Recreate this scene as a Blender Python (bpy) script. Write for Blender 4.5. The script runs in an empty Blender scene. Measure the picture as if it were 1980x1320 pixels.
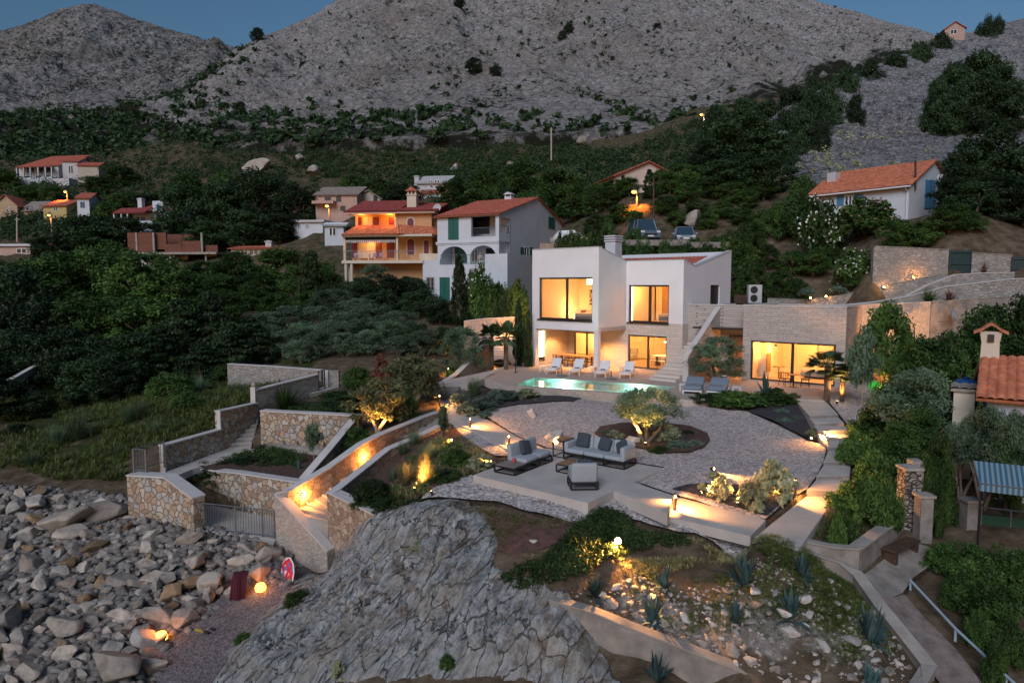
import bpy, bmesh, math, random
import numpy as np
from mathutils import Vector, Matrix
from mathutils.geometry import delaunay_2d_cdt
R = math.radians
scene = bpy.context.scene
col = scene.collection
rng = np.random.default_rng(7)
random.seed(7)
# ---- camera
H = 5.85                      # camera height above the pool terrace (terrace = 0)
PITCH = R(4.76)
F = 1320.0                    # focal length in pixels of the 1980 px wide photograph
cam_d = bpy.data.cameras.new('camera')
cam = bpy.data.objects.new('camera', cam_d)
col.objects.link(cam)
cam.location = (0, 0, H)
cam.rotation_euler = (R(90) - PITCH, 0, 0)
cam_d.sensor_width = 36.0
cam_d.lens = 24.0
cam_d.clip_start = 0.3
cam_d.clip_end = 6000
scene.camera = cam
# ---- sky, dusk glow, exposure
SUN_EL, SUN_AZ = R(1.5), R(200)
world = bpy.data.worlds.new('World')
scene.world = world
world.use_nodes = True
wn = world.node_tree
sky = wn.nodes.new('ShaderNodeTexSky')
sky.sky_type = 'NISHITA'
sky.sun_disc = False
sky.sun_elevation = SUN_EL
sky.sun_rotation = SUN_AZ
sky.altitude = 50
sky.air_density = 1.0
sky.dust_density = 0.3
sky.ozone_density = 2.9
wn.links.new(sky.outputs[0], wn.nodes['Background'].inputs[0])
wn.nodes['Background'].inputs[1].default_value = 0.085
sun_d = bpy.data.lights.new('sun', 'SUN')
sun_d.energy = 0.72
sun_d.angle = R(35)
sun_d.color = (0.93, 0.92, 1.0)
sun = bpy.data.objects.new('sun', sun_d)
col.objects.link(sun)
sun.rotation_euler = (R(56), 0, R(-20))     # afterglow from the sea side, behind the camera
scene.view_settings.view_transform = 'Standard'
scene.view_settings.look = 'None'
scene.view_settings.exposure = 1.62
scene.view_settings.gamma = 1.0
scene.cycles.max_bounces = 6
scene.cycles.diffuse_bounces = 3
scene.cycles.glossy_bounces = 3
scene.cycles.transmission_bounces = 4
scene.cycles.transparent_max_bounces = 12
scene.cycles.sample_clamp_indirect = 4.0
scene.cycles.caustics_reflective = False
scene.cycles.caustics_refractive = False
scene.cycles.use_denoising = True
# ---- survey helpers (pixels of the photograph -> points in the place)
CP, SP = math.cos(PITCH), math.sin(PITCH)
def ray(px, py):
 a = (px - 990) / F
 b = -(py - 660) / F
 return Vector((a, CP + b * SP, -SP + b * CP))
def at(px, py, Y):
 d = ray(px, py)
 return Vector((0, 0, H)) + d * (Y / d.y)
def atz(px, py, z):
 d = ray(px, py)
 return Vector((0, 0, H)) + d * ((z - H) / d.z)
def ax(px, Y, z=0):
 """x of the vertical plane through pixel column px at distance Y"""
 return (px - 990) / F * (Y * CP - (z - H) * SP)
class Frame:
 """a local plan frame: x along a facade, y into depth"""
 def __init__(s, o, rz):
  s.o = Vector((o[0], o[1], 0)); s.rz = rz
  s.c, s.s = math.cos(rz), math.sin(rz)
 def w(s, x, y, z=0):
  return Vector((s.o.x + x * s.c - y * s.s, s.o.y + x * s.s + y * s.c, z))
 def l(s, p):
  dx, dy = p[0] - s.o.x, p[1] - s.o.y
  return (dx * s.c + dy * s.s, -dx * s.s + dy * s.c)
 def pix(s, px, py, yl=None, xl=None):
  d = ray(px, py)
  n = (-s.s, s.c) if yl is not None else (s.c, s.s)
  k = yl if yl is not None else xl
  t = (k + n[0] * s.o.x + n[1] * s.o.y) / (n[0] * d.x + n[1] * d.y)
  p = Vector((0, 0, H)) + d * t
  lx, ly = s.l(p)
  return Vector((lx, ly, p.z))
# ---- noise
def _hash(ix, iy, seed):
 h = (ix.astype(np.int64) * 374761393 + iy.astype(np.int64) * 668265263 + seed * 974634221) & 0x7fffffff
 h = ((h ^ (h >> 13)) * 1274126177) & 0x7fffffff
 return ((h ^ (h >> 16)) & 0xffff) / 65535.0
def vnoise(x, y, seed=0):
 x = np.asarray(x, float); y = np.asarray(y, float)
 ix = np.floor(x); iy = np.floor(y)
 fx = x - ix; fy = y - iy
 fx = fx * fx * (3 - 2 * fx); fy = fy * fy * (3 - 2 * fy)
 a = _hash(ix, iy, seed); b = _hash(ix + 1, iy, seed)
 c = _hash(ix, iy + 1, seed); d = _hash(ix + 1, iy + 1, seed)
 return (a * (1 - fx) + b * fx) * (1 - fy) + (c * (1 - fx) + d * fx) * fy
def fbm(x, y, seed=0, octv=5, gain=0.5):
 s = 0; a = 1; t = 0
 for k in range(octv):
  s = s + a * vnoise(x * 2 ** k + 17.3 * k, y * 2 ** k - 9.1 * k, seed + k); t += a; a *= gain
 return s / t
def ridged(x, y, seed=0, octv=5, gain=0.55):
 s = 0; a = 1; t = 0
 for k in range(octv):
  s = s + a * (1 - np.abs(2 * vnoise(x * 2 ** k + 7.7 * k, y * 2 ** k + 3.1 * k, seed + k) - 1)); t += a; a *= gain
 return s / t
# ---- objects
WORLDLOC = {}
def tag(o, label=None, cat=None, group=None, kind=None):
 if label: o['label'] = label
 if cat: o['category'] = cat
 if group: o['group'] = group
 if kind: o['kind'] = kind
 return o
def thing(name, label, cat, loc=(0, 0, 0), rz=0, group=None):
 """an Empty at the thing's base; its parts are meshes in its local space"""
 o = bpy.data.objects.new(name, None)
 col.objects.link(o)
 o.empty_display_size = 0.3
 o.location = loc
 o.rotation_euler = (0, 0, rz)
 return tag(o, label, cat, group)
def wthing(name, label, cat, loc, group=None):
 """a thing whose parts are given in world coordinates"""
 o = thing(name, label, cat, loc, 0, group)
 WORLDLOC[o.name] = Vector(loc)
 return o
def mesh_obj(name, verts, faces, mat=None, parent=None, smooth=False, mats=None, midx=None):
 me = bpy.data.meshes.new(name)
 off = None
 p = parent
 while p is not None:
  if p.name in WORLDLOC: off = WORLDLOC[p.name]; break
  p = p.parent
 v = np.asarray([tuple(q) for q in verts] if not isinstance(verts, np.ndarray) else verts, dtype=np.float64).reshape(-1, 3)
 if off is not None: v = v - np.array(off)
 if isinstance(faces, np.ndarray):
  nf, k = faces.shape
  me.vertices.add(len(v)); me.vertices.foreach_set('co', v.astype(np.float32).ravel())
  me.loops.add(nf * k); me.loops.foreach_set('vertex_index', faces.astype(np.int32).ravel())
  me.polygons.add(nf)
  me.polygons.foreach_set('loop_start', np.arange(0, nf * k, k, dtype=np.int32))
  me.polygons.foreach_set('loop_total', np.full(nf, k, dtype=np.int32))
  me.update(calc_edges=True)
 else:
  me.from_pydata(v.tolist(), [], [tuple(f) for f in faces])
  me.update()
 for m in (mats or ([mat] if mat else [])): me.materials.append(m)
 if midx is not None: me.polygons.foreach_set('material_index', np.asarray(midx, dtype=np.int32))
 if smooth: me.polygons.foreach_set('use_smooth', np.ones(len(me.polygons), dtype=bool))
 o = bpy.data.objects.new(name, me)
 col.objects.link(o)
 if parent is not None: o.parent = parent
 return o
def copy_tree(o, parent=None):
 c = o.copy(); col.objects.link(c)
 if parent is not None: c.parent = parent
 for ch in list(o.children): copy_tree(ch, c)
 return c
class MB:
 """collects solid shapes and links them as ONE mesh object"""
 def __init__(s): s.v = []; s.f = []
 def add(s, vs, fs):
  b = len(s.v)
  s.v += [tuple(q) for q in vs]; s.f += [tuple(i + b for i in f) for f in fs]
  return s
 def box(s, x0, x1, y0, y1, z0, z1):
  return s.add([(x0,y0,z0),(x1,y0,z0),(x1,y1,z0),(x0,y1,z0),(x0,y0,z1),(x1,y0,z1),(x1,y1,z1),(x0,y1,z1)],
      [(0,3,2,1),(4,5,6,7),(0,1,5,4),(1,2,6,5),(2,3,7,6),(3,0,4,7)])
 def rbox(s, x0, x1, y0, y1, z0, z1, r=0.04, n=3):
  """a soft box: rounded on all edges"""
  bm = bmesh.new()
  bmesh.ops.create_cube(bm, size=1)
  for q in bm.verts:
   q.co = Vector(((x0 + x1) / 2 + q.co.x * (x1 - x0), (y0 + y1) / 2 + q.co.y * (y1 - y0), (z0 + z1) / 2 + q.co.z * (z1 - z0)))
  bmesh.ops.bevel(bm, geom=list(bm.edges), offset=min(r, .48 * min(x1 - x0, y1 - y0, z1 - z0)), segments=n, profile=.5, affect='EDGES')
  bm.verts.index_update()
  s.add([q.co[:] for q in bm.verts], [[q.index for q in f.verts] for f in bm.faces]); bm.free()
  return s
 def hexa(s, b4, t4):
  """bottom quad and top quad, same winding (counter-clockwise from above)"""
  return s.add(list(b4) + list(t4), [(0,3,2,1),(4,5,6,7),(0,1,5,4),(1,2,6,5),(2,3,7,6),(3,0,4,7)])
 def prism(s, poly, d):
  """polygon of 3-D points, extruded by vector d"""
  n = len(poly); d = Vector(d)
  a = [Vector(p) for p in poly]; b = [p + d for p in a]
  return s.add(a + b, [tuple(range(n)), tuple(range(2 * n - 1, n - 1, -1))] + [(i, i + n, (i + 1) % n + n, (i + 1) % n) for i in range(n)])
 def tube(s, p, q, r0, r1=None, n=8, cap=True):
  p = Vector(p); q = Vector(q); r1 = r0 if r1 is None else r1
  d = (q - p).normalized()
  u = d.orthogonal().normalized(); w = d.cross(u)
  vs = []
  for c, r in ((p, r0), (q, r1)):
   for k in range(n):
    t = 2 * math.pi * k / n
    vs.append(c + (u * math.cos(t) + w * math.sin(t)) * r)
  fs = [(k, (k + 1) % n, n + (k + 1) % n, n + k) for k in range(n)]
  if cap: fs += [tuple(range(n - 1, -1, -1)), tuple(range(n, 2 * n))]
  return s.add(vs, fs)
 def path(s, pts, rs, n=7):
  pts = [Vector(p) for p in pts]
  if not hasattr(rs, '__len__'): rs = [rs] * len(pts)
  vs = []; u = None
  for i, p in enumerate(pts):
   d = (pts[min(i + 1, len(pts) - 1)] - pts[max(i - 1, 0)]).normalized()
   if u is None: u = d.orthogonal().normalized()
   u = (u - d * u.dot(d)).normalized(); w = d.cross(u)
   for k in range(n):
    t = 2 * math.pi * k / n
    vs.append(p + (u * math.cos(t) + w * math.sin(t)) * rs[i])
  fs = []
  for i in range(len(pts) - 1):
   for k in range(n):
    fs.append((i*n + k, i*n + (k+1) % n, (i+1)*n + (k+1) % n, (i+1)*n + k))
  fs += [tuple(range(n - 1, -1, -1)), tuple(range((len(pts)-1)*n, len(pts)*n))]
  return s.add(vs, fs)
 def lathe(s, prof, n=16, c=(0, 0, 0)):
  vs = []; fs = []
  for r, z in prof:
   for k in range(n):
    t = 2 * math.pi * k / n
    vs.append((c[0] + r * math.cos(t), c[1] + r * math.sin(t), c[2] + z))
  for i in range(len(prof) - 1):
   for k in range(n):
    fs.append((i*n + k, i*n + (k+1) % n, (i+1)*n + (k+1) % n, (i+1)*n + k))
  fs += [tuple(range(n - 1, -1, -1)), tuple(range((len(prof)-1)*n, len(prof)*n))]
  return s.add(vs, fs)
 def quad(s, a, b, c, d): return s.add([a, b, c, d], [(0, 1, 2, 3)])
 def obj(s, name, mat, parent=None, smooth=False, bevel=0):
  o = mesh_obj(name, s.v, s.f, mat, parent, smooth)
  if bevel:
   m = o.modifiers.new('soft_edges', 'BEVEL'); m.width = bevel; m.segments = 2; m.limit_method = 'ANGLE'
  return o
def light(parent, loc, energy, color=(1.0, .62, .28), radius=.06, kind='POINT', aim=None, cone=90, blend=.6, name='bulb'):
 d = bpy.data.lights.new(name, kind)
 d.energy = energy * 1.2; d.color = color
 if kind == 'AREA': d.size = radius
 else: d.shadow_soft_size = radius
 if kind == 'SPOT': d.spot_size = R(cone); d.spot_blend = blend
 o = bpy.data.objects.new(name, d); col.objects.link(o)
 o.location = loc
 if parent is not None:
  if parent.name in WORLDLOC: o.location = Vector(loc) - WORLDLOC[parent.name]
  o.parent = parent
 if aim is not None: o.rotation_euler = Vector(aim).to_track_quat('-Z', 'Y').to_euler()
 return o
# ---- materials
def new_mat(name):
 m = bpy.data.materials.new(name); m.use_nodes = True
 nt = m.node_tree
 return m, nt, nt.nodes['Principled BSDF']
def N(nt, typ, ins=None, **kw):
 n = nt.nodes.new(typ)
 for k, v in kw.items(): setattr(n, k, v)
 for k, v in (ins or {}).items():
  if isinstance(v, bpy.types.NodeSocket): nt.links.new(v, n.inputs[k])
  else: n.inputs[k].default_value = v
 return n
def c4(c): return (c[0], c[1], c[2], 1.0)
def ramp(nt, fac, stops, interp='LINEAR'):
 n = nt.nodes.new('ShaderNodeValToRGB'); n.color_ramp.interpolation = interp
 el = n.color_ramp.elements
 el[0].position, el[0].color = stops[0][0], c4(stops[0][1])
 el[1].position, el[1].color = stops[-1][0], c4(stops[-1][1])
 for p, c in stops[1:-1]:
  e = el.new(p); e.color = c4(c)
 nt.links.new(fac, n.inputs[0])
 return n.outputs[0]
def g(v): return (v, v, v)
def mixc(nt, fac, a, b, mode='MIX'):
 n = nt.nodes.new('ShaderNodeMix'); n.data_type = 'RGBA'; n.blend_type = mode
 for k, v in ((0, fac), (6, a), (7, b)):
  if isinstance(v, bpy.types.NodeSocket): nt.links.new(v, n.inputs[k])
  elif k == 0: n.inputs[0].default_value = v
  else: n.inputs[k].default_value = c4(v)
 return n.outputs[2]
def coords(nt, kind='Object', scale=(1, 1, 1)):
 if kind == 'Position': s = N(nt, 'ShaderNodeNewGeometry').outputs['Position']
 else: s = N(nt, 'ShaderNodeTexCoord').outputs[kind]
 return N(nt, 'ShaderNodeMapping', {'Vector': s, 'Scale': scale}).outputs[0]
def bump(nt, h, strength, dist, bsdf, normal=None):
 b = N(nt, 'ShaderNodeBump', {'Height': h, 'Strength': strength, 'Distance': dist})
 if normal is not None: nt.links.new(normal, b.inputs['Normal'])
 nt.links.new(b.outputs[0], bsdf.inputs['Normal'])
 return b.outputs[0]
def plain(name, c, rough=.7, var=.12, scale=3., bstr=.15, bdist=.01, metal=0., coord='Object', c2=None, spec=None):
 """a painted or plastered surface: colour that wanders a little, light bump"""
 m, nt, b = new_mat(name)
 v = coords(nt, coord)
 n1 = N(nt, 'ShaderNodeTexNoise', {'Vector': v, 'Scale': scale, 'Detail': 6.0, 'Roughness': .6})
 lo = tuple(max(0, x * (1 - var)) for x in c); hi = tuple(min(1, x * (1 + var)) for x in (c2 or c))
 nt.links.new(ramp(nt, n1.outputs[0], [(.3, lo), (.7, hi)]), b.inputs['Base Color'])
 b.inputs['Roughness'].default_value = rough; b.inputs['Metallic'].default_value = metal
 if spec is not None: b.inputs['Specular IOR Level'].default_value = spec
 if bstr:
  n2 = N(nt, 'ShaderNodeTexNoise', {'Vector': v, 'Scale': scale * 12, 'Detail': 5.0})
  bump(nt, n2.outputs[0], bstr, bdist, b)
 return m
def emit(name, c, s):
 m, nt, b = new_mat(name)
 b.inputs['Base Color'].default_value = c4(c)
 b.inputs['Emission Color'].default_value = c4(c); b.inputs['Emission Strength'].default_value = s
 return m
# ---- the lie of the land
CTL = []
def _c(*a): CTL.extend(a)
def Pz(s):
 for t in s.split(';'):
  px, py, z = (float(q) for q in t.split(',')); p = atz(px, py, z); CTL.append((p.x, p.y, z))
def PD(s):
 for t in s.split(';'):
  px, py, Y = (float(q) for q in t.split(',')); p = at(px, py, Y); CTL.append((p.x, p.y, p.z))
def PW(s):
 for t in s.split(';'):
  CTL.append(tuple(float(q) for q in t.split(',')))
Pz('940,760,-.35;1100,768,-.5;1280,778,-.45;960,800,-.65;1100,840,-.8;1280,810,-.6;1400,800,-.5;1400,900,-.9;1300,940,-1.0;1560,850,-.8;1480,790,-.35;1540,900,-1.0;1400,772,-.12')
Pz('1660,800,-.35;1690,745,.1;1690,715,.6;1720,692,1.1;1765,690,1.2;1459,1046,-1.24;1540,1072,-1.3;1500,1062,-1.27;1660,880,-.95;1620,1000,-1.3;1150,890,-.95;880,790,-.8;900,800,-.85;960,850,-.95;1000,700,-.15;1200,700,-.2;1350,720,-.2;1550,720,-.2;1060,660,-.2')
Pz('800,900,-1.35;860,920,-1.25;900,880,-1.05;760,940,-1.75;700,960,-2.1;830,970,-1.5;900,935,-1.2;1000,965,-1.2;1110,995,-1.25;1240,1000,-1.35;1350,1040,-1.5')
Pz('1000,1080,-1.8;1200,1060,-1.75;1440,1080,-1.85;1100,1160,-2.2;1400,1200,-2.4;1600,1100,-2.0;1690,1250,-2.7;1500,1310,-2.9;1650,1330,-2.95;1150,1230,-3.0;1350,1310,-3.5;1250,1325,-3.4')
Pz('760,1010,-2.2;700,1060,-3.0;650,1104,-4.5;640,1072,-4.75;600,1130,-4.75;900,1060,-2.1;850,1160,-2.8;1000,1180,-2.65;800,1250,-3.5;600,1250,-4.5;500,1290,-4.85;950,1310,-3.5;1100,1310,-3.45;700,1330,-4.0')
Pz('510,1140,-4.75;400,1200,-5;330,1250,-5.1;400,1300,-5.2;250,1320,-5.3;330,1060,-4.2;430,1060,-4.15;530,1075,-4.3;450,1110,-4.6;200,1000,-4.0;100,960,-3.75;0,960,-3.8;0,1050,-4.3;0,1150,-4.7;0,1300,-5.2;150,1100,-4.5;250,1180,-4.9;100,1250,-5.1')
Pz('240,950,-3.6;150,920,-3.3;0,900,-3.2;300,850,-2.2;240,880,-2.8;150,800,-2.1;330,760,-1.2;420,790,-1.4;480,760,-.9;450,710,-.4;0,780,-2;0,720,-1.2;560,715,-.3;300,690,-.3')
Pz('560,765,-.8;650,770,-.85;700,745,-.55;640,725,-.25;600,690,.3;700,690,.5;800,690,.6;830,740,-.3;760,790,-.95;800,800,-1.0;690,830,-1.35;640,900,-2.5;500,890,-2.6;600,905,-2.6;450,1020,-4.05')
PD('500,640,60;300,600,70;100,600,75;0,620,70;660,570,80;740,565,80;700,600,70;560,560,85;400,560,90;870,585,73;960,585,70;820,600,67;760,640,60;930,625,62')
PD('0,350,190;90,360,180;200,335,200;300,290,220;450,300,210;600,290,215;750,275,220;900,275,215;1080,272,210;1200,255,215;1350,225,190;-250,420,180;-250,330,230')
PD('60,420,150;270,435,140;0,480,120;150,505,110;330,520,105;430,490,110;550,480,100;650,440,120;690,425,115;830,385,135;1000,375,130;1100,345,140;1180,335,140;1250,380,95;1240,467,66;1320,468,66;1150,440,78;1400,450,66;1500,425,68;1560,345,100')
PD('1700,432,60;1820,432,60;1980,430,52;1450,525,57;1560,540,53;1640,548,50;1600,500,56;1690,542,46;1830,528,45;1500,480,62;1980,520,44;1600,350,88;1760,350,82;1980,340,80;1470,310,110;1480,290,125;1600,260,140;1700,225,155;1830,180,178;1980,150,192;2200,120,205;2100,340,80')
PW('10,56,3.2;16,54,3.4;6,60,4.2;20,50,3.6;22,45,3.2;14,50,3.0')
Pz('1850,720,.4;1850,900,-1.2;1950,950,-1.4;1950,1050,-2;1720,1090,-2.3;1800,1250,-3.0;1950,1300,-3.3;1950,1180,-2.8;1720,900,-1.1;1760,800,-.6;1930,800,-.5')
PW('-22,12,-5.5;-12,8,-5.6;0,6,-4.4;8,6,-4.1;15,8,-4;22,12,-3.5;-40,30,-3.5;-60,50,-1.5;40,30,-.3;45,40,3;70,60,11;-110,100,9;-180,200,45;190,200,60;110,120,40')
_K = np.array(CTL)
def _al(x, y): return np.stack([x / y * 3.0, np.log(y) * 2.0], -1)
_X = _al(_K[:, 0], _K[:, 1])
def _tps(r2): return np.where(r2 > 1e-12, r2 * np.log(r2 + 1e-12), 0.0)
_n = len(_X)
_A = np.zeros((_n + 3, _n + 3))
_A[:_n, :_n] = _tps(((_X[:, None] - _X[None]) ** 2).sum(-1)) + np.eye(_n) * 1e-3
_A[:_n, _n] = 1; _A[:_n, _n + 1:] = _X; _A[_n, :_n] = 1; _A[_n + 1:, :_n] = _X.T
def _base(y): return np.maximum(0, (y - 45)) * 0.2
_W = np.linalg.solve(_A, np.concatenate([_K[:, 2] - _base(_K[:, 1]), np.zeros(3)]))
def gz(x, y):
 x = np.asarray(x, float).ravel(); y = np.maximum(np.asarray(y, float).ravel(), 3.0)
 out = np.empty(len(x))
 for i in range(0, len(x), 20000):
  q = _al(x[i:i + 20000], y[i:i + 20000])
  k = _tps(((q[:, None] - _X[None]) ** 2).sum(-1))
  out[i:i + 20000] = k @ _W[:_n] + _W[_n] + q @ _W[_n + 1:] + _base(y[i:i + 20000])
 far = np.clip((y - 30) / 60, 0, 1)
 return out + (fbm(x * .09, y * .09, 4) - .5) * 4.0 * far + (ridged(x * .25, y * .25, 8) - .5) * 1.2 * np.clip((y - 85) / 60, 0, 1)
def gz1(x, y): return float(gz([x], [y])[0])
def G(px, py, dmin=10.0, dmax=320.0):
 """first point of the land seen at a pixel"""
 d = ray(px, py)
 Y = np.exp(np.linspace(math.log(dmin), math.log(dmax), 900))
 zz = H + d.z / d.y * Y
 h = gz(d.x / d.y * Y, Y)
 k = np.nonzero(h >= zz)[0]
 if len(k) == 0: return at(px, py, dmax)
 i = max(k[0], 1)
 t0, t1 = zz[i-1] - h[i-1], h[i] - zz[i]
 f = t0 / (t0 + t1) if t0 + t1 > 0 else 0
 y = Y[i-1] + (Y[i] - Y[i-1]) * f
 return at(px, py, y)
def inpoly(x, y, poly):
 x = np.asarray(x); y = np.asarray(y)
 r = np.zeros(x.shape, bool); n = len(poly)
 for i in range(n):
  x0, y0 = poly[i][0], poly[i][1]; x1, y1 = poly[(i + 1) % n][0], poly[(i + 1) % n][1]
  if y0 == y1: continue
  c = ((y0 > y) != (y1 > y)) & (x < (x1 - x0) * (y - y0) / (y1 - y0) + x0)
  r ^= c
 return r
def pdist(x, y, poly):
 """distance to a polygon's outline"""
 d = np.full(np.shape(x), 1e9); n = len(poly)
 for i in range(n):
  ax_, ay = poly[i][0], poly[i][1]; bx, by = poly[(i + 1) % n][0], poly[(i + 1) % n][1]
  L = (bx - ax_) ** 2 + (by - ay) ** 2 + 1e-12
  t = np.clip(((x - ax_) * (bx - ax_) + (y - ay) * (by - ay)) / L, 0, 1)
  d = np.minimum(d, np.hypot(x - ax_ - t * (bx - ax_), y - ay - t * (by - ay)))
 return d
CARVE = []        # (polygon in plan, height the land must stay below inside it)
def pp(s, z=None):
 """'px,py px,py ...' -> points on the land (or on the level z)"""
 r = []
 for t in s.split():
  q = [float(k) for k in t.split(',')]
  if len(q) == 3: r.append(atz(*q))
  elif z is not None: r.append(atz(q[0], q[1], z))
  else: r.append(G(*q))
 return r
# ---- materials of the place
def leaf_mat(name, dark, lightc, nscale=1.2, trans=.25, rand=.42):
 m, nt, b = new_mat(name)
 v = coords(nt, 'Object')
 n1 = N(nt, 'ShaderNodeTexNoise', {'Vector': v, 'Scale': nscale, 'Detail': 3.0})
 c = ramp(nt, n1.outputs[0], [(.32, dark), (.68, lightc)])
 oi = N(nt, 'ShaderNodeObjectInfo')
 hs = N(nt, 'ShaderNodeHueSaturation', {'Color': c})
 mr = N(nt, 'ShaderNodeMapRange', {0: oi.outputs['Random'], 3: 1 - rand, 4: 1 + rand})
 nt.links.new(mr.outputs[0], hs.inputs['Value'])
 nt.links.new(hs.outputs[0], b.inputs['Base Color'])
 b.inputs['Roughness'].default_value = .55; b.inputs['Specular IOR Level'].default_value = .25
 tr = N(nt, 'ShaderNodeBsdfTranslucent'); nt.links.new(hs.outputs[0], tr.inputs[0])
 mx = N(nt, 'ShaderNodeMixShader', {0: trans}); nt.links.new(b.outputs[0], mx.inputs[1]); nt.links.new(tr.outputs[0], mx.inputs[2])
 nt.links.new(mx.outputs[0], nt.nodes['Material Output'].inputs[0])
 return m
L = dict(
 wood=leaf_mat('leaves_dark_evergreen', (0.015, 0.033, 0.014), (0.045, 0.088, 0.033)),
 broad=leaf_mat('leaves_broadleaf', (0.026, 0.063, 0.014), (0.087, 0.157, 0.035), 1.6),
 olive=leaf_mat('leaves_olive', (0.061, 0.105, 0.060), (0.165, 0.247, 0.150), 2.0),
 olivebrown=leaf_mat('leaves_young_olive', (0.070, 0.084, 0.036), (0.177, 0.190, 0.088), 2.0),
 cypress=leaf_mat('leaves_cypress', (0.020, 0.040, 0.014), (0.061, 0.094, 0.033), 3.0),
 palm=leaf_mat('leaves_palm', (0.028, 0.061, 0.026), (0.095, 0.152, 0.065), 4.0),
 bright=leaf_mat('leaves_bright_bush', (0.036, 0.084, 0.018), (0.107, 0.190, 0.041), 2.0),
 lav=leaf_mat('leaves_lavender', (0.075, 0.115, 0.088), (0.177, 0.243, 0.181), 3.0),
 carpet=leaf_mat('leaves_ground_juniper', (0.022, 0.048, 0.014), (0.070, 0.115, 0.033), 1.6),
 agave=leaf_mat('leaves_agave', (0.034, 0.073, 0.073), (0.087, 0.157, 0.150), 2.5, .05),
 dry=leaf_mat('leaves_dry_grass', (0.165, 0.152, 0.065), (0.354, 0.334, 0.160), 3.0),
 helich=leaf_mat('leaves_curry_plant', (0.177, 0.199, 0.116), (0.379, 0.411, 0.246), 3.0),
 red=leaf_mat('leaves_red', (0.088, 0.030, 0.022), (0.202, 0.076, 0.051), 3.0),
 yucca=leaf_mat('leaves_yucca', (0.057, 0.108, 0.057), (0.165, 0.228, 0.122), 3.0),
 white=plain('petals_white', (.75, .76, .72), .6, .1, 5),
 pinkfl=plain('petals_pink', (.50, .34, .31), .6, .1, 5),
 redfl=plain('petals_red', (.35, .03, .03), .6, .1, 5),
)
BARK = plain('bark_grey', (.16, .13, .10), .9, .35, 6, .6, .03)
BARKP = plain('bark_pale', (.34, .27, .19), .85, .3, 8, .6, .02)
PALMBARK = plain('bark_palm', (.15, .10, .065), .95, .5, 14, 1., .04)
def crazy(name, cols, mortar, scale=3.2, edge=.05, dist=.03, coord='Position', flat=(1, 1, 1)):
 """random rubble facing: rounded stones of several colours in mortar"""
 m, nt, b = new_mat(name)
 v = coords(nt, coord, tuple(scale * f for f in flat))
 wob = N(nt, 'ShaderNodeTexNoise', {'Vector': v, 'Scale': 1.2, 'Detail': 2.0})
 vv = N(nt, 'ShaderNodeVectorMath', {0: v, 1: N(nt, 'ShaderNodeVectorMath', {0: wob.outputs['Color'], 1: (.7, .7, .7)}, operation='MULTIPLY').outputs[0]}, operation='ADD').outputs[0]
 e = N(nt, 'ShaderNodeTexVoronoi', {'Vector': vv, 'Scale': 1.0}, feature='DISTANCE_TO_EDGE')
 cell = N(nt, 'ShaderNodeTexVoronoi', {'Vector': vv, 'Scale': 1.0}, feature='F1')
 sep = N(nt, 'ShaderNodeSeparateColor', {0: cell.outputs['Color']})
 k = len(cols)
 stone = ramp(nt, sep.outputs[0], [(i / (k - .001), c) for i, c in enumerate(cols)] , 'CONSTANT') if k > 1 else None
 fine = N(nt, 'ShaderNodeTexNoise', {'Vector': v, 'Scale': 9.0, 'Detail': 6.0, 'Roughness': .65})
 stone = mixc(nt, .55, stone, ramp(nt, fine.outputs[0], [(.3, g(.45)), (.7, g(1.25 if False else 1.0))]), 'MULTIPLY')
 msk = ramp(nt, e.outputs[0], [(edge * .6, g(0)), (edge * 1.6, g(1))])
 nt.links.new(mixc(nt, msk, mortar, stone), b.inputs['Base Color'])
 b.inputs['Roughness'].default_value = .9; b.inputs['Specular IOR Level'].default_value = .25
 h = N(nt, 'ShaderNodeMath', {0: msk, 1: N(nt, 'ShaderNodeMath', {0: fine.outputs[0], 1: .5}, operation='MULTIPLY').outputs[0]}, operation='ADD')
 bump(nt, h.outputs[0], .9, dist, b)
 return m
STONE_WARM = crazy('stone_facing_warm', [(.40,.31,.22),(.52,.44,.33),(.36,.25,.17),(.56,.50,.42),(.46,.33,.23),(.44,.42,.38),(.50,.38,.27)], (.20,.165,.13), 3.4)
STONE_TAN = crazy('stone_facing_tan', [(.38,.29,.21),(.50,.41,.31),(.31,.22,.155),(.44,.34,.25)], (.19,.145,.11), 4.2, .035, .02)
STONE_GREY = crazy('stone_wall_grey', [(.33,.31,.28),(.40,.38,.345),(.29,.275,.25),(.38,.35,.31),(.44,.41,.37)], (.30,.28,.25), 4.0, .04, .035, 'Position', (1, 1, 1.9))
STONE_PALE = crazy('stone_wall_pale', [(.46,.40,.34),(.52,.46,.40),(.42,.36,.30),(.50,.43,.36)], (.44,.38,.32), 6.0, .03, .02, 'Position', (1, 1, 1.5))
STONE_DRY = crazy('stone_dry_wall', [(.30,.27,.24),(.38,.35,.31),(.24,.21,.18),(.42,.40,.37)], (.05,.045,.04), 5.0, .08, .05, 'Position', (1, 1, 1.5))
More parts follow.
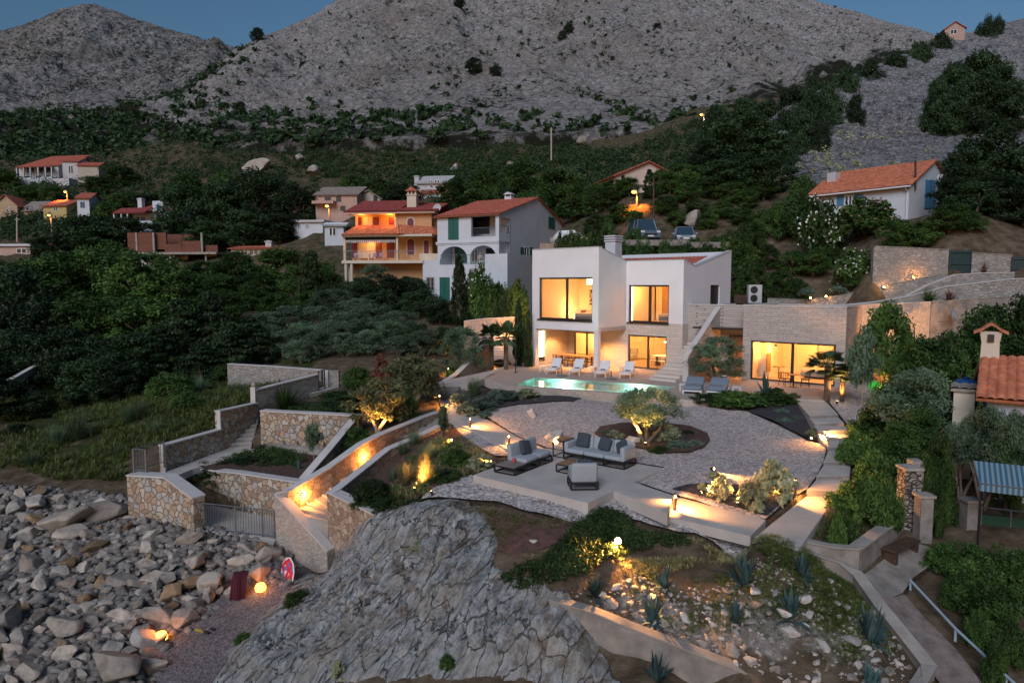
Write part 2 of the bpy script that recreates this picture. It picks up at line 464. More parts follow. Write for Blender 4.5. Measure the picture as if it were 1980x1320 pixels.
def ashlar(name, c1, c2, mortar, bw, bh, rz=0., bdist=.012, msize=.012):
 """coursed limestone cladding; runs along a wall turned by rz"""
 m, nt, b = new_mat(name)
 s = N(nt, 'ShaderNodeTexCoord').outputs['Object']
 sx = N(nt, 'ShaderNodeSeparateXYZ', {0: s})
 u = N(nt, 'ShaderNodeMath', {0: sx.outputs[0], 1: sx.outputs[1]}, operation='ADD')
 cv = N(nt, 'ShaderNodeCombineXYZ', {0: u.outputs[0], 1: sx.outputs[2]})
 br = N(nt, 'ShaderNodeTexBrick', {'Vector': cv.outputs[0], 'Color1': c4(c1), 'Color2': c4(c2), 'Mortar': c4(mortar), 'Scale': 1.0,
           'Mortar Size': msize, 'Mortar Smooth': .4, 'Bias': 0.0, 'Brick Width': bw, 'Row Height': bh})
 br.offset = .37; br.squash = .7; br.squash_frequency = 3
 n1 = N(nt, 'ShaderNodeTexNoise', {'Vector': cv.outputs[0], 'Scale': 5.0, 'Detail': 7.0, 'Roughness': .65})
 cc = mixc(nt, .5, br.outputs[0], ramp(nt, n1.outputs[0], [(.3, g(.55)), (.7, g(1.))]), 'MULTIPLY')
 nt.links.new(cc, b.inputs['Base Color']); b.inputs['Roughness'].default_value = .85; b.inputs['Specular IOR Level'].default_value = .25
 n2 = N(nt, 'ShaderNodeTexNoise', {'Vector': cv.outputs[0], 'Scale': 14.0, 'Detail': 6.0})
 h = N(nt, 'ShaderNodeMath', {0: N(nt, 'ShaderNodeMath', {0: n2.outputs[0], 1: .8}, operation='MULTIPLY').outputs[0], 1: br.outputs['Fac']}, operation='SUBTRACT')
 bump(nt, h.outputs[0], .8, bdist, b)
 return m
RENDER_W = plain('render_white', (.70, .69, .70), .85, .05, .7, .12, .004)
CLAD = ashlar('limestone_cladding', (.64, .58, .52), (.57, .51, .45), (.42, .36, .31), .95, .17)
CLAD2 = ashlar('limestone_courses', (.56, .51, .465), (.46, .415, .38), (.27, .235, .21), .8, .115, bdist=.025)
DECK = ashlar('terrace_stone', (.52, .45, .40), (.50, .43, .38), (.40, .34, .30), .8, .8)
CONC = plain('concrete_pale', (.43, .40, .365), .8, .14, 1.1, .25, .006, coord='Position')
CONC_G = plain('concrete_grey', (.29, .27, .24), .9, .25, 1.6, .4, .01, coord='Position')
CONC_D = plain('concrete_weathered_and_riser_shade', (.22, .20, .175), .9, .35, 2.2, .5, .015, coord='Position')
CAP = plain('cap_stone', (.50, .48, .46), .8, .1, 2., .2, .006, coord='Position')
BLACKM = plain('metal_black', (.018, .018, .02), .45, .2, 8, 0, metal=.3)
DARKF = plain('window_frame_anthracite', (.022, .021, .022), .4, .1, 8, 0)
STEEL = plain('galvanised_steel', (.17, .20, .22), .45, .2, 9, .05, metal=.6)
WHITEM = plain('metal_white', (.72, .73, .74), .45, .05, 8, 0)
WOOD = plain('wood_brown', (.22, .12, .06), .6, .3, 6, .2)
WOODD = plain('wood_dark', (.06, .035, .022), .7, .3, 6, .3)
BRONZE = plain('bollard_bronze', (.16, .09, .06), .45, .15, 8, 0, metal=.4)
FAB_L = plain('fabric_pale_blue', (.30, .335, .36), .95, .06, 12, .35, .004)
FAB_D = plain('fabric_slate', (.045, .055, .072), .95, .1, 14, .4, .004)
FAB_B = plain('fabric_steel_blue', (.16, .205, .25), .95, .08, 12, .35, .004)
FAB_W = plain('fabric_white', (.66, .66, .66), .95, .04, 12, .2, .004)
ROOM_W = plain('room_white', (.72, .66, .56), .8, .03, 2, 0)
ROOM_F = plain('room_floor', (.42, .33, .23), .5, .12, 2, 0)
SOIL = plain('bark_mulch', (.10, .055, .040), 1., .5, 7, 1., .05, coord='Position')
MULCH = plain('dark_lava_mulch', (.045, .042, .048), 1., .5, 9, 1., .04, coord='Position')
def gravel_mat(name, cols, scale, bdist=.02):
 m, nt, b = new_mat(name)
 v = coords(nt, 'Position')
 a = N(nt, 'ShaderNodeTexVoronoi', {'Vector': v, 'Scale': scale}, feature='F1')
 s = N(nt, 'ShaderNodeSeparateColor', {0: a.outputs['Color']})
 k = len(cols)
 c = ramp(nt, s.outputs[0], [(i / (k - .001), q) for i, q in enumerate(cols)], 'CONSTANT')
 n1 = N(nt, 'ShaderNodeTexNoise', {'Vector': v, 'Scale': .9, 'Detail': 4.0})
 n3 = N(nt, 'ShaderNodeTexNoise', {'Vector': v, 'Scale': scale * .32, 'Detail': 5.0, 'Roughness': .8})
 c = mixc(nt, .75, c, ramp(nt, n3.outputs[0], [(.34, g(.42)), (.60, g(1))]), 'MULTIPLY')
 c = mixc(nt, .4, c, ramp(nt, n1.outputs[0], [(.3, g(.6)), (.7, g(1))]), 'MULTIPLY')
 nt.links.new(c, b.inputs['Base Color']); b.inputs['Roughness'].default_value = .9; b.inputs['Specular IOR Level'].default_value = .2
 h = N(nt, 'ShaderNodeMath', {0: 1.0, 1: a.outputs['Distance']}, operation='SUBTRACT')
 bump(nt, h.outputs[0], 1., bdist, b)
 return m
GRAVEL = gravel_mat('pink_grey_gravel', [(.61,.54,.50),(.43,.375,.355),(.53,.46,.43),(.31,.27,.255),(.70,.64,.60),(.49,.43,.405)], 18.)
GRAVEL2 = gravel_mat('coarse_gravel', [(.56,.52,.50),(.38,.34,.33),(.48,.44,.43),(.28,.25,.24),(.64,.61,.59)], 12., .03)
def tile_mat(name, c1, c2):
 return plain(name, c1, .8, .25, 2.5, .3, .01, c2=c2)
TILE_RED = tile_mat('roof_tiles_red', (.34, .085, .055), (.42, .13, .08))
TILE_ORANGE = tile_mat('roof_tiles_orange', (.40, .12, .06), (.52, .19, .10))
TILE_DARK = tile_mat('roof_tiles_crimson', (.24, .045, .04), (.30, .065, .055))
TILE_BROWN = tile_mat('roof_slabs_greybrown', (.22, .19, .165), (.30, .26, .23))
def glass_mat(name, tint=(1, 1, 1), refl=1.0):
 m, nt, b = new_mat(name)
 nt.nodes.remove(b)
 t = N(nt, 'ShaderNodeBsdfTransparent', {0: c4(tint)})
 gl = N(nt, 'ShaderNodeBsdfGlossy', {'Roughness': .02})
 fr = N(nt, 'ShaderNodeFresnel', {0: 1.5})
 k = N(nt, 'ShaderNodeMath', {0: fr.outputs[0], 1: refl}, operation='MULTIPLY')
 mx = N(nt, 'ShaderNodeMixShader', {0: k.outputs[0]})
 nt.links.new(t.outputs[0], mx.inputs[1]); nt.links.new(gl.outputs[0], mx.inputs[2])
 nt.links.new(mx.outputs[0], nt.nodes['Material Output'].inputs[0])
 return m
GLASS = glass_mat('window_glass')
GLASS_D = plain('window_glass_dark', (.02, .025, .03), .08, .1, 3, 0, spec=.8)
WARM = (1.0, .41, .10)
AMBER = (1.0, .36, .07)
SODIUM = (1.0, .24, .02)
E_WARM = emit('lamp_warm', (1.0, .55, .20), 9)
E_SHADE = emit('lampshade_lit', (1.0, .72, .40), 2.2)
E_SODIUM = emit('lamp_sodium', (1.0, .24, .025), 8)
E_AMBER = emit('lantern_amber', (1.0, .32, .04), 3)
E_STRIP = emit('lamp_strip', (1.0, .60, .26), 5)
E_POOL = emit('pool_lamp', (.9, .95, .8), 8)
E_SPOT = emit('floodlight_face', (1.0, .50, .10), 90)
E_GREEN = emit('green_lamp', (.05, .4, .04), .16)
# ---- land, mountains
def leaf_quads(C, Rr, k, size, up=.35, seed=1, flat=1.0, shell=.55):
 """k leaf clusters round each centre C (n,3) with radii Rr (n,3): arrays of vertices and quad faces"""
 rg = np.random.default_rng(seed)
 n = len(C)
 d = rg.normal(size=(n, k, 3)); d /= np.linalg.norm(d, axis=-1, keepdims=True)
 r = rg.random((n, k, 1)) ** shell
 p = C[:, None] + d * r * Rr[:, None]
 nrm = d * .8 + rg.normal(size=d.shape) * .7; nrm[..., 2] += up
 nrm /= np.linalg.norm(nrm, axis=-1, keepdims=True)
 t = np.cross(nrm, rg.normal(size=d.shape)); t /= np.linalg.norm(t, axis=-1, keepdims=True) + 1e-9
 b = np.cross(nrm, t)
 s = np.asarray(size) * (.6 + .8 * rg.random((n, k, 1)))
 t = t * s; b = b * s * .5 * flat
 q = np.stack([p - t, p + b - t * .1, p + t, p - b - t * .1], 2).reshape(-1, 3)
 f = np.arange(len(q)).reshape(-1, 4)
 return q, f
def zone_weights(x, y, polys, soft):
 w = np.zeros(np.shape(x))
 for poly in polys:
  ins = inpoly(x, y, poly); d = pdist(x, y, poly)
  w = np.maximum(w, np.clip(np.where(ins, d, -d) / soft + .5, 0, 1))
 return w
GRASSY = [pp('0,640 700,640 480,800 430,830 320,860 250,870 120,930 0,900'), pp('0,660 -300,660 -300,900 0,900'),
    pp('830,985 935,985 1060,1015 1000,1010 900,1000'), pp('1360,1070 1500,1060 1600,1080 1640,1150 1600,1230 1480,1190 1560,1110'),
    pp('1570,1040 1660,1060 1755,990 1760,900 1640,930'), pp('660,880 800,850 940,890 820,975 700,975')]
STONY = [pp('0,925 240,950 300,1010 520,1050 560,1130 330,1340 -300,1340 -300,930'), pp('1080,1150 1200,1100 1480,1120 1700,1180 1750,1340 1480,1330 1220,1230')]
DRYF = [pp('985,345 1060,318 1260,292 1230,330 1090,350 1010,365'), pp('1560,560 1690,510 1700,545 1600,575')]
def land_mat():
 m, nt, b = new_mat('land')
 v = coords(nt, 'Position')
 z = N(nt, 'ShaderNodeSeparateColor', {0: N(nt, 'ShaderNodeVertexColor', layer_name='zone').outputs[0]})
 def noise(s, d=5.0, r=.6): return N(nt, 'ShaderNodeTexNoise', {'Vector': v, 'Scale': s, 'Detail': d, 'Roughness': r}).outputs[0]
 soil = ramp(nt, noise(1.7), [(.3, (.060, .042, .028)), (.5, (.105, .078, .052)), (.72, (.17, .135, .10))])
 green = ramp(nt, noise(3.5), [(.3, (.016, .026, .008)), (.7, (.055, .07, .022))])
 stone = ramp(nt, noise(6.0, 8.0), [(.3, (.10, .09, .08)), (.7, (.34, .315, .285))])
 dry = ramp(nt, noise(.5), [(.3, (.10, .09, .04)), (.7, (.20, .17, .09))])
 def fac(ch, s, lo, hi):
  mr = N(nt, 'ShaderNodeMath', {0: ch, 1: noise(s, 6.0)}, operation='MULTIPLY')
  return ramp(nt, mr.outputs[0], [(lo, g(0)), (hi, g(1))])
 c = mixc(nt, fac(z.outputs[0], .8, .34, .50), soil, green)
 c = mixc(nt, fac(z.outputs[1], 1.6, .36, .52), c, stone)
 c = mixc(nt, z.outputs[2], c, dry)
 nt.links.new(c, b.inputs['Base Color']); b.inputs['Roughness'].default_value = 1.0; b.inputs['Specular IOR Level'].default_value = .1
 bump(nt, noise(9.0, 8.0, .7), .9, .08, b)
 return m
def build_land():
 na, nl = 760, 620
 a = np.linspace(-1.15, 1.15, na); l = np.linspace(math.log(6), math.log(270), nl)
 A, Lg = np.meshgrid(a, l); Y = np.exp(Lg); X = A * Y
 x, y = X.ravel(), Y.ravel()
 z = gz(x, y)
 far = np.clip((y - 30) / 60, 0, 1)
 z = z + (fbm(x * .6, y * .6, 3) - .5) * .22 * (1 - far) + (fbm(x * 2.5, y * 2.5, 5) - .5) * .10
 for poly, zmax in CARVE:
  ins = inpoly(x, y, poly)
  if not ins.any(): continue
  zm = zmax if not callable(zmax) else zmax(x[ins], y[ins])
  z[ins] = np.minimum(z[ins], zm)
 v = np.stack([x, y, z], -1)
 i = np.arange(na * nl).reshape(nl, na)
 f = np.stack([i[:-1, :-1], i[:-1, 1:], i[1:, 1:], i[1:, :-1]], -1).reshape(-1, 4)
 o = mesh_obj('ground', v, f, land_mat(), smooth=True)
 gr = zone_weights(x, y, GRASSY, 1.2); st = zone_weights(x, y, STONY, 1.5)
 gr = np.maximum(gr, np.clip((y - 55) / 12, 0, 1) * .78)
 gr = np.maximum(gr, .35); st = np.maximum(st, np.clip((y - 140) / 100, 0, .55))
 dr = zone_weights(x, y, DRYF, 3.0) * .9
 at_ = o.data.color_attributes.new('zone', 'FLOAT_COLOR', 'POINT')
 at_.data.foreach_set('color', np.stack([gr, st, dr, np.ones_like(gr)], -1).astype(np.float32).ravel())
 o['kind'] = 'structure'
 return o
def mountain_mat(name, lo, mid, hi, shrub, veg_amt, tan=None, pos=1.0):
 m, nt, b = new_mat(name)
 v = coords(nt, 'Position')
 def noise(s, d=6.0, r=.62): return N(nt, 'ShaderNodeTexNoise', {'Vector': v, 'Scale': s, 'Detail': d, 'Roughness': r}).outputs[0]
 rock = ramp(nt, noise(.16 * pos, 10.0, .78), [(.40, lo), (.47, mid), (.54, hi)])
 if tan is not None:
  rock = mixc(nt, ramp(nt, noise(.012 * pos, 4.0), [(.45, g(0)), (.65, g(.75))]), rock, tan)
 sx_ = N(nt, 'ShaderNodeMapping', {'Vector': v, 'Scale': (1.0, .35, .35)}).outputs[0]
 gl_ = N(nt, 'ShaderNodeTexNoise', {'Vector': sx_, 'Scale': .035 * pos, 'Detail': 7.0, 'Roughness': .7}).outputs[0]
 rock = mixc(nt, ramp(nt, gl_, [(.46, g(0)), (.60, g(.65))]), rock, tuple(q * 1.04 for q in hi))
 crack = N(nt, 'ShaderNodeTexVoronoi', {'Vector': v, 'Scale': .30 * pos, 'Randomness': 1.0}, feature='DISTANCE_TO_EDGE').outputs[0]
 rock = mixc(nt, ramp(nt, crack, [(.0, g(.75)), (.16, g(0))]), rock, lo)
 vg = N(nt, 'ShaderNodeMath', {0: noise(.35 * pos, 5.0, .8), 1: N(nt, 'ShaderNodeMath', {0: noise(.03 * pos, 5.0), 1: veg_amt}, operation='MULTIPLY').outputs[0]}, operation='ADD').outputs[0]
 c = mixc(nt, ramp(nt, vg, [(.66, g(0)), (.74, g(1))]), rock, shrub)
 vcol = N(nt, 'ShaderNodeVertexColor', layer_name='veg').outputs[0]
 gm = N(nt, 'ShaderNodeMath', {0: vcol, 1: noise(.10 * pos, 6.0, .7)}, operation='MULTIPLY').outputs[0]
 c = mixc(nt, ramp(nt, gm, [(.34, g(0)), (.46, g(1))]), c, shrub)
 nt.links.new(c, b.inputs['Base Color']); b.inputs['Roughness'].default_value = 1.0; b.inputs['Specular IOR Level'].default_value = .1
 bump(nt, noise(.30 * pos, 12.0, .78), 1.0, 5.0 / pos, b)
 return m
def mountain(name, foot, ridge, nu, nv, mat, amp, wav, seed, px0, px1, back=.5, skirt=30, veg=None, vexp=1.15):
 """one mountain flank as real relief: foot and ridge stations are (px, py, distance)"""
 foot = np.array(foot, float); ridge = np.array(ridge, float)
 u = np.linspace(px0, px1, nu)
 fpy = np.interp(u, foot[:, 0], foot[:, 1]); fY = np.interp(u, foot[:, 0], foot[:, 2])
 rpy = np.interp(u, ridge[:, 0], ridge[:, 1]); rY = np.interp(u, ridge[:, 0], ridge[:, 2])
 t = np.concatenate([[-.06], np.linspace(0, 1, nv), 1 + np.linspace(0, 1, nv // 6 + 2)[1:]])
 T, U = np.meshgrid(t, u, indexing='ij')
 Tc = np.clip(T, 0, 1)
 Y = fY + (rY - fY) * Tc ** vexp
 py = fpy + (rpy - fpy) * Tc
 b = -(py - 660) / F
 dx = (U - 990) / F; dy = CP + b * SP; dz = -SP + b * CP
 X = dx / dy * Y; Z = H + dz / dy * Y
 over = np.maximum(T - 1, 0)
 Y = Y + over * (rY - fY) * .8; X = X * (1 + over * .4); Z = Z - over * back * (Z - 20)
 Z = np.where(T < 0, Z - skirt, Z)
 w = np.clip(T * 3.0, 0, 1) * (1 - .85 * np.clip((T - .82) / .18, 0, 1))
 x, y = X / wav, Y / wav
 d = (ridged(x, y * .45, seed, 6) - .55) * amp * 1.2 + (fbm(x * 3, y * 2, seed + 40, 5) - .5) * amp * .5 + (ridged(x * 13, y * 8, seed + 80, 4) - .5) * amp * .22 + (ridged(x * 5, y * 3.2, seed + 60, 5) - .5) * amp * .6
 Z = Z + d * w
 v = np.stack([X, Y, Z], -1).reshape(-1, 3)
 nr = len(t)
 i = np.arange(nr * nu).reshape(nr, nu)
 f = np.stack([i[:-1, :-1], i[:-1, 1:], i[1:, 1:], i[1:, :-1]], -1).reshape(-1, 4)
 o = mesh_obj(name, v, f, mat)
 vv = veg(U, py, T).ravel() if veg else np.zeros(nr * nu)
 at_ = o.data.color_attributes.new('veg', 'FLOAT_COLOR', 'POINT')
 at_.data.foreach_set('color', np.repeat(vv[:, None], 4, 1).astype(np.float32).ravel())
 o['kind'] = 'structure'
 return o, np.stack([X, Y, Z], -1), U, py
M_LIME = mountain_mat('limestone_mountain', (.25, .245, .24), (.48, .47, .455), (.57, .555, .54), (.035, .04, .026), .26, (.37, .31, .25))
M_LIMEB = mountain_mat('limestone_mountain_far', (.18, .18, .18), (.36, .358, .355), (.47, .467, .46), (.04, .046, .036), .34, (.30, .27, .22), .7)
M_SCREE = mountain_mat('scree', (.08, .085, .09), (.29, .295, .30), (.46, .465, .47), (.03, .036, .02), .10, None, 4.0)
sm = lambda q, a, b: np.clip((q - a) / (b - a), 0, 1)
mtn, MM_P, MM_U, MM_PY = mountain('mountain_main',
 [(-320,330,225),(0,320,215),(280,300,225),(600,275,205),(1080,262,200),(1300,250,195),(1480,240,190),(2200,240,190)],
 [(-320,262,330),(0,243,350),(250,212,380),(340,176,400),(450,99,450),(495,75,470),(540,60,500),(600,32,530),(640,8,560),(720,-60,620),(900,-140,700),(1300,-140,720),(1450,-60,700),(1560,0,680),(1640,18,660),(1700,40,640),(1780,61,620),(1830,78,600),(2250,160,560)],
 620, 300, M_LIME, 17., 60., 11, -320, 2250,
 veg=lambda U, py, T: np.maximum.reduce([sm(330 - U, 0, 60) * 1.0, sm(520 - U, 0, 120) * sm(T, .72, .95), sm(py, 225, 262) * .9,
  sm(U, 1330, 1440) * sm(py, 170 - (U - 1480) * .25 - 20, 190 - (U - 1480) * .25)]))
lm, LM_P, _, _ = mountain('mountain_far',
 [(-400,280,520),(0,262,520),(300,250,560),(700,220,600)],
 [(-400,130,900),(-120,84,950),(-30,66,950),(20,55,960),(70,38,970),(110,21,980),(150,13,990),(185,11,1000),(230,26,1000),(270,40,990),(320,55,980),(370,68,970),(410,80,960),(450,92,950),(560,120,930),(720,170,900)],
 330, 170, M_LIMEB, 34., 110., 23, -400, 700, veg=lambda U, py, T: np.maximum(sm(py, 205, 240), sm(60 - U, 0, 40) * sm(T, .8, .95) * .6))
scr, SC_P, SC_U, SC_PY = mountain('scree_slope',
 [(1440,330,96),(1500,322,90),(1545,352,80),(1700,338,78),(1980,322,74),(2350,300,70)],
 [(1440,285,108),(1480,236,118),(1520,205,124),(1600,168,136),(1680,132,148),(1760,100,162),(1830,74,176),(1900,56,186),(1980,36,196),(2120,0,205),(2350,-60,215)],
 460, 280, M_SCREE, 2.2, 7., 31, 1440, 2350, back=.15, skirt=10, vexp=1.0)
# ---- sheets and slabs
def sheet(name, poly, zf, mat, holes=(), step=.6, depth=0, kind='structure', parent=None, noise=0.0, smooth=False):
 """a surface with an outline given in plan; zf(x, y) -> height; optional skirt of the given depth"""
 pts = []; edges = []
 loops = [poly] + list(holes)
 for lp in loops:
  b = len(pts); n = len(lp); loc = []
  for i in range(n):
   p, q = lp[i], lp[(i + 1) % n]
   L_ = math.hypot(q[0] - p[0], q[1] - p[1]); k = max(1, int(L_ / step))
   for j in range(k): loc.append((p[0] + (q[0] - p[0]) * j / k, p[1] + (q[1] - p[1]) * j / k))
  pts += loc
  edges += [(b + i, b + (i + 1) % len(loc)) for i in range(len(loc))]
 nb = len(pts)
 xs = [p[0] for p in poly]; ys = [p[1] for p in poly]
 gx, gy = np.meshgrid(np.arange(min(xs), max(xs), step), np.arange(min(ys), max(ys), step))
 gx = gx.ravel() + rng.uniform(-.2, .2, gx.size) * step; gy = gy.ravel() + rng.uniform(-.2, .2, gy.size) * step
 k = inpoly(gx, gy, poly) & (pdist(gx, gy, poly) > step * .35)
 for h in holes: k &= ~inpoly(gx, gy, h) & (pdist(gx, gy, h) > step * .35)
 pts += list(zip(gx[k], gy[k]))
 v, e, f, *_ = delaunay_2d_cdt([Vector(p) for p in pts], edges, [], 0, 1e-5)
 V = np.array([p[:] for p in v]); Fc = np.array([t[:] for t in f])
 cen = V[Fc].mean(1)
 ok = inpoly(cen[:, 0], cen[:, 1], poly)
 for h in holes: ok &= ~inpoly(cen[:, 0], cen[:, 1], h)
 Fc = Fc[ok]
 z = np.asarray(zf(V[:, 0], V[:, 1]), float) * np.ones(len(V))
 if noise: z = z + (fbm(V[:, 0] * 3, V[:, 1] * 3, 2, 4) - .5) * noise
 vs = np.column_stack([V, z]); fs = [tuple(t) for t in Fc]
 if depth:
  m = len(vs)
  cnt = {}
  for t in Fc:
   for a, b in ((t[0], t[1]), (t[1], t[2]), (t[2], t[0])): cnt[(a, b)] = 1
  lo = vs.copy(); lo[:, 2] -= depth
  vs = np.vstack([vs, lo])
  for (a, b) in cnt:
   if (b, a) not in cnt: fs.append((a, a + m, b + m, b))
 o = mesh_obj(name, vs, fs, mat, parent, smooth)
 if kind and parent is None: o['kind'] = kind
 return o
U3 = Vector((0, 0, 1))
def flatf(z): return lambda x, y: np.full(np.shape(x), z)
def plane_of(pts):
 A_ = np.array([[p[0], p[1], 1] for p in pts]); c = np.linalg.lstsq(A_, np.array([p[2] for p in pts]), rcond=None)[0]
 return lambda x, y: c[0] * np.asarray(x) + c[1] * np.asarray(y) + c[2]
def landf(off=.05): return lambda x, y: gz(x, y) + off
def carve(poly, zf): CARVE.append((poly, zf))
def tile_roof(name, a, b, c, d, mat, parent, pitch=.28, row=.38, amp=.05, thick=.10):
 """corrugated clay tiles on the quad a-b (eave, left to right) c-d (ridge, right to left)"""
 a, b, c, d = Vector(a), Vector(b), Vector(c), Vector(d)
 nrm = (b - a).cross(d - a).normalized()
 W = max((b - a).length, (c - d).length); S = max((d - a).length, (c - b).length)
 nc = max(2, int(W / pitch)); nr = max(2, int(S / row))
 us = np.linspace(0, 1, nc * 6 + 1); vs = []
 rows = []
 for r in range(nr):
  rows += [(r / nr + 1e-4, .028), ((r + 1) / nr, 0.0)]
 U = us; prof = amp * np.abs(np.sin(np.pi * U * nc)) ** .8
 pts = []
 for t, lift in rows:
  for u, p in zip(U, prof):
   q = (a + (b - a) * u) * (1 - t) + (d + (c - d) * u) * t + nrm * (p + lift)
   pts.append(q[:])
 n1 = len(U); nr2 = len(rows)
 i = np.arange(n1 * nr2).reshape(nr2, n1)
 f = np.stack([i[:-1, :-1], i[:-1, 1:], i[1:, 1:], i[1:, :-1]], -1).reshape(-1, 4).tolist()
 k = len(pts)
 for q in (a, b, c, d): pts.append((q - nrm * thick)[:])
 for q in (a, b, c, d): pts.append((q + nrm * .004)[:])
 f += [(k, k + 3, k + 2, k + 1)] + [(k + j, k + (j + 1) % 4, k + 4 + (j + 1) % 4, k + 4 + j) for j in range(4)]
 return mesh_obj(name, pts, f, mat, parent)
def holed(mb, a0, a1, z0, z1, t0, t1, holes, axis='x'):
 """a wall with rectangular openings; runs along x (or y), thickness t0..t1"""
 xs = sorted({a0, a1} | {h[0] for h in holes} | {h[1] for h in holes})
 zs = sorted({z0, z1} | {h[2] for h in holes} | {h[3] for h in holes})
 xs = [q for q in xs if a0 <= q <= a1]; zs = [q for q in zs if z0 <= q <= z1]
 for i in range(len(xs) - 1):
  for j in range(len(zs) - 1):
   cx, cz = (xs[i] + xs[i+1]) / 2, (zs[j] + zs[j+1]) / 2
   if any(h[0] < cx < h[1] and h[2] < cz < h[3] for h in holes): continue
   if axis == 'x': mb.box(xs[i], xs[i+1], t0, t1, zs[j], zs[j+1])
   else: mb.box(t0, t1, xs[i], xs[i+1], zs[j], zs[j+1])
 return mb
def window(parent, x0, x1, z0, z1, y, mull=(), fr=.08, dep=.10, name='window', frame=None, pane=None, axis='x', bar=None):
 """frame with its mullions; the panes are its sub-part"""
 m = MB()
 def bx(a0, a1, b0, b1, c0, c1):
  m.box(a0, a1, b0, b1, c0, c1) if axis == 'x' else m.box(b0, b1, a0, a1, c0, c1)
 bx(x0, x1, y, y + dep, z0, z0 + fr); bx(x0, x1, y, y + dep, z1 - fr, z1)
 bx(x0, x0 + fr, y, y + dep, z0 + fr, z1 - fr); bx(x1 - fr, x1, y, y + dep, z0 + fr, z1 - fr)
 for q in mull: bx(q - fr * .8, q + fr * .8, y + .005, y + dep - .005, z0 + fr, z1 - fr)
 if bar: bx(x0 + fr, x1 - fr, y + .01, y + dep - .01, bar - fr * .4, bar + fr * .4)
 f = m.obj(name, frame or DARKF, parent)
 p = MB(); yy = y + dep * .5
 if axis == 'x': p.quad((x0 + fr, yy, z0 + fr), (x1 - fr, yy, z0 + fr), (x1 - fr, yy, z1 - fr), (x0 + fr, yy, z1 - fr))
 else: p.quad((yy, x0 + fr, z0 + fr), (yy, x1 - fr, z0 + fr), (yy, x1 - fr, z1 - fr), (yy, x0 + fr, z1 - fr))
 p.obj('pane', pane or GLASS, f)
 return f
# ---- the villa
VC = atz(1318, 722, 0)
V = Frame(VC, R(-42.5))
A0 = atz(1434, 734, 0)
AN = Frame(A0, R(-38))
villa = thing('villa', 'white two-storey modern villa with cantilevered glazed box behind the pool', 'house', (VC.x, VC.y, 0), R(-42.5))
XL, XI, YF, YB = -10.17, -4.38, -3.33, 7.0
zf = lambda y: 7.45 - .258 * y
zr = lambda y: 7.063 + .222 * (y - 1.5)
w = MB()
holed(w, XL, XI, 2.72, 6.9, YF, YF + .3, [(-9.54, -4.89, 3.42, 6.34)])
w.prism([(XL, YF, 6.9), (XI, YF, 6.9), (XI, YF, zf(YF)), (XL, YF, zf(YF))], (0, .3, 0))
w.prism([(XI, YF + .3, 2.72), (XI, 0, 2.72), (XI, 0, zf(0)), (XI, YF + .3, zf(YF + .3))], (-.3, 0, 0))       # flank of the box
w.box(XL, XI - .0, YF + .3, -.0, 2.72, 2.98)                                                                  # soffit
holed(w, XI, 0, 3.25, 6.9, 0, .3, [(-4.18, -1.05, 3.23, 5.82)])
w.prism([(XI, 0, 6.9), (0, 0, 6.9), (0, 0, zf(0)), (XI, 0, zf(0))], (0, .3, 0))
holed(w, .3, YB, 3.25, 6.9, -.3, 0, [(3.84, 5.27, 3.28, 5.82)], 'y')
w.prism([(0, .3, 6.9), (0, YB, 6.9), (0, YB, zr(YB)), (0, 1.5, zr(1.5)), (0, .3, zf(.3))], (-.3, 0, 0))
w.prism([(XL, YF + .3, 2.72), (XL, YB, 2.72), (XL, YB, zr(YB)), (XL, 1.5, zr(1.5)), (XL, YF + .3, zf(YF + .3))], (.3, 0, 0))
w.box(XL + .3, -.3, YB - .3, YB, 0, zr(YB - .3))
w.obj('wall', RENDER_W, villa)
m = MB()
m.prism([(XL - .9, .8, 0), (XL, .8, 0), (XL, .8, 7.3), (XL - .9, .8, 7.3)], (0, 4.2, 0))
m.obj('side_wing', RENDER_W, villa)
for q in ((XI - .36, XI - .04, YF + .03, YF + .35), (XL, XL + .32, YF, YF + .35)): MB().box(*q, 0, 2.72).obj('column', RENDER_W, villa)
st = MB()
holed(st, -6.2, 0, 0, 3.25, 0.004, .3, [(-4.2, -1.17, .06, 2.37)])
st.box(-6.2, -5.9, .3, .8, 0, 2.72)
holed(st, XL, -6.2, 0, 2.72, .6, .9, [(-9.4, -7.2, .06, 2.3)])
holed(st, YF + .35, .6, 0, 2.72, XL, XL + .25, [(-2.85, -2.1, .25, 2.58)], 'y')
holed(st, .3, YB, 0, 3.25, -.3, -.004, [], 'y')
st.obj('stone_base', CLAD, villa)
rf = MB()
rf.prism([(XL + .3, .3, zf(.3) - .14), (XL + .3, 1.5, zr(1.5) - .14), (XL + .3, YB - .3, zr(YB - .3) - .14), (XL + .3, YB - .3, zr(YB - .3) - .4), (XL + .3, 1.5, zr(1.5) - .4), (XL + .3, .3, zf(.3) - .4)], (-XL - .6, 0, 0))
rf.prism([(XL + .3, YF + .3, zf(YF + .3) - .14), (XL + .3, .3, zf(.3) - .14), (XL + .3, .3, zf(.3) - .4), (XL + .3, YF + .3, zf(YF + .3) - .4)], (XI - XL - .6, 0, 0))
rf.prism([(XL + .3, YB - 1.3, zr(YB - 1.3) - .13), (-.3, YB - 1.3, zr(YB - 1.3) - .13), (-.3, YB - .3, zr(YB - .3) + .005), (XL + .3, YB - .3, zr(YB - .3) + .005)], (0, 0, -.08))
rf.prism([(-1.0, 2.6, zr(2.6) - .13), (-.3, 1.9, zr(1.9) - .02), (-.3, YB - .3, zr(YB - .3)), (-1.0, YB - .3, zr(YB - .3))], (0, 0, -.08))
roof = rf.obj('roof', RENDER_W, villa)
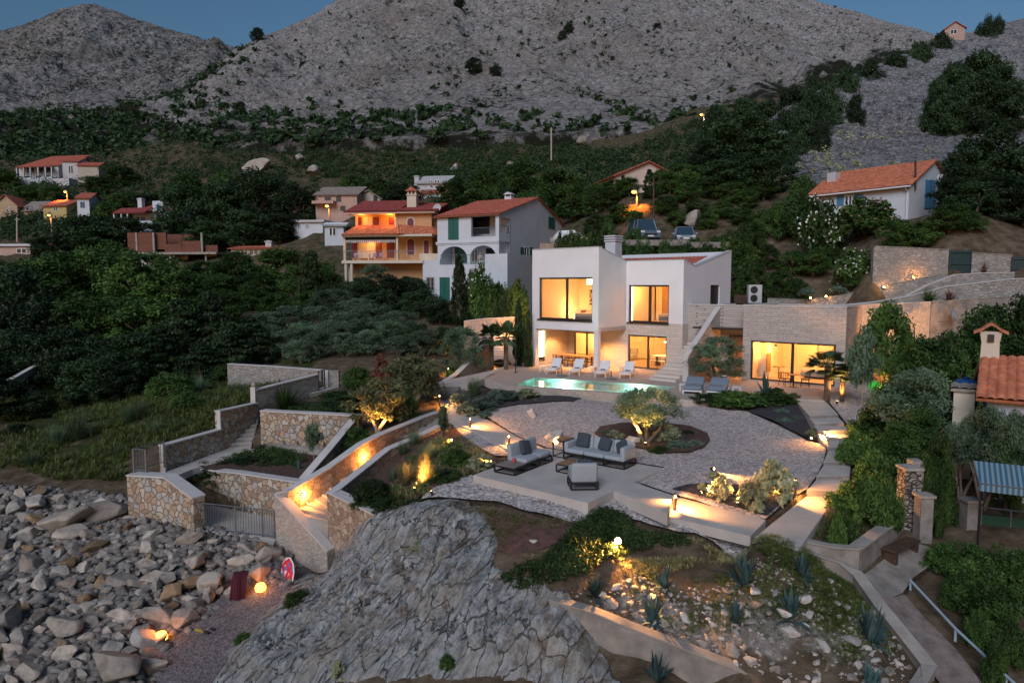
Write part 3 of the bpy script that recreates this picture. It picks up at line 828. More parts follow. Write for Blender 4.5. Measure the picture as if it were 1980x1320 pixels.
tile_roof('roof_tiles', (XL + .7, 1.55, zr(1.55) - .12), (-.9, 1.55, zr(1.55) - .12), (-.9, YB - 1.3, zr(YB - 1.3) - .12), (XL + .7, YB - 1.3, zr(YB - 1.3) - .12), TILE_RED, roof, .30)
m = MB()
cx, cy = -6.85, 2.0
m.box(cx - .44, cx + .44, cy - .44, cy + .44, 6.6, 8.95)
for k in range(3): m.box(cx - .5, cx + .5, cy - .5, cy + .5, 9.0 + k * .17, 9.10 + k * .17)
m.box(cx - .34, cx + .34, cy - .34, cy + .34, 8.95, 9.36)
m.obj('chimney', plain('render_grey_white', (.50, .51, .53), .85, .08, 2), villa)
m = MB(); m.box(XL - .004, XI + .03, YF - .03, YF + .33, zf(YF) + .0, zf(YF) + .05)
m.prism([(XI + .03, YF + .33, zf(YF + .33)), (XI + .03, 0, zf(0)), (XI + .03, 0, zf(0) + .05), (XI + .03, YF + .33, zf(YF + .33) + .05)], (-.36, 0, 0))
m.box(XI, .03, -.03, .33, zf(0) + .003, zf(0) + .05)
m.prism([(.03, .33, zf(.33)), (.03, 1.5, zr(1.5)), (.03, YB, zr(YB)), (.03, YB, zr(YB) + .05), (.03, 1.5, zr(1.5) + .05), (.03, .33, zf(.33) + .05)], (-.36, 0, 0))
m.obj('parapet_cap', plain('flashing_pale', (.48, .48, .49), .5, .05, 4, 0), villa)
wf = window(villa, -9.54, -4.89, 3.42, 6.34, YF + .12, (-7.12,), .11)
m = MB(); m.box(-9.64, -4.85, YF - .10, YF + .12, 3.33, 3.42); m.obj('sill', DARKF, wf)
wf = window(villa, -4.18, -1.05, 3.25, 5.82, .10, (-2.56,), .11)
m = MB(); m.box(-4.26, -1.0, -.10, .10, 3.17, 3.25); m.obj('sill', DARKF, wf)
window(villa, -4.2, -1.17, .06, 2.37, .10, (-2.63,), .10, name='sliding_door')
window(villa, -9.4, -7.2, .06, 2.3, .68, (-8.25,), .09, name='sliding_door')
window(villa, -2.85, -2.1, .25, 2.58, XL + .06, (), .06, axis='y')
m = MB(); m.box(-.2, -.1, 3.84, 5.27, 3.28, 5.82); m.box(-.1, -.06, 4.5, 4.56, 3.3, 5.8)
m.obj('side_door', DARKF, villa)
m = MB()
m.box(XL + .3, -4.7, YF + .3, 2.0, 3.12, 3.26)          # floors
m.box(-4.55, -.3, .3, 4.4, 3.06, 3.22)
fl = m.obj('upper_floor', ROOM_F, villa)
m = MB()
m.box(XL + .3, -4.7, 1.8, 1.9, 3.26, 6.75); m.box(XL + .3, XL + .34, YF + .3, 1.8, 3.26, 6.75); m.box(-4.72, -4.68, YF + .3, 1.8, 3.26, 6.75); m.box(XL + .3, -4.7, YF + .3, 1.8, 6.75, 6.8)
m.box(-4.5, -.3, 4.2, 4.3, 3.22, 6.4); m.box(-4.66, -4.6, .3, 4.2, 3.22, 6.4); m.box(-.34, -.3, .3, 3.8, 3.22, 6.4); m.box(-4.6, -.3, .3, 4.2, 6.35, 6.4)
m.box(XL + .3, -.3, 6.3, 6.4, .05, 2.75); m.box(XL + .26, XL + .3, .9, 6.3, .05, 2.75); m.box(-.36, -.31, .3, 6.3, .05, 2.75); m.box(XL + .3, -.3, .9, 6.3, 2.72, 2.76); m.box(-6.2, -.3, .3, .9, 2.72, 2.76)
m.obj('room_walls', ROOM_W, villa)
m = MB(); m.box(XL + .3, -.3, .9, 6.3, .0, .05); m.box(-6.2, -.3, .3, .9, .0, .05); m.obj('ground_floor', ROOM_F, villa)
# ---- the guest house on the right
annex = thing('guest_house', 'low flat-roofed guest house clad in pale limestone with wide glass front', 'house', (A0.x, A0.y, 0), R(-38))
AW, AH = 5.80, 4.57
m = MB()
holed(m, 0, AW, 0, AH, 0, .3, [(.5, 5.31, .06, 2.46)])
holed(m, .3, 6.0, 0, AH, AW - .3, AW, [], 'y')
holed(m, .3, 6.0, 0, AH, 0, .3, [], 'y')
m.box(.3, AW - .3, 5.7, 6, 0, AH)
m.obj('wall', CLAD2, annex)
m = MB(); m.box(-.03, AW + .03, -.03, .33, AH, AH + .07); m.box(AW - .33, AW + .03, .33, 6.0, AH, AH + .07); m.box(-.03, .33, .33, 6, AH, AH + .07); m.box(.3, AW - .3, .3, 5.7, AH - .35, AH - .22)
m.obj('roof', CAP, annex)
window(annex, .5, 5.31, .06, 2.46, .10, (2.93,), .10, name='sliding_door')
m = MB(); m.box(.3, .34, .3, 5.2, .06, 2.7); m.box(AW - .34, AW - .3, .3, 5.2, .06, 2.7); m.box(.3, AW - .3, 5.1, 5.2, .06, 2.7); m.box(.3, AW - .3, .3, 5.1, 2.66, 2.7)
m.box(.34, .9, 2.4, 5.1, .06, 2.66)
m.obj('room_walls', ROOM_W, annex)
m = MB(); m.box(.3, AW - .3, .3, 5.1, .0, .06); m.obj('floor', ROOM_F, annex)
court = wthing('court_wall', 'warmly lit stone wall of the sunken entrance court beside the guest house', 'wall', AN.w(-1, 1.2))
m = MB()
p = [AN.w(-3.6, 1.3), AN.w(0, 1.3), AN.w(0, 1.6), AN.w(-3.6, 1.6)]
holes = [(-1.3, -.2, 0, 2.62)]
def fbox(mb, fr, x0, x1, y0, y1, z0, z1):
 mb.hexa([fr.w(x0, y0, z0), fr.w(x1, y0, z0), fr.w(x1, y1, z0), fr.w(x0, y1, z0)], [fr.w(x0, y0, z1), fr.w(x1, y0, z1), fr.w(x1, y1, z1), fr.w(x0, y1, z1)])
for x0, x1, z0, z1 in ((-5.0, -1.3, 0, 4.5), (-1.3, -.2, 2.62, 4.5), (-.2, 0, 0, 4.5)): fbox(m, AN, x0, x1, 1.3, 1.6, z0, z1)
m.obj('wall', CLAD2, court)
m = MB(); fbox(m, AN, -5.0, 0, 1.25, 1.65, 4.5, 4.57); m.obj('cap', CAP, court)
cd = wthing('court_door', 'dark entrance door under the canopy in the sunken court', 'door', AN.w(-.75, 1.35))
m = MB(); fbox(m, AN, -1.3, -.2, 1.40, 1.48, .02, 2.62); m.obj('leaf', plain('door_brown', (.10, .055, .03), .5, .2, 4), cd)
m = MB(); fbox(m, AN, -1.34, -1.24, 1.28, 1.40, .02, 2.66); fbox(m, AN, -.26, -.16, 1.28, 1.40, .02, 2.66); fbox(m, AN, -1.24, -.26, 1.28, 1.40, 2.58, 2.66); m.obj('frame', DARKF, cd)
cn = wthing('canopy', 'thin dark canopy slab above the entrance court', 'canopy', AN.w(-1.5, .8, 3.1))
m = MB(); fbox(m, AN, -3.3, -.01, .1, 1.29, 3.04, 3.14); m.obj('slab', DARKF, cn)
SX = 2.15
sw = wthing('stair_wall', 'sloping pale wall with white top beside the outdoor stair', 'wall', V.w(SX, 0))
b0 = V.pix(1335, 736, xl=SX); t0 = V.pix(1331, 690, xl=SX); t1 = V.pix(1396, 590, xl=SX)
m = MB(); m.prism([V.w(SX, t0.y, 0), V.w(SX, t0.y, t0.z), V.w(SX, t1.y, t1.z), V.w(SX, t1.y + 2, t1.z), V.w(SX, t1.y + 2, 0)], V.w(SX - .3, 0) - V.w(SX, 0))
m.obj('wall', CLAD2, sw)
m = MB(); e = V.w(SX - .36, 0) - V.w(SX, 0); q = V.w(SX + .03, 0) - V.w(SX, 0)
m.prism([V.w(SX + .03, t0.y - .05, 0), V.w(SX + .03, t0.y - .05, t0.z + .05), V.w(SX + .03, t0.y, t0.z + .08), V.w(SX + .03, t0.y, 0)], e)
m.prism([V.w(SX + .03, t0.y, t0.z), V.w(SX + .03, t0.y, t0.z + .08), V.w(SX + .03, t1.y, t1.z + .08), V.w(SX + .03, t1.y + 2, t1.z + .08), V.w(SX + .03, t1.y + 2, t1.z), V.w(SX + .03, t1.y, t1.z)], e)
m.obj('cap', CAP, sw)
os_ = wthing('outdoor_stair', 'stone stair climbing along the villa side to the upper door', 'stairs', V.w(1, t0.y))
m = MB(); ns = 18; y0s, y1s = t0.y - .9, 4.4
for k in range(ns):
 ya = y0s + (y1s - y0s) * k / ns
 fbox(m, V, .02, SX - .32, ya, y1s + 1.5, 3.3 * k / ns + (.002 if k else 0), 3.3 * (k + 1) / ns)
m.obj('flight', CLAD, os_)
# ---- terrace and pool
T = lambda s: [atz(*map(float, t.split(',')), 0.0) for t in s.split()]
pool = [atz(993, 744, 0), atz(1262, 763, 0), atz(1306, 747, 0), atz(1034, 729, 0)]
terr = T('934,731 984,746 1274,766.5 1330,773 1400,772 1535,771 1596,774 1618,756') + [AN.w(5.9, 0), AN.w(3, 3), V.w(2, 3), V.w(-9, 4), V.w(-12.5, 2)] + T('985,705 955,720')
sheet('terrace', terr, flatf(0.0), DECK, holes=[pool], step=1.2, depth=.5)
carve(terr, -.6)
carve([AN.w(-6, -.2), AN.w(6.2, -.2), AN.w(6.2, 6.2), AN.w(-6, 6.2)], -.4)
carve([V.w(-11.2, -3.6), V.w(2.3, -3.6), V.w(2.3, 7.2), V.w(-11.2, 7.2)], -.4)
pc = sum(pool, Vector()) / 4
carve([pc + (p - pc) * 1.08 for p in pool], -2.0)
sp_ = wthing('swimming_pool', 'long lit swimming pool with turquoise water on the terrace', 'pool', (pc.x, pc.y, 0))
LINER = plain('pool_liner', (.30, .62, .56), .6, .06, 1.2, .1, coord='Position')
m = MB()
for i in range(4):
 a, b = pool[i], pool[(i + 1) % 4]
 o_ = (pc - (a + b) / 2); n_ = Vector((a.y - b.y, b.x - a.x, 0)).normalized()
 if n_.dot(o_) > 0: n_ = -n_
 m.hexa([a + Vector((0,0,-1.4)), b + Vector((0,0,-1.4)), b + n_ * .2 + Vector((0,0,-1.4)), a + n_ * .2 + Vector((0,0,-1.4))],
     [a + Vector((0,0,-.012)), b + Vector((0,0,-.012)), b + n_ * .2 + Vector((0,0,-.012)), a + n_ * .2 + Vector((0,0,-.012))])
m.prism([p + Vector((0, 0, -1.4)) for p in pool], (0, 0, -.15))
m.obj('basin', LINER, sp_)
wm, nt, b = new_mat('pool_water')
nt.nodes.remove(b)
t_ = N(nt, 'ShaderNodeBsdfTransparent', {0: (.74, .97, .95, 1)})
gl = N(nt, 'ShaderNodeBsdfGlossy', {'Roughness': .03})
nz = N(nt, 'ShaderNodeTexNoise', {'Vector': coords(nt, 'Position'), 'Scale': 2.2, 'Detail': 3.0})
bp = N(nt, 'ShaderNodeBump', {'Height': nz.outputs[0], 'Strength': .12, 'Distance': .05})
nt.links.new(bp.outputs[0], gl.inputs['Normal'])
fr_ = N(nt, 'ShaderNodeFresnel', {0: 1.33}); nt.links.new(bp.outputs[0], fr_.inputs['Normal'])
mx = N(nt, 'ShaderNodeMixShader', {0: fr_.outputs[0]}); nt.links.new(t_.outputs[0], mx.inputs[1]); nt.links.new(gl.outputs[0], mx.inputs[2])
nt.links.new(mx.outputs[0], nt.nodes['Material Output'].inputs[0])
m = MB(); m.add([p + Vector((0, 0, -.09)) for p in pool], [(0, 1, 2, 3)]); m.obj('water', wm, sp_)
u_ = (pool[2] - pool[3]).normalized(); v_ = (pool[0] - pool[3]).normalized()
for px in (1093, 1226):
 q = pool[3] + (pool[2] - pool[3]) * ((ax(px, 41) - pool[3].x) / (pool[2].x - pool[3].x)) + v_ * .02 + Vector((0, 0, -.42))
 m = MB(); m.tube(q, q + v_ * .05, .16, .14, 14); m.obj('pool_lamp', E_POOL, sp_)
 light(sp_, q + v_ * .5, 80, (.75, 1.0, .85), .1, name='pool_bulb')
pw = wthing('pool_wall', 'low pale stone wall carrying the pool edge above the gravel', 'wall', atz(1130, 757, 0))
m = MB(); e0, e1 = atz(984, 746, 0), atz(1276, 766.5, 0); n_ = Vector((e0.y - e1.y, e1.x - e0.x, 0)).normalized()
if n_.y > 0: n_ = -n_
m.hexa([e0 + Vector((0,0,-1.2)), e1 + Vector((0,0,-1.2)), e1 + n_ * -.02 + Vector((0,0,-1.2)), e0 + n_ * -.02 + Vector((0,0,-1.2))] if False else
    [e0 + n_ * .14 + Vector((0,0,-1.2)), e1 + n_ * .14 + Vector((0,0,-1.2)), e1 + n_ * .01 + Vector((0,0,-1.2)), e0 + n_ * .01 + Vector((0,0,-1.2))],
    [e0 + n_ * .14 + Vector((0,0,-.03)), e1 + n_ * .14 + Vector((0,0,-.03)), e1 + n_ * .01 + Vector((0,0,-.03)), e0 + n_ * .01 + Vector((0,0,-.03))])
m.obj('wall', STONE_PALE, pw)
# ---- platform, paths, steps
def slab(name, pts, depth, mat, kind='structure', label=None, cat=None, cz=.25):
 zfun = plane_of(pts)
 o = sheet(name, pts, zfun, mat, step=1.5, depth=depth)
 if label:
  del o['kind']; tag(o, label, cat)
 carve(pts, lambda x, y, f=zfun: f(x, y) - cz)
 return o
PZ = -.85
plat = [atz(915, 918, PZ), atz(1137, 972, PZ), atz(1187, 948.5, PZ), atz(1291, 992, PZ), atz(1301, 957, PZ), atz(1226, 932, PZ), atz(1286, 905, PZ), atz(1056, 866, PZ)]
slab('patio', plat, .38, CONC)
slab('path', [atz(1299.5, 958, -1.13), atz(1481, 1004, -1.17), atz(1451, 1037, -1.19), atz(1290.5, 997, -1.13)], .3, CONC)
slab('path', [atz(842, 772, -.8), atz(886, 775, -.8), atz(911, 793, -.82), atz(1000, 844, -.84), atz(1054, 867, -.845), atz(1008, 881, -.845), atz(978, 867, -.84), atz(909, 829, -.82), atz(868, 812, -.82), atz(861, 790, -.8)], .25, CONC)
def steps(name, label, fronts, zs, depth, mat, first=None):
 """treads between successive front edges (pixel pairs), each at its level"""
 o = wthing(name, label, 'steps', atz(*fronts[0][0], zs[0]))
 m = MB(); prev = first; poly = []
 for (l_, r_), z in zip(fronts, zs):
  a, b = atz(*l_, z), atz(*r_, z)
  if prev is not None:
   pa, pb = prev[0].copy(), prev[1].copy(); k = (a - pa); k.z = 0
   if k.length > 0: pa += k.normalized() * -.003; pb += k.normalized() * -.003
   pa.z = z; pb.z = z
   m.hexa([a + Vector((0,0,-depth)), b + Vector((0,0,-depth)), pb + Vector((0,0,-depth)), pa + Vector((0,0,-depth))], [a, b, pb, pa])
   poly.append([a, b, pb, pa]); carve(poly[-1], z - .3); k_ = Vector((b.y - a.y, a.x - b.x, 0)).normalized() * .004; MB().quad(a + k_ - U3 * .008, b + k_ - U3 * .008, b + k_ - U3 * .3, a + k_ - U3 * .3).obj('riser_shade', CONC_D, o)  # darker thin face over each step front: its shade put into the colour
  prev = (a, b)
 m.obj('treads', mat, o, bevel=.012)
 return o
fr = [((1538, 771), (1597, 774)), ((1566, 804), (1621, 801)), ((1575, 818.5), (1632, 817)), ((1583, 833), (1646, 831)), ((1599, 847), (1656, 846)), ((1602, 864), (1660, 863)), ((1592, 893), (1645, 891)), ((1578, 920), (1643, 919)), ((1560, 947), (1617, 948)), ((1459, 1038), (1543, 1063))]
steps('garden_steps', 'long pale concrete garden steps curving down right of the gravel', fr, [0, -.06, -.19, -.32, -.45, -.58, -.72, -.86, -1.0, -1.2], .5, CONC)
fl_ = [((849, 742), (890, 742))]; n5 = 5
for k in range(1, n5 + 1): fl_.append(((849 - 7 * k / 5 * 2.2, 742 + 31 * k / n5), (890 - 3.6 * k, 742 + 31 * k / n5)))
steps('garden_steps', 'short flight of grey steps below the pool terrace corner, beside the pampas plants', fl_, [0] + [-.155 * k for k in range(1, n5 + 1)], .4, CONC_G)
slab('path', T('868,734 900,727 950,716 985,705 960,722 936,732 905,743 888,741 850,741'), .4, CONC)
# ---- gravel and planting beds
gv = pp('938,805 950,790 1000,783 1110,776 1200,772 1285,780 1330,786 1400,793 1445,797 1500,822 1560,853 1599,862 1592,895 1578,922 1560,948 1540,960 1481,1005 1300,957 1226,932 1286,905 1056,866 1000,844')
sheet('gravel', gv, landf(.05), GRAVEL, step=.35, noise=.05, smooth=True); carve(gv, lambda x, y: gz(x, y) - .12)
for s, mt, nz_ in (('1600,776 1625,745 1690,715 1720,700 1740,760 1700,870 1665,864 1646,832 1622,802', GRAVEL, .05),
       ('812,968 850,938 915,922 1137,978 1187,954 1290,996 1451,1040 1480,1048 1380,1049 1310,1031 1235,1008 1180,1000 1100,1012 1020,990 960,972 890,966', GRAVEL2, .08),
       ('868,815 909,831 978,869 1000,884 960,884 915,862 890,840', GRAVEL2, .07)):
 q = pp(s); sheet('gravel', q, landf(.06), mt, step=.35, noise=nz_, smooth=True); carve(q, lambda x, y: gz(x, y) - .1)
for nm, s, mt, off in (('planting_bed', '1149,842 1160,830 1185,824 1230,821 1290,822 1335,828 1368,842 1373,856 1360,870 1330,879 1290,880 1240,871 1180,861', SOIL, .13),
        ('planting_bed', '1445,798 1500,783 1540,778 1566,806 1602,864 1560,851 1500,820', MULCH, .12),
        ('planting_bed', '900,772 985,758 1130,768 1275,776 1285,782 1200,774 1110,778 1000,786 945,796 905,792', MULCH, .12),
        ('planting_bed', '1299,950 1330,941 1400,940 1480,945 1536,957 1560,948 1483,1003 1440,992', MULCH, .12),
        ('planting_bed', '800,972 640,962 650,930 800,842 870,815 915,862 960,886 930,905 850,938', SOIL, .05),
        ('planting_bed', '935,990 985,985 1060,1010 1160,1000 1080,1060 1000,1080 945,1060', plain('red_soil', (.11, .055, .045), 1., .4, 5, .8, .03, coord='Position'), .04)):
 q = pp(s); sheet(nm, q, landf(off), mt, step=.3, noise=.10, smooth=True)
# ---- garden walls, stairs to the sea, fences
def wallrun(name, label, tops, zb, thick, mat, cap=.06, capmat=None, cat='wall', over=.04, side=1):
 """a wall along world points (its visible top edge), thick away from the camera, down to zb (a number or one per point)"""
 n = len(tops)
 if not hasattr(zb, '__len__'): zb = [zb] * n
 nr = []
 for i in range(n):
  a, b = tops[max(i - 1, 0)], tops[min(i + 1, n - 1)]
  d = Vector((b.x - a.x, b.y - a.y, 0)).normalized(); q = Vector((-d.y, d.x, 0))
  if q.dot(Vector((tops[i].x, tops[i].y, 0))) < 0: q = -q
  nr.append(q * side)
 mid = tops[n // 2]
 o = wthing(name, label, cat, (mid.x, mid.y, min(zb)))
 m = MB()
 def run(off0, off1, zt, zl):
  vs = []
  for i, p in enumerate(tops):
   f0 = p + nr[i] * off0; f1 = p + nr[i] * off1
   vs += [(f0.x, f0.y, zl[i]), (f0.x, f0.y, zt[i]), (f1.x, f1.y, zt[i]), (f1.x, f1.y, zl[i])]
  fs = [(0, 1, 2, 3), tuple(4 * (n - 1) + k for k in (3, 2, 1, 0))]
  for i in range(n - 1):
   for k in range(4): fs.append((4*i + k, 4*(i+1) + k, 4*(i+1) + (k+1) % 4, 4*i + (k+1) % 4))
  return vs, fs
 c = cap or 0
 m.add(*run(0, thick, [p.z - c for p in tops], zb)).obj('wall', mat, o)
 if cap: MB().add(*run(-over, thick + over, [p.z for p in tops], [p.z - c + .002 for p in tops])).obj('cap', capmat or CAP, o)
 return o
def vt(px, pyb, z, pyt):
 b = atz(px, pyb, z); t = at(px, pyt, b.y); return Vector((b.x, b.y, t.z))
def vts(*q): return [vt(*t) for t in q]
def tz(*q): return [atz(*t) for t in q]
def ty(*q): return [at(*t) for t in q]
U3 = Vector((0, 0, 1))
# --- terraced beds on the left
wallrun('garden_wall', 'grey rubble wall with thin pale top behind the upper garden gate', vts((440, 722, -.2, 703), (530, 728, -.3, 708), (621, 735, -.35, 715)), -1.3, .35, STONE_GREY, .05)
wallrun('garden_wall', 'rubble boundary wall with white cap rising from the ball-topped post to the garden gate', vts((496, 792, -.95, 753), (616, 752, -.45, 723)), -1.9, .3, STONE_GREY, .06)
p_ = wthing('gate_post', 'slim white post with a stone ball on top at the head of the stair', 'post', vt(491, 792, -.95, 760))
q = vt(491, 792, -.95, 748); MB().box(q.x - .13, q.x + .13, q.y - .1, q.y + .25, -1.9, q.z).obj('shaft', CAP, p_)
m = MB(); m.lathe([(.01, 0), (.1, .03), (.14, .12), (.1, .22), (.01, .26)], 10, (q.x, q.y + .08, q.z - .01)); m.obj('ball', STONE_PALE, p_, True)
wallrun('garden_wall', 'stepped warm stone wall with white end beside the pale stair', vts((428, 872, -2.42, 794), (499, 800, -1.1, 778)), -3.0, .3, STONE_WARM, .06)
wallrun('garden_wall', 'long warm rubble wall with white cap between the wild slope and the landing', vts((320, 912, -2.5, 860), (430, 871, -2.4, 829)), -3.4, .3, STONE_WARM, .06)
MB().box(*(lambda a: (a.x - .16, a.x + .02, a.y - .03, a.y + .33, -3.2, a.z + .02))(vt(428, 872, -2.42, 794))).obj('wall_end', CAP, None)
tag(bpy.data.objects['wall_end'], 'white upright end slab of the stepped stone wall', 'wall end')
e_ = MB().box(*(lambda a: (a.x - .16, a.x + .02, a.y - .03, a.y + .33, -3.4, a.z + .02))(vt(320, 912, -2.5, 860))).obj('wall_end', CAP, None)
tag(e_, 'white upright end slab beside the small railing', 'wall end')
W4 = vts((505, 864, -2.42, 793), (560, 868, -2.42, 796), (625, 873, -2.42, 799), (694, 878, -2.42, 803))
wallrun('retaining_wall', 'tall crazy-paved retaining wall of cream and pink stones above the juniper bed', W4, -3.2, .4, STONE_WARM, .06)
b4 = wthing('stone_ledge', 'low stone ledge along the foot of the tall crazy-paved wall', 'ledge', W4[1])
m = MB(); a, b = tz((508, 866, -2.4), (640, 880, -2.4)); n_ = Vector((b.y - a.y, a.x - b.x, 0)).normalized()
m.hexa([a - U3*.3, b - U3*.3, b - n_*.4 - U3*.3, a - n_*.4 - U3*.3], [a + U3*.22, b + U3*.22, b - n_*.4 + U3*.22, a - n_*.4 + U3*.22]); m.obj('slab', CONC_G, b4)
W5 = vts((374, 963, -4.0, 904), (460, 984, -4.0, 913), (540, 1003, -4.0, 925), (586, 1014, -4.0, 932))
wallrun('retaining_wall', 'crazy-paved retaining wall behind the long steel fence with white cap', W5, -4.8, .35, STONE_WARM, .06)
W6 = vts((249, 1003, -4.05, 917), (322, 1014, -4.05, 921), (376, 1031, -4.05, 962))
wallrun('retaining_wall', 'bent cream stone wall with broad white sloping cap above the boulders', W6, -5.0, .5, STONE_WARM, .07, over=.05)
steps('stair', 'narrow pale stair climbing between the stepped wall and the tall crazy-paved wall',
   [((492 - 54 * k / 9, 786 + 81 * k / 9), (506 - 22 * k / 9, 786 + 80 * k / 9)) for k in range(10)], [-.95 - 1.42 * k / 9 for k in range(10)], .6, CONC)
slab('path', tz((438, 867, -2.38), (484, 866, -2.38), (508, 870, -2.4), (440, 888, -2.4), (372, 906, -2.42), (344, 918, -2.45), (322, 912, -2.45)), .3, CONC)
bed = [W4[0], W4[3], atz(588, 930, -2.45), W5[2], W5[1], W5[0], atz(440, 888, -2.45)]
sheet('planting_bed', bed, flatf(-2.44), SOIL, step=.5, noise=.1)
carve([Vector((p.x, p.y, 0)) for p in [atz(322, 912, -2.45), atz(438, 867, -2.4), W4[0], W4[3], atz(588, 930, -2.45), W5[3], W5[0], atz(344, 918, -2.45)]], -2.75)
lt = [atz(362, 1024, -4.05), atz(532, 1044, -4.05), W5[3] + Vector((.6, 0, 0)), W5[0] - Vector((.8, 0, 0))]
sheet('paving', lt, flatf(-4.02), CONC, step=1.0, depth=.3)
carve([p + (p - lt[0]) * .0 for p in lt], -4.3)
carve([W5[0] - Vector((2.5, 0, 0)), W5[0], lt[0], W6[0]], -4.0)
fence_f = MB().prism([p + U3 * .0 for p in [lt[0] + Vector((0, -.22, -.1)), lt[1] + Vector((0, -.22, -.1)), lt[1], lt[0]]], (0, 0, -.7))
tag(fence_f.obj('terrace_edge', CONC_G), 'grey concrete edge beam under the long steel fence', 'edge beam')
def bar_fence(name, label, pts, h, mat, gap=.12, r=.011, posts=(), cat='fence'):
 """steel fence along base points: posts, two rails, thin bars (one mesh per part)"""
 o = wthing(name, label, cat, pts[0])
 bars = MB(); n = 0
 for a, b in zip(pts[:-1], pts[1:]):
  a, b = Vector(a), Vector(b); n = max(2, int((b - a).length / gap))
  for k in range(1, n):
   p = a + (b - a) * k / n; bars.tube(p + U3 * .10, p + U3 * (h - .03), r, n=5)
 for q in (h, .10): MB().path([Vector(p) + U3 * q for p in pts], .023, 6).obj('rail', mat, o)
 bars.obj('bars', mat, o)
 al = list(pts) + [Vector(pts[0]) + (Vector(pts[-1]) - Vector(pts[0])) * t for t in posts]
 for p in al:
  p = Vector(p); MB().box(p.x - .03, p.x + .03, p.y - .03, p.y + .03, p.z - .15, p.z + h + .02).obj('post', mat, o)
 return o
fp = tz((363, 1021, -4.04), (456, 1032, -4.04), (508, 1038, -4.04), (531, 1042, -4.04))
bar_fence('fence', 'long galvanised bar fence on the terrace edge above the boulders', fp, 1.12, STEEL, .115)
rp = [W6[0] + Vector((.15, .3, .02)), atz(318, 903, -2.2)]
rp[1].z = rp[0].z + .05
bar_fence('railing', 'short steel bar railing at the left end of the white capped wall', [W6[0] + Vector((.75, .15, .02)), rp[0], rp[1]], 1.0, STEEL, .13, cat='railing')
gt = bar_fence('garden_gate', 'narrow dark bar gate beside the pale upper garden pillar', vts((616, 752, -.45, 752), (628, 748, -.42, 748)), 1.05, BLACKM, .11, cat='gate')
p_ = wthing('gate_pillar', 'pale pillar beside the narrow upper garden gate', 'pillar', vt(630, 746, -.42, 740))
q = vt(630, 746, -.42, 716); MB().box(q.x - .12, q.x + .18, q.y - .1, q.y + .3, -1.2, q.z).obj('shaft', CAP, p_)
MB().box(q.x + .182, q.x + .8, q.y + .02, q.y + .35, -1.2, q.z - .02).obj('wall', STONE_GREY, p_)
slab('path', tz((598, 762, -.62), (616, 750, -.5), (640, 742, -.45), (668, 735, -.4), (690, 735, -.4), (672, 743, -.45), (640, 752, -.55)), .3, CONC)
# --- the stair down to the beach
W8 = tz((556, 950, -2.2), (602, 924, -1.9), (640, 902, -1.65), (702, 857, -1.1), (736, 840, -.95), (822, 805, -.72), (850, 796, -.68))
W9 = tz((632, 951, -2.0), (645, 943, -1.95), (700, 900, -1.65), (745, 865, -1.25), (793, 845, -1.05), (845, 821, -.82))
wallrun('stair_wall', 'long plastered wall with pale top along the upper side of the beach stair, lit warm', W8, [-3.9, -3.6, -3.3, -2.8, -2.6, -1.9, -1.6], .3, STONE_TAN, .06)
wallrun('stair_wall', 'long low wall with pale top on the garden side of the beach stair', W9, [-4.2, -4.0, -3.3, -2.8, -2.5, -1.8], .28, STONE_TAN, .06, side=-1)
wallrun('stair_wall', 'blunt stone wall running from the beach stair into the grey rock, lit warm from below', tz((634, 950, -2.0), (672, 968, -2.05), (724, 993, -2.12)), -5.2, .45, STONE_TAN, .06)
o = wthing('stair_wall', 'big pale wedge-shaped stone wall beside the boulders at the foot of the stair', 'wall', atz(560, 1060, -4.4))
P0, P1 = atz(533, 1047, -4.15), atz(633, 1092, -4.6)
t0 = Vector((P0.x, P0.y, at(533, 956, P0.y).z)); t1 = Vector((P1.x, P1.y, at(641, 1068, P1.y).z)); tb = Vector((W8[0].x, W8[0].y, W8[0].z))
nn = Vector((P0.y - P1.y, P1.x - P0.x, 0)).normalized()
m = MB(); m.prism([P0 - U3 * 1, P1 - U3 * 1, t1, t0], nn * .42); m.prism([t0 - U3 * 2.5, t0, tb, tb - U3 * 2.2], nn * .3)
m.obj('wall', STONE_PALE, o)
m = MB(); m.prism([t0 + U3 * .002, t1 + U3 * .002, t1 + U3 * .06, t0 + U3 * .06], nn * .45); m.prism([t0, t0 + U3 * .06, tb + U3 * .06, tb], nn * .32); m.obj('cap', CAP, o)
A_, B_, C_, D_ = atz(594, 996, -3.2), atz(652, 986, -3.2), atz(634, 1078, -4.75), atz(680, 1060, -4.75)
o = wthing('stair', 'lower flight of warmly lit stone steps reaching the beach', 'stairs', (A_ + D_) / 2)
m = MB()
for k in range(9):
 a, b = A_ + (C_ - A_) * k / 9, B_ + (D_ - B_) * k / 9; c, d = A_ + (C_ - A_) * (k + 1) / 9, B_ + (D_ - B_) * (k + 1) / 9
 z = -3.2 - 1.55 * k / 9
 for v_ in (a, b, c, d): v_.z = z
 m.hexa([c - U3, d - U3, b - U3, a - U3], [c, d, b, a])
m.obj('treads', plain('step_stone', (.42, .35, .27), .85, .2, 3, .3), o)
o = wthing('stair', 'upper flight of the beach stair between two low walls', 'stairs', (W8[3] + W9[3]) / 2)
m = MB(); ns = 16
def along(w, t):
 t = t * (len(w) - 1); i = min(int(t), len(w) - 2); return w[i] + (w[i + 1] - w[i]) * (t - i)
for k in range(ns):
 q = [along(W8, k / ns), along(W9, k / ns), along(W9, (k + 1) / ns), along(W8, (k + 1) / ns)]
 t_ = (k + 1) / ns; z = along(W8, t_).z - .30 - .70 * min(1, (1 - t_) * 2.4)
 for v_ in q: v_.z = z
 m.hexa([p - U3 * .8 for p in q], q)
m.obj('treads', CONC_G, o)
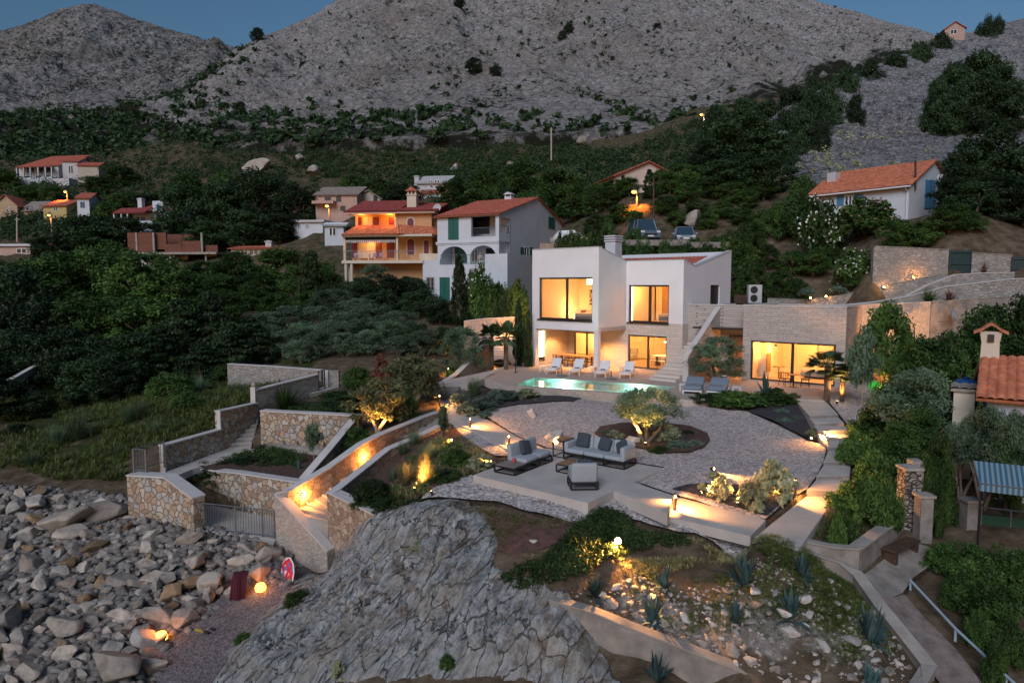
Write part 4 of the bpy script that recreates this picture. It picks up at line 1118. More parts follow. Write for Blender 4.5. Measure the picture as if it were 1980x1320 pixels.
for k in range(ns):
 q = [along(W8, k / ns), along(W9, k / ns), along(W9, (k + 1) / ns), along(W8, (k + 1) / ns)]
 carve(q, along(W8, k / ns).z - 1.4)
carve([A_ + Vector((-.5, .5, 0)), B_ + Vector((.3, .3, 0)), D_, C_], -5.0)
carve([W5[3], W8[1], P1, P0], -4.7)
wallrun('garden_wall', 'sloping wall with pale top dividing the juniper bed from the shrub slope', tz((586, 931, -2.36), (640, 868, -1.45), (694, 803, -.6)), [-3.4, -3.2, -2.6], .3, STONE_TAN, .06)
# --- retaining walls up the drive on the right
wallrun('garden_wall', 'tall grey stone wall left of the dark green gate', ty((1690, 475, 46), (1760, 478, 45.6), (1835, 482, 45)), 5.4, .5, STONE_GREY, .06, STONE_GREY)
wallrun('garden_wall', 'grey stone wall right of the dark green gate with a red spiky plant before it', ty((1880, 488, 45), (1958, 492, 44.6)), 5.2, .5, STONE_GREY, .06, STONE_GREY)
GATEG = plain('gate_dark_green', (.02, .045, .045), .5, .2, 5, .1)
def board_gate(name, label, a, b, z0, z1):
 o = wthing(name, label, 'gate', (a + b) / 2)
 d = (b - a).normalized(); n_ = Vector((-d.y, d.x, 0)) * .03
 m = MB(); L_ = (b - a).length; k = max(4, int(L_ / .12))
 for i in range(k):
  p, q = a + (b - a) * (i + .06) / k, a + (b - a) * (i + .94) / k
  m.hexa([Vector((p.x, p.y, z0)), Vector((q.x, q.y, z0)), Vector((q.x, q.y, z0)) + n_, Vector((p.x, p.y, z0)) + n_], [Vector((p.x, p.y, z1)), Vector((q.x, q.y, z1)), Vector((q.x, q.y, z1)) + n_, Vector((p.x, p.y, z1)) + n_])
 m.obj('boards', GATEG, o)
 m = MB()
 for z in (z0 + .15, (z0 + z1) / 2, z1 - .15): m.tube(Vector((a.x, a.y, z)) - n_, Vector((b.x, b.y, z)) - n_, .04, n=5)
 for p in (a, b): m.tube(Vector((p.x, p.y, z0)) - n_, Vector((p.x, p.y, z1 + .05)) - n_, .05, n=6)
 m.obj('frame', GATEG, o)
a, b = at(1837, 484, 45.2), at(1879, 487, 45.1); board_gate('gate', 'dark green board gate between the two tall grey stone walls', a, b, 6.3, a.z)
a, b = at(1958, 494, 44.5), at(2010, 496, 44.2); board_gate('gate', 'dark green slatted gate at the far end of the drive walls', a, b, 6.1, a.z - .1)
wallrun('retaining_wall', 'uppermost low stone retaining wall edging the herb slope with small lights', ty((1484, 576, 50), (1560, 579, 48.5), (1620, 571, 47.4), (1700, 553, 46), (1780, 537, 45), (1832, 529, 44.5)), [3.4, 3.4, 3.8, 4.4, 4.9, 5.2], .35, STONE_GREY, .05, STONE_GREY)
wallrun('retaining_wall', 'middle stone retaining wall along the drive under the red spiky plant', ty((1752, 572, 43), (1800, 548, 42.8), (1848, 530, 42.6), (1900, 527, 42.3), (1962, 526, 42)), [4, 4.2, 4.4, 4.6, 4.6], .35, STONE_GREY, .05)
wallrun('retaining_wall', 'lowest stone retaining wall along the drive behind the yucca', ty((1600, 592, 42.5), (1690, 583, 42), (1757, 572, 41.5), (1830, 553, 41), (1950, 539, 40.4), (2040, 534, 40)), [3, 3, 3.2, 3.6, 4, 4], .35, STONE_GREY, .05)
wallrun('garden_wall', 'stone garden wall lit orange behind the round uplit tree', ty((1664, 588.5, 41.4), (1730, 586, 40.4), (1800, 583, 39.4)), -3, .4, STONE_PALE, .05)
wallrun('garden_wall', 'stained plaster wall with a satellite dish behind the neighbour', ty((1801, 583, 39.38), (1880, 577, 38.2), (1990, 570, 36.6), (2090, 564, 35)), -3, .4, CONC_D, .04, CONC_G)
wallrun('garden_wall', 'dry wall of pinkish stones under the oleanders', ty((1560, 474, 59), (1630, 472, 58), (1690, 474, 57)), 7.2, .6, STONE_DRY, 0)
wallrun('garden_wall', 'upper of two pale kerbs slanting through the left wood', (kb := ty((-20, 728, 47), (60, 692, 51), (128, 664, 55))), [p.z - .45 for p in kb], .25, CONC_G, .05)
wallrun('garden_wall', 'lower of two pale kerbs slanting through the left wood', (kb := ty((-20, 757, 43), (60, 712, 47), (130, 672, 52))), [p.z - .45 for p in kb], .25, CONC_G, .05)
x1_, x2_ = ax(1600, 42.5, 5), ax(1850, 41, 5); z1_, z2_ = at(1600, 596, 42.5).z, at(1850, 556, 41).z
carve([Vector((x1_ - 1, 42.2, 0)), Vector((x2_ + 2, 40.8, 0)), Vector((x2_ + 2, 44.6, 0)), Vector((x1_ + 3, 46.2, 0)), Vector((x1_ - 1, 47.5, 0))], lambda x, y: z1_ + (z2_ - z1_) * (x - x1_) / (x2_ - x1_))
# --- right foreground
wallrun('retaining_wall', 'concrete retaining wall beside the brown bench', vts((1664, 1117, -2.4, 1058), (1708, 1082, -2.35, 1026), (1752, 1045, -2.3, 993)), -3.2, .3, CONC_D, .05, CONC_G)
wallrun('retaining_wall', 'low concrete kerb wall at the foot of the hedge', tz((1560, 1046, -1.3), (1610, 1056, -1.36), (1662, 1060, -1.4)), -2.8, .2, CONC_D, .04, CONC_G)
wallrun('retaining_wall', 'curving concrete kerb wall down the right side of the agave slope', tz((1478, 1041, -1.3), (1552, 1062, -1.5), (1622, 1085, -1.72), (1650, 1108, -1.95), (1693, 1168, -2.3), (1740, 1226, -2.6), (1784, 1282, -2.85), (1781, 1335, -3.0)), -4.2, .26, CONC_D, .04, CONC_G)
wallrun('retaining_wall', 'weathered concrete retaining wall under the rubble bed at the bottom edge', tz((1062, 1157, -2.1), (1150, 1183, -2.3), (1222, 1213, -2.48), (1340, 1258, -2.75), (1440, 1298, -2.95), (1530, 1334, -3.1)), -4.5, .25, CONC_D, .04, CONC_G)
q = pp('1664,1118 1752,1046 1800,1062 1830,1072 1765,1120 1745,1150 1692,1168 1660,1122'); sheet('path', q, landf(.06), CONC_D, step=.5); carve(q, lambda x, y: gz(x, y) - .15)
q = pp('1692,1166 1748,1152 1790,1200 1850,1260 1910,1340 1830,1340 1760,1250'); sheet('path', q, landf(.06), plain('path_stone', (.20, .165, .145), .95, .4, 3, .6, .03, coord='Position'), step=.5, noise=.05); carve(q, lambda x, y: gz(x, y) - .15)
# ---- the grey rock, beach, boulders
def rock_outcrop():
 poly = pp('646,1092 655,1060 690,1028 720,996 770,982 835,972 900,975 938,995 950,1060 945,1108 1010,1128 1062,1160 1140,1226 1210,1345 395,1345 420,1300 470,1235 520,1185 560,1140 600,1112')
 xs = [p.x for p in poly]; ys = [p.y for p in poly]
 st = .034
 gx = np.arange(min(xs) - .3, max(xs) + .3, st); gy = np.arange(min(ys) - .3, max(ys) + .3, st)
 X, Y = np.meshgrid(gx, gy); x, y = X.ravel(), Y.ravel()
 d = pdist(x, y, poly) * np.where(inpoly(x, y, poly), 1, -1)
 d = d + (fbm(x * 2, y * 2, 77) - .5) * .5
 a = R(62); u = x * math.cos(a) + y * math.sin(a); v = -x * math.sin(a) + y * math.cos(a)      # beds run up to the right
 wv = v + (fbm(x * .7, y * .7, 70, 4) - .5) * 1.6
 q = wv * 2.1 + fbm(u * .5, v * 1.6, 71, 5) * 3.2
 t = q - np.floor(q)
 slab_ = t * .55 - np.clip((t - .80) / .20, 0, 1) ** 1.2 * .95                      # each bed tilts and breaks off
 q2 = wv * 6.3 + fbm(u * 1.1, v * 3.4, 81, 4) * 3.0; t2 = q2 - np.floor(q2); plate = t2 * .5 - np.clip((t2 - .82) / .18, 0, 1)
 jn = np.clip(1 - np.abs(vnoise(u * .9 + fbm(u, v, 84) * 2, v * .5, 83) - .5) * 26, 0, 1)
 broken = fbm(u * 1.3, v * 2.6, 72, 5) - .5
 h = slab_ * .26 + plate * .13 + broken * .20 + (ridged(u * 2.4, v * 6.0, 73, 5) - .5) * .10 + (fbm(x * 9, y * 9, 74, 4) - .5) * .025 - jn * .16
 big = (fbm(x * .35, y * .35, 75, 3) - .5) * .6
 z = gz(x, y) + .06 + np.clip(d / .7, -1, 1) * .16 + (h * .95 + big) * np.clip(d / .8, 0, 1)
 z = np.where(d < -.15, gz(x, y) - .6, z)
 n1, n2 = len(gx), len(gy)
 i = np.arange(n1 * n2).reshape(n2, n1)
 f = np.stack([i[:-1, :-1], i[:-1, 1:], i[1:, 1:], i[1:, :-1]], -1).reshape(-1, 4)
 keep = (d[f] > -.2).any(1); f = f[keep]
 used = np.unique(f); mp = np.full(n1 * n2, -1); mp[used] = np.arange(len(used))
 m, nt, b = new_mat('grey_bedded_rock')
 vv = coords(nt, 'Position')
 def noise(s, dd=6.0, r=.6): return N(nt, 'ShaderNodeTexNoise', {'Vector': vv, 'Scale': s, 'Detail': dd, 'Roughness': r}).outputs[0]
 st_ = N(nt, 'ShaderNodeMapping', {'Vector': N(nt, 'ShaderNodeMapping', {'Vector': vv, 'Rotation': (0, 0, -R(62))}).outputs[0], 'Scale': (.5, 3.2, 2.2)}).outputs[0]
 c = ramp(nt, N(nt, 'ShaderNodeTexNoise', {'Vector': st_, 'Scale': 1.3, 'Detail': 9.0, 'Roughness': .72}).outputs[0], [(.36, (.105, .11, .11)), (.49, (.235, .246, .243)), (.62, (.36, .37, .365))])
 mp_ = N(nt, 'ShaderNodeMapping', {'Vector': N(nt, 'ShaderNodeNewGeometry').outputs['Position'], 'Rotation': (0, 0, -R(62))}).outputs[0]
 mp_ = N(nt, 'ShaderNodeMapping', {'Vector': mp_, 'Scale': (.30, 2.0, 1.5)}).outputs[0]
 wq = N(nt, 'ShaderNodeVectorMath', {0: mp_, 1: N(nt, 'ShaderNodeTexNoise', {'Vector': mp_, 'Scale': 1.3, 'Detail': 5.0}).outputs['Color']}, operation='ADD').outputs[0]
 hs_ = []
 for sc_, e_ in ((1.0, .030), (2.7, .030)):
  ck = N(nt, 'ShaderNodeTexVoronoi', {'Vector': wq, 'Scale': sc_}, feature='DISTANCE_TO_EDGE').outputs[0]; hs_.append(ck)
  c = mixc(nt, ramp(nt, ck, [(0, g(.85 if sc_ < 2 else .5)), (e_, g(0))]), c, (.045, .047, .045))
 c = mixc(nt, ramp(nt, noise(.9), [(.46, g(0)), (.62, g(.5))]), c, (.26, .225, .175))
 zz = N(nt, 'ShaderNodeSeparateColor', {0: N(nt, 'ShaderNodeVertexColor', layer_name='low').outputs[0]})
 c = mixc(nt, ramp(nt, N(nt, 'ShaderNodeMath', {0: zz.outputs[0], 1: noise(3.0)}, operation='MULTIPLY').outputs[0], [(.36, g(0)), (.47, g(.85))]), c, (.13, .10, .075))
 c = mixc(nt, ramp(nt, N(nt, 'ShaderNodeMath', {0: zz.outputs[0], 1: noise(5.5)}, operation='MULTIPLY').outputs[0], [(.46, g(0)), (.54, g(.8))]), c, (.06, .065, .025))
 nt.links.new(c, b.inputs['Base Color']); b.inputs['Roughness'].default_value = .95; b.inputs['Specular IOR Level'].default_value = .2
 b1_ = bump(nt, ramp(nt, hs_[0], [(0, g(0)), (.035, g(1))]), .9, .09, b)
 bump(nt, noise(11.0, 10.0, .7), 1., .05, b, b1_)
 o = mesh_obj('rock_outcrop', np.stack([x, y, z], -1)[used], mp[f], m, smooth=False)
 low = np.clip(.85 - (h + big * .5) * 1.6 + (vnoise(x * .5, y * .5, 79) - .5) * .9, 0, 1)
 low = np.maximum(low * .75, np.clip((y - 19.2) / 2.5, 0, 1) * .95 * np.clip((x + 3.2) / 1.5, 0, 1))
 a_ = o.data.color_attributes.new('low', 'FLOAT_COLOR', 'POINT')
 a_.data.foreach_set('color', np.repeat(low[used][:, None], 4, 1).astype(np.float32).ravel())
 o['kind'] = 'structure'
 return o, poly
rock_o, ROCKP = rock_outcrop()
beach = pp('300,1345 300,1235 380,1190 425,1160 440,1110 480,1085 540,1072 600,1088 605,1115 560,1145 520,1190 470,1240 420,1305 400,1345')
sheet('beach', beach, landf(.05), gravel_mat('beach_shingle', [(.17,.155,.155),(.22,.205,.205),(.13,.12,.12),(.27,.25,.25)], 22., .015), step=.25, noise=.12, smooth=True)
carve(beach, lambda x, y: gz(x, y) - .1)
def rock_mesh(seed, sub=4, stretch=(1, .8, .62), cuts=13):
 """a boulder: ball cut by random planes, then roughened"""
 rg = np.random.default_rng(seed)
 bm = bmesh.new(); bmesh.ops.create_icosphere(bm, subdivisions=sub, radius=1)
 P = np.array([v.co[:] for v in bm.verts]); Fc = [[v.index for v in f.verts] for f in bm.faces]; bm.free()
 for k in range(cuts):
  n = rg.normal(size=3); n /= np.linalg.norm(n); dd = rg.uniform(.40, .74)
  s = P @ n; ov = np.maximum(s - dd, 0); P = P - ov[:, None] * n * .985
 r = fbm(P[:, 0] * 1.6 + P[:, 2] * 1.1 + seed, P[:, 1] * 1.6 - P[:, 2] * .9, seed, 4) - .5
 P = P / np.abs(P).max() * (1 + r[:, None] * .12)
 r = ridged(P[:, 0] * 3 + seed, P[:, 1] * 3 + P[:, 2] * 2.3, seed + 5, 3) - .5
 P = P * (1 + r[:, None] * .07) * np.array(stretch)
 return P, np.array(Fc)
def rock_mat(name, lo, mid, hi):
 m, nt, b = new_mat(name)
 v = coords(nt, 'Object')
 oi = N(nt, 'ShaderNodeObjectInfo')
 vv = N(nt, 'ShaderNodeVectorMath', {0: v, 1: N(nt, 'ShaderNodeVectorMath', {0: oi.outputs['Location'], 1: (3.3, 3.3, 3.3)}, operation='MULTIPLY').outputs[0]}, operation='ADD').outputs[0]
 n1 = N(nt, 'ShaderNodeTexNoise', {'Vector': vv, 'Scale': 1.7, 'Detail': 8.0, 'Roughness': .65})
 c = ramp(nt, n1.outputs[0], [(.3, lo), (.5, mid), (.7, hi)])
 hs = N(nt, 'ShaderNodeHueSaturation', {'Color': c}); mr = N(nt, 'ShaderNodeMapRange', {0: oi.outputs['Random'], 3: .62, 4: 1.3}); nt.links.new(mr.outputs[0], hs.inputs['Value'])
 nt.links.new(hs.outputs[0], b.inputs['Base Color']); b.inputs['Roughness'].default_value = .92; b.inputs['Specular IOR Level'].default_value = .25
 n2 = N(nt, 'ShaderNodeTexNoise', {'Vector': vv, 'Scale': 7.0, 'Detail': 8.0, 'Roughness': .7})
 bump(nt, n2.outputs[0], .8, .06, b)
 return m
RM = dict(grey=rock_mat('boulder_grey', (.18, .165, .14), (.34, .305, .26), (.46, .42, .36)),
    tan=rock_mat('boulder_tan', (.20, .17, .14), (.35, .30, .25), (.47, .42, .36)),
    ochre=rock_mat('boulder_ochre', (.17, .11, .06), (.27, .18, .105), (.34, .25, .16)),
    pale=rock_mat('rock_pale', (.34, .31, .28), (.48, .445, .41), (.58, .55, .52)))
ROCKS = {}
def rock(px, py, wpx, kind, label, name='boulder', group=None, seed=None, asp=.7, sink=.3, rz=None, p=None, cat='rock'):
 seed = random.randrange(14) if seed is None else seed
 key = (seed, kind)
 if key not in ROCKS:
  s = random.Random(seed); P, f = rock_mesh(seed + 3, 4, (1, s.uniform(.62, .95), s.uniform(.55, .8)))
  o = mesh_obj(name, P, f, RM[kind]); ROCKS[key] = o; first = True
 else:
  o = ROCKS[key].copy(); col.objects.link(o); o.name = name
 p = p or G(px, py)
 w_ = wpx / F * p.y / 2
 o.location = p + U3 * w_ * (asp - .15 - sink)
 o.scale = (w_, w_ * random.uniform(.75, 1.0), w_ * asp * 1.25)
 o.rotation_euler = (random.uniform(-.35, .35), random.uniform(-.35, .35), random.uniform(0, 6.28) if rz is None else rz)
 for k in ('group',):
  if k in o: del o[k]
 tag(o, label, cat, group)
 return o
for px, py, wd, kd, lb, asp, rz in (
 (130, 1022, 105, 'tan', 'huge rough brown boulder at the top of the bank beside the stone wall', .75, .3),
 (205, 995, 150, 'tan', 'very large pitted block lying against the corner of the stone wall', .55, .2),
 (330, 1160, 62, 'ochre', 'ochre block standing above the beach lantern', .9, 1.),
 (270, 1190, 95, 'tan', 'long pinkish slab-like boulder leaning over the lantern', .45, .6),
 (352, 1210, 75, 'tan', 'round boulder lit red by the lantern at the edge of the shingle', .8, .4),
 (285, 1250, 62, 'pale', 'whitish crumbled boulder directly beside the lower lantern', .95, .2),
 (378, 1175, 42, 'grey', 'small dark boulder beside the ochre block', .85, .9),
 (300, 1125, 75, 'tan', 'flat-topped boulder above the long pinkish slab', .65, .5),
 (405, 1145, 70, 'grey', 'dark grey boulder left of the hanging red towel', .8, .1),
 (500, 1122, 62, 'tan', 'big buff boulder standing behind the shore lantern', .95, .7),
 (292, 1292, 45, 'tan', 'brown boulder half sunk in the shingle below the lantern', .8, .1),
 (222, 1300, 55, 'grey', 'angular grey boulder at the lower end of the bank', .55, .7),
 (25, 1270, 75, 'tan', 'big rounded brown boulder in the lower left corner', .85, .3),
 (80, 1316, 105, 'grey', 'broad grey slab at the bottom edge of the picture', .5, .1),
 (192, 1175, 55, 'grey', 'smooth dark grey five-sided boulder in the middle of the bank', .65, .4),
 (130, 1100, 44, 'ochre', 'mustard-coloured boulder high on the bank', .75, .4),
 (205, 1120, 40, 'ochre', 'reddish ochre flat boulder in the middle of the bank', .4, .4),
 (450, 1150, 42, 'tan', 'low brown boulder under the red towel', .7, .4),
 (515, 1092, 38, 'tan', 'block jammed against the foot of the wedge-shaped wall', .8, .4)):
 rock(px, py, wd, kd, lb, asp=asp, rz=rz)
taken = []
bank = [(-20,950),(120,965),(245,975),(290,1015),(365,1040),(470,1062),(535,1062),(545,1085),(440,1110),(425,1160),(385,1190),(310,1225),(300,1300),(250,1330),(-20,1330)]
cnt = 0; tries = 0
rr = random.Random(5)
while cnt < 268 and tries < 60000:
 tries += 1
 x, y = rr.uniform(-20, 545), rr.uniform(948, 1330)
 if not inpoly(np.array([x]), np.array([y]), bank)[0]: continue
 sc = .62 + (y - 950) / 380 * .75
 w_ = rr.choice([20, 24, 28, 34, 40, 48, 58, 70]) * sc
 if tries > 6000: w_ = rr.choice([16, 20, 24, 28]) * sc
 if any((x - a) ** 2 + ((y - b) * 1.5) ** 2 < ((w_ + c) * .37) ** 2 for a, b, c in taken): continue
 taken.append((x, y, w_))
 kd = rr.choices(['grey', 'tan', 'ochre'], [5, 4, .8])[0]
 sz = 'big' if w_ > 40 else 'middling' if w_ > 26 else 'small'
 cl = dict(grey='grey', tan='brownish', ochre='ochre')[kd]
 at_y = 'upper' if y < 1070 else 'middle' if y < 1190 else 'lower'
 rock(x, y, w_ * 1.32, kd, '%s %s boulder in the %s part of the bank of rocks' % (sz, cl, at_y), group='%s %s boulders, %s part of the bank' % (sz, cl, at_y), asp=rr.uniform(.55, .85), sink=.22)
 cnt += 1
def rubble(name, polypx, n, smin, smax, mat, seed, label_kind='stuff', kinds=5):
 """small loose stones as one mass"""
 rg = np.random.default_rng(seed)
 poly = [tuple(map(float, t.split(','))) for t in polypx.split()]
 xs = [p[0] for p in poly]; ys = [p[1] for p in poly]
 protos = [rock_mesh(100 + seed + k, 1, (1, .8, .65), 6) for k in range(kinds)]
 V_ = []; F_ = []; b = 0
 wp = [G(*p) for p in poly]; pl = [(p.x, p.y) for p in wp]
 wx = [p.x for p in wp]; wy = [p.y for p in wp]
 c = 0
 X = rg.uniform(min(wx), max(wx), n * 4); Y = rg.uniform(min(wy), max(wy), n * 4)
 k = inpoly(X, Y, pl); X, Y = X[k][:n], Y[k][:n]; Z = gz(X, Y)
 for x, y, z in zip(X, Y, Z):
  P, f = protos[rg.integers(kinds)]
  s = smin + (smax - smin) * rg.random() ** 2.2; t = rg.uniform(0, 6.28); ct, st = math.cos(t), math.sin(t)
  Q = P * s; Q = np.column_stack([Q[:, 0] * ct - Q[:, 1] * st, Q[:, 0] * st + Q[:, 1] * ct, Q[:, 2]]) + (x, y, z + s * .15)
  V_.append(Q); F_.append(f + b); b += len(Q)
 o = mesh_obj(name, np.vstack(V_), np.vstack(F_), mat)
 o['kind'] = label_kind
 return o
rubble('rubble', '-30,930 250,960 300,1010 545,1055 590,1095 560,1140 480,1120 330,1250 290,1345 -60,1345', 4200, .05, .27, rock_mat('loose_stones', (.18, .16, .145), (.30, .275, .25), (.40, .375, .35)), 3)
rr = random.Random(9); taken = []; cnt = 0; tries = 0
ag = [(1140,1170),(1230,1110),(1300,1150),(1400,1140),(1520,1140),(1600,1120),(1690,1180),(1765,1290),(1750,1330),(1520,1325),(1300,1235),(1180,1185)]
while cnt < 230 and tries < 40000:
 tries += 1
 x, y = rr.uniform(1130, 1765), rr.uniform(1105, 1330)
 if not inpoly(np.array([x]), np.array([y]), ag)[0]: continue
 w_ = rr.choice([12, 14, 17, 20, 24, 28, 34, 42]) * (.8 + (y - 1100) / 400)
 if any((x - a) ** 2 + ((y - b) * 1.4) ** 2 < ((w_ + c) * .42) ** 2 for a, b, c in taken): continue
 if vnoise(np.array([x / 60]), np.array([y / 45]), 3)[0] < .26: continue
 taken.append((x, y, w_))
 kd = rr.choices(['pale', 'tan'], [5, 1.6])[0]
 sz = 'large' if w_ > 27 else 'fist-sized'
 rock(x, y, w_, kd, '%s %s stone lying among the agaves' % (sz, 'whitish' if kd == 'pale' else 'pinkish brown'), name='stone', group='%s %s stones on the agave slope' % (sz, 'whitish' if kd == 'pale' else 'brown'), asp=rr.uniform(.5, .8), sink=.15, cat='stone')
 cnt += 1
rubble('rubble', '1080,1150 1220,1110 1400,1130 1600,1110 1700,1190 1770,1330 1520,1330 1300,1240 1150,1185', 1500, .02, .075, rock_mat('pale_chips', (.28, .25, .22), (.42, .385, .35), (.54, .51, .48)), 8)
rubble('rubble', '890,940 915,915 960,930 1010,950 1000,965 950,960 905,955', 160, .05, .16, RM['pale'], 12)
rubble('rubble', '860,755 890,735 905,750 900,785 880,795 865,785', 90, .06, .17, RM['tan'], 14)
for px, py, wd, kd, lb, asp in ((1075, 858, 50, 'pale', 'large pale boulder glowing under a garden spotlight behind the sofa', .95), (1030, 808, 28, 'pale', 'small pinkish rock alone on the gravel', .9),
 (1220, 856, 58, 'pale', 'flat pale rock under the uplit olive tree', .55), (1447, 790, 18, 'tan', 'little round stone at the edge of the dark mulch', .9), (1315, 772, 30, 'tan', 'tan rock beside the daybeds', .7), (1390, 784, 28, 'pale', 'flat whitish rock before the low shrubs', .5),
 (1194, 956, 12, 'ochre', 'single orange stone in the corner of the patio', .7), (1140, 986, 14, 'ochre', 'small reddish stone at the patio corner', .8), (1030, 1046, 24, 'pale', 'white stone on the red soil patch', .5), (1340, 435, 62, 'grey', 'large grey boulder behind the parked cars', .75),
 (610, 340, 42, 'grey', 'lower grey crag in the hillside scrub', .95), (500, 330, 60, 'grey', 'broad grey crag above the hillside trees', .6), (580, 312, 34, 'grey', 'pale crag at the foot of the mountain', .8), (880, 330, 40, 'grey', 'grey rock in the scrub above the white house', .7), (1130, 280, 45, 'grey', 'slanting grey rock above the dry meadow', .7), (990, 325, 45, 'grey', 'long grey rock at the edge of the dry meadow', .5)):
 rock(px, py, wd, kd, lb, name='rock', asp=asp)
# ---- the houses up the hill
W_BLUE = plain('wall_white_blue', (.52, .56, .60), .85, .07, .8, .15)
W_ORANGE = plain('wall_orange', (.52, .29, .14), .85, .10, .8, .15)
W_CREAM = plain('wall_cream', (.56, .50, .40), .85, .08, .8, .15)
W_BEIGE = plain('wall_beige', (.40, .35, .29), .85, .10, .8, .15)
W_TAN = plain('wall_tan', (.42, .31, .20), .85, .12, .8, .15)
W_PINK = plain('wall_pink_beige', (.40, .28, .23), .85, .12, .8, .15)
W_GREYW = plain('wall_grey_white', (.44, .45, .46), .85, .10, .8, .15)
W_YEL = plain('wall_yellow', (.42, .33, .14), .85, .10, .8, .15)
SH_GREEN = plain('shutter_green', (.012, .10, .075), .55, .12, 20, .3)
SH_RED = plain('shutter_crimson', (.14, .010, .025), .55, .12, 20, .3)
SH_BLUE = plain('shutter_blue', (.06, .20, .34), .55, .12, 20, .3)
CURT = plain('curtain_pale', (.55, .50, .42), .9, .1, 6)
RUSTB = ashlar('hollow_brick', (.22, .085, .055), (.16, .065, .045), (.10, .075, .06), .33, .25)
class House:
 def __init__(s, name, label, px, py, Y, rz, cat='house', group=None):
  p = at(px, py, Y); s.o = p; s.fr = Frame(p, R(rz)); s.z = p.z
  s.t = thing(name, label, cat, (p.x, p.y, p.z), R(rz), group)
 def x(s, px, yl=0, py=480): return s.fr.pix(px, py, yl=yl).x
 def r(s, a, yl=0):
  """pixel rectangle (px0, px1, pytop, pybottom) on the plane y = yl -> x0, x1, z0, z1 (z from the house base)"""
  p, q = s.fr.pix(a[0], a[2], yl=yl), s.fr.pix(a[1], a[3], yl=yl)
  return p.x, q.x, q.z - s.z, p.z - s.z
 def box(s, mb, a, yl=0, dep=.1, back=0):
  x0, x1, z0, z1 = s.r(a, yl); return mb.box(x0, x1, yl - dep, yl + back, z0, z1)
 def part(s, name, mat, rects, yl=0, dep=.08, back=0):
  for a in rects: s.box(MB(), a, yl, dep, back).obj(name, mat, s.t)
 def win(s, rects, yl=0, frame=None, pane=None, mull=True, name='window'):
  for a in rects:
   x0, x1, z0, z1 = s.r(a, yl)
   window(s.t, x0, x1, z0, z1, yl - .06, ((x0 + x1) / 2,) if mull else (), min(.08, (x1 - x0) * .12), .1, name, frame or WHITEM, pane or GLASS_D)
def gable(h, x0, x1, y0, y1, ze, zr_, mat, along='x', over=.35, wall=None, pitch=.4, zback=None, name='roof'):
 """gable roof; ridge along x (parallel to the front) or along y"""
 if along == 'x':
  ym = (y0 + y1) / 2
  o = tile_roof(name, (x0 - over, y0 - over, ze - .1), (x1 + over, y0 - over, ze - .1), (x1 + over, ym, zr_), (x0 - over, ym, zr_), mat, h.t, pitch)
  tile_roof(name, (x1 + over, y1 + over, ze - .1), (x0 - over, y1 + over, ze - .1), (x0 - over, ym, zr_), (x1 + over, ym, zr_), mat, h.t, pitch)
  if wall is not None:
   for x in (x0, x1 - .2): wall.prism([(x, y0, ze - .02), (x, y1, ze - .02), (x, ym, zr_ - .15)], (.2, 0, 0))
 else:
  xm = (x0 + x1) / 2
  tile_roof(name, (x0 - over, y1 + over, ze - .1), (x0 - over, y0 - over, ze - .1), (xm, y0 - over, zr_), (xm, y1 + over, zr_), mat, h.t, pitch)
  tile_roof(name, (x1 + over, y0 - over, ze - .1), (x1 + over, y1 + over, ze - .1), (xm, y1 + over, zr_), (xm, y0 - over, zr_), mat, h.t, pitch)
  if wall is not None:
   for y in (y0, y1 - .2): wall.prism([(x0, y, ze - .02), (x1, y, ze - .02), (xm, y, zr_ - .15)], (0, .2, 0))
def arch_pts(x0, x1, z0, z1, y, n=10):
 r = (x1 - x0) / 2; c = (x0 + x1) / 2
 return [(x0, y, z0), (x1, y, z0)] + [(c + r * math.cos(math.pi * k / n), y, z1 - r + r * math.sin(math.pi * k / n)) for k in range(n + 1)]
def railing_part(h, pts, ht, mat, name='railing', gap=.14, bars=True):
 m = MB()
 for a, b in zip(pts[:-1], pts[1:]):
  a, b = Vector(a), Vector(b); n = max(2, int((b - a).length / gap))
  m.tube(a + U3 * ht, b + U3 * ht, .03, n=5)
  if bars:
   for k in range(n + 1): m.tube(a + (b - a) * k / n, a + (b - a) * k / n + U3 * ht, .012, n=4)
   m.tube(a + U3 * .08, b + U3 * .08, .018, n=4)
  else:
   for q in (.3, .55, .8): m.tube(a + U3 * ht * q, b + U3 * ht * q, .012, n=4)
   for k in range(0, n + 1, 8): m.tube(a + (b - a) * k / n, a + (b - a) * k / n + U3 * ht, .02, n=5)
 return m.obj(name, mat, h.t)
# --- the orange house
h = House('apartment_house', 'orange three-storey house with crimson shutters, tiled canopy and lit balcony', 667, 562, 81, -7)
X = h.x; zz = lambda py, yl=0, px=740: h.fr.pix(px, py, yl=yl).z - h.z
zb, zc, zd, ze, zt = zz(508), zz(455), zz(440), zz(414), zz(390)
w = MB()
xa, xb, xc, xd = X(681), X(768), X(836), X(862)
w.box(xa, xc, 0, 8, -3, zc + .3); w.box(xc, xd - .3, 1.6, 8, -3, zc)
w.box(xa + .3, xb, 1.2, 8, zc, ze); w.box(xb, xc, -.2, 8, zc, ze); w.box(xc, xc + .6, 1.0, 8, zc, ze - .2)
w.obj('wall', W_ORANGE, h.t)
m = MB(); m.box(X(660, -2), xc + .3, -2.0, 0, zb - .12, zb + .22); m.box(xc + .3, xd, -.9, 1.6, zb - .12, zb + .22); m.box(X(815), xd, -1.0, -.8, zb + .22, zb + 1.0)
m.obj('balcony', W_CREAM, h.t)
railing_part(h, [(X(661, -2), -.1, zb + .22), (X(661, -2), -1.9, zb + .22), (X(815), -1.9, zb + .22)], 1.05, STEEL, bars=False)
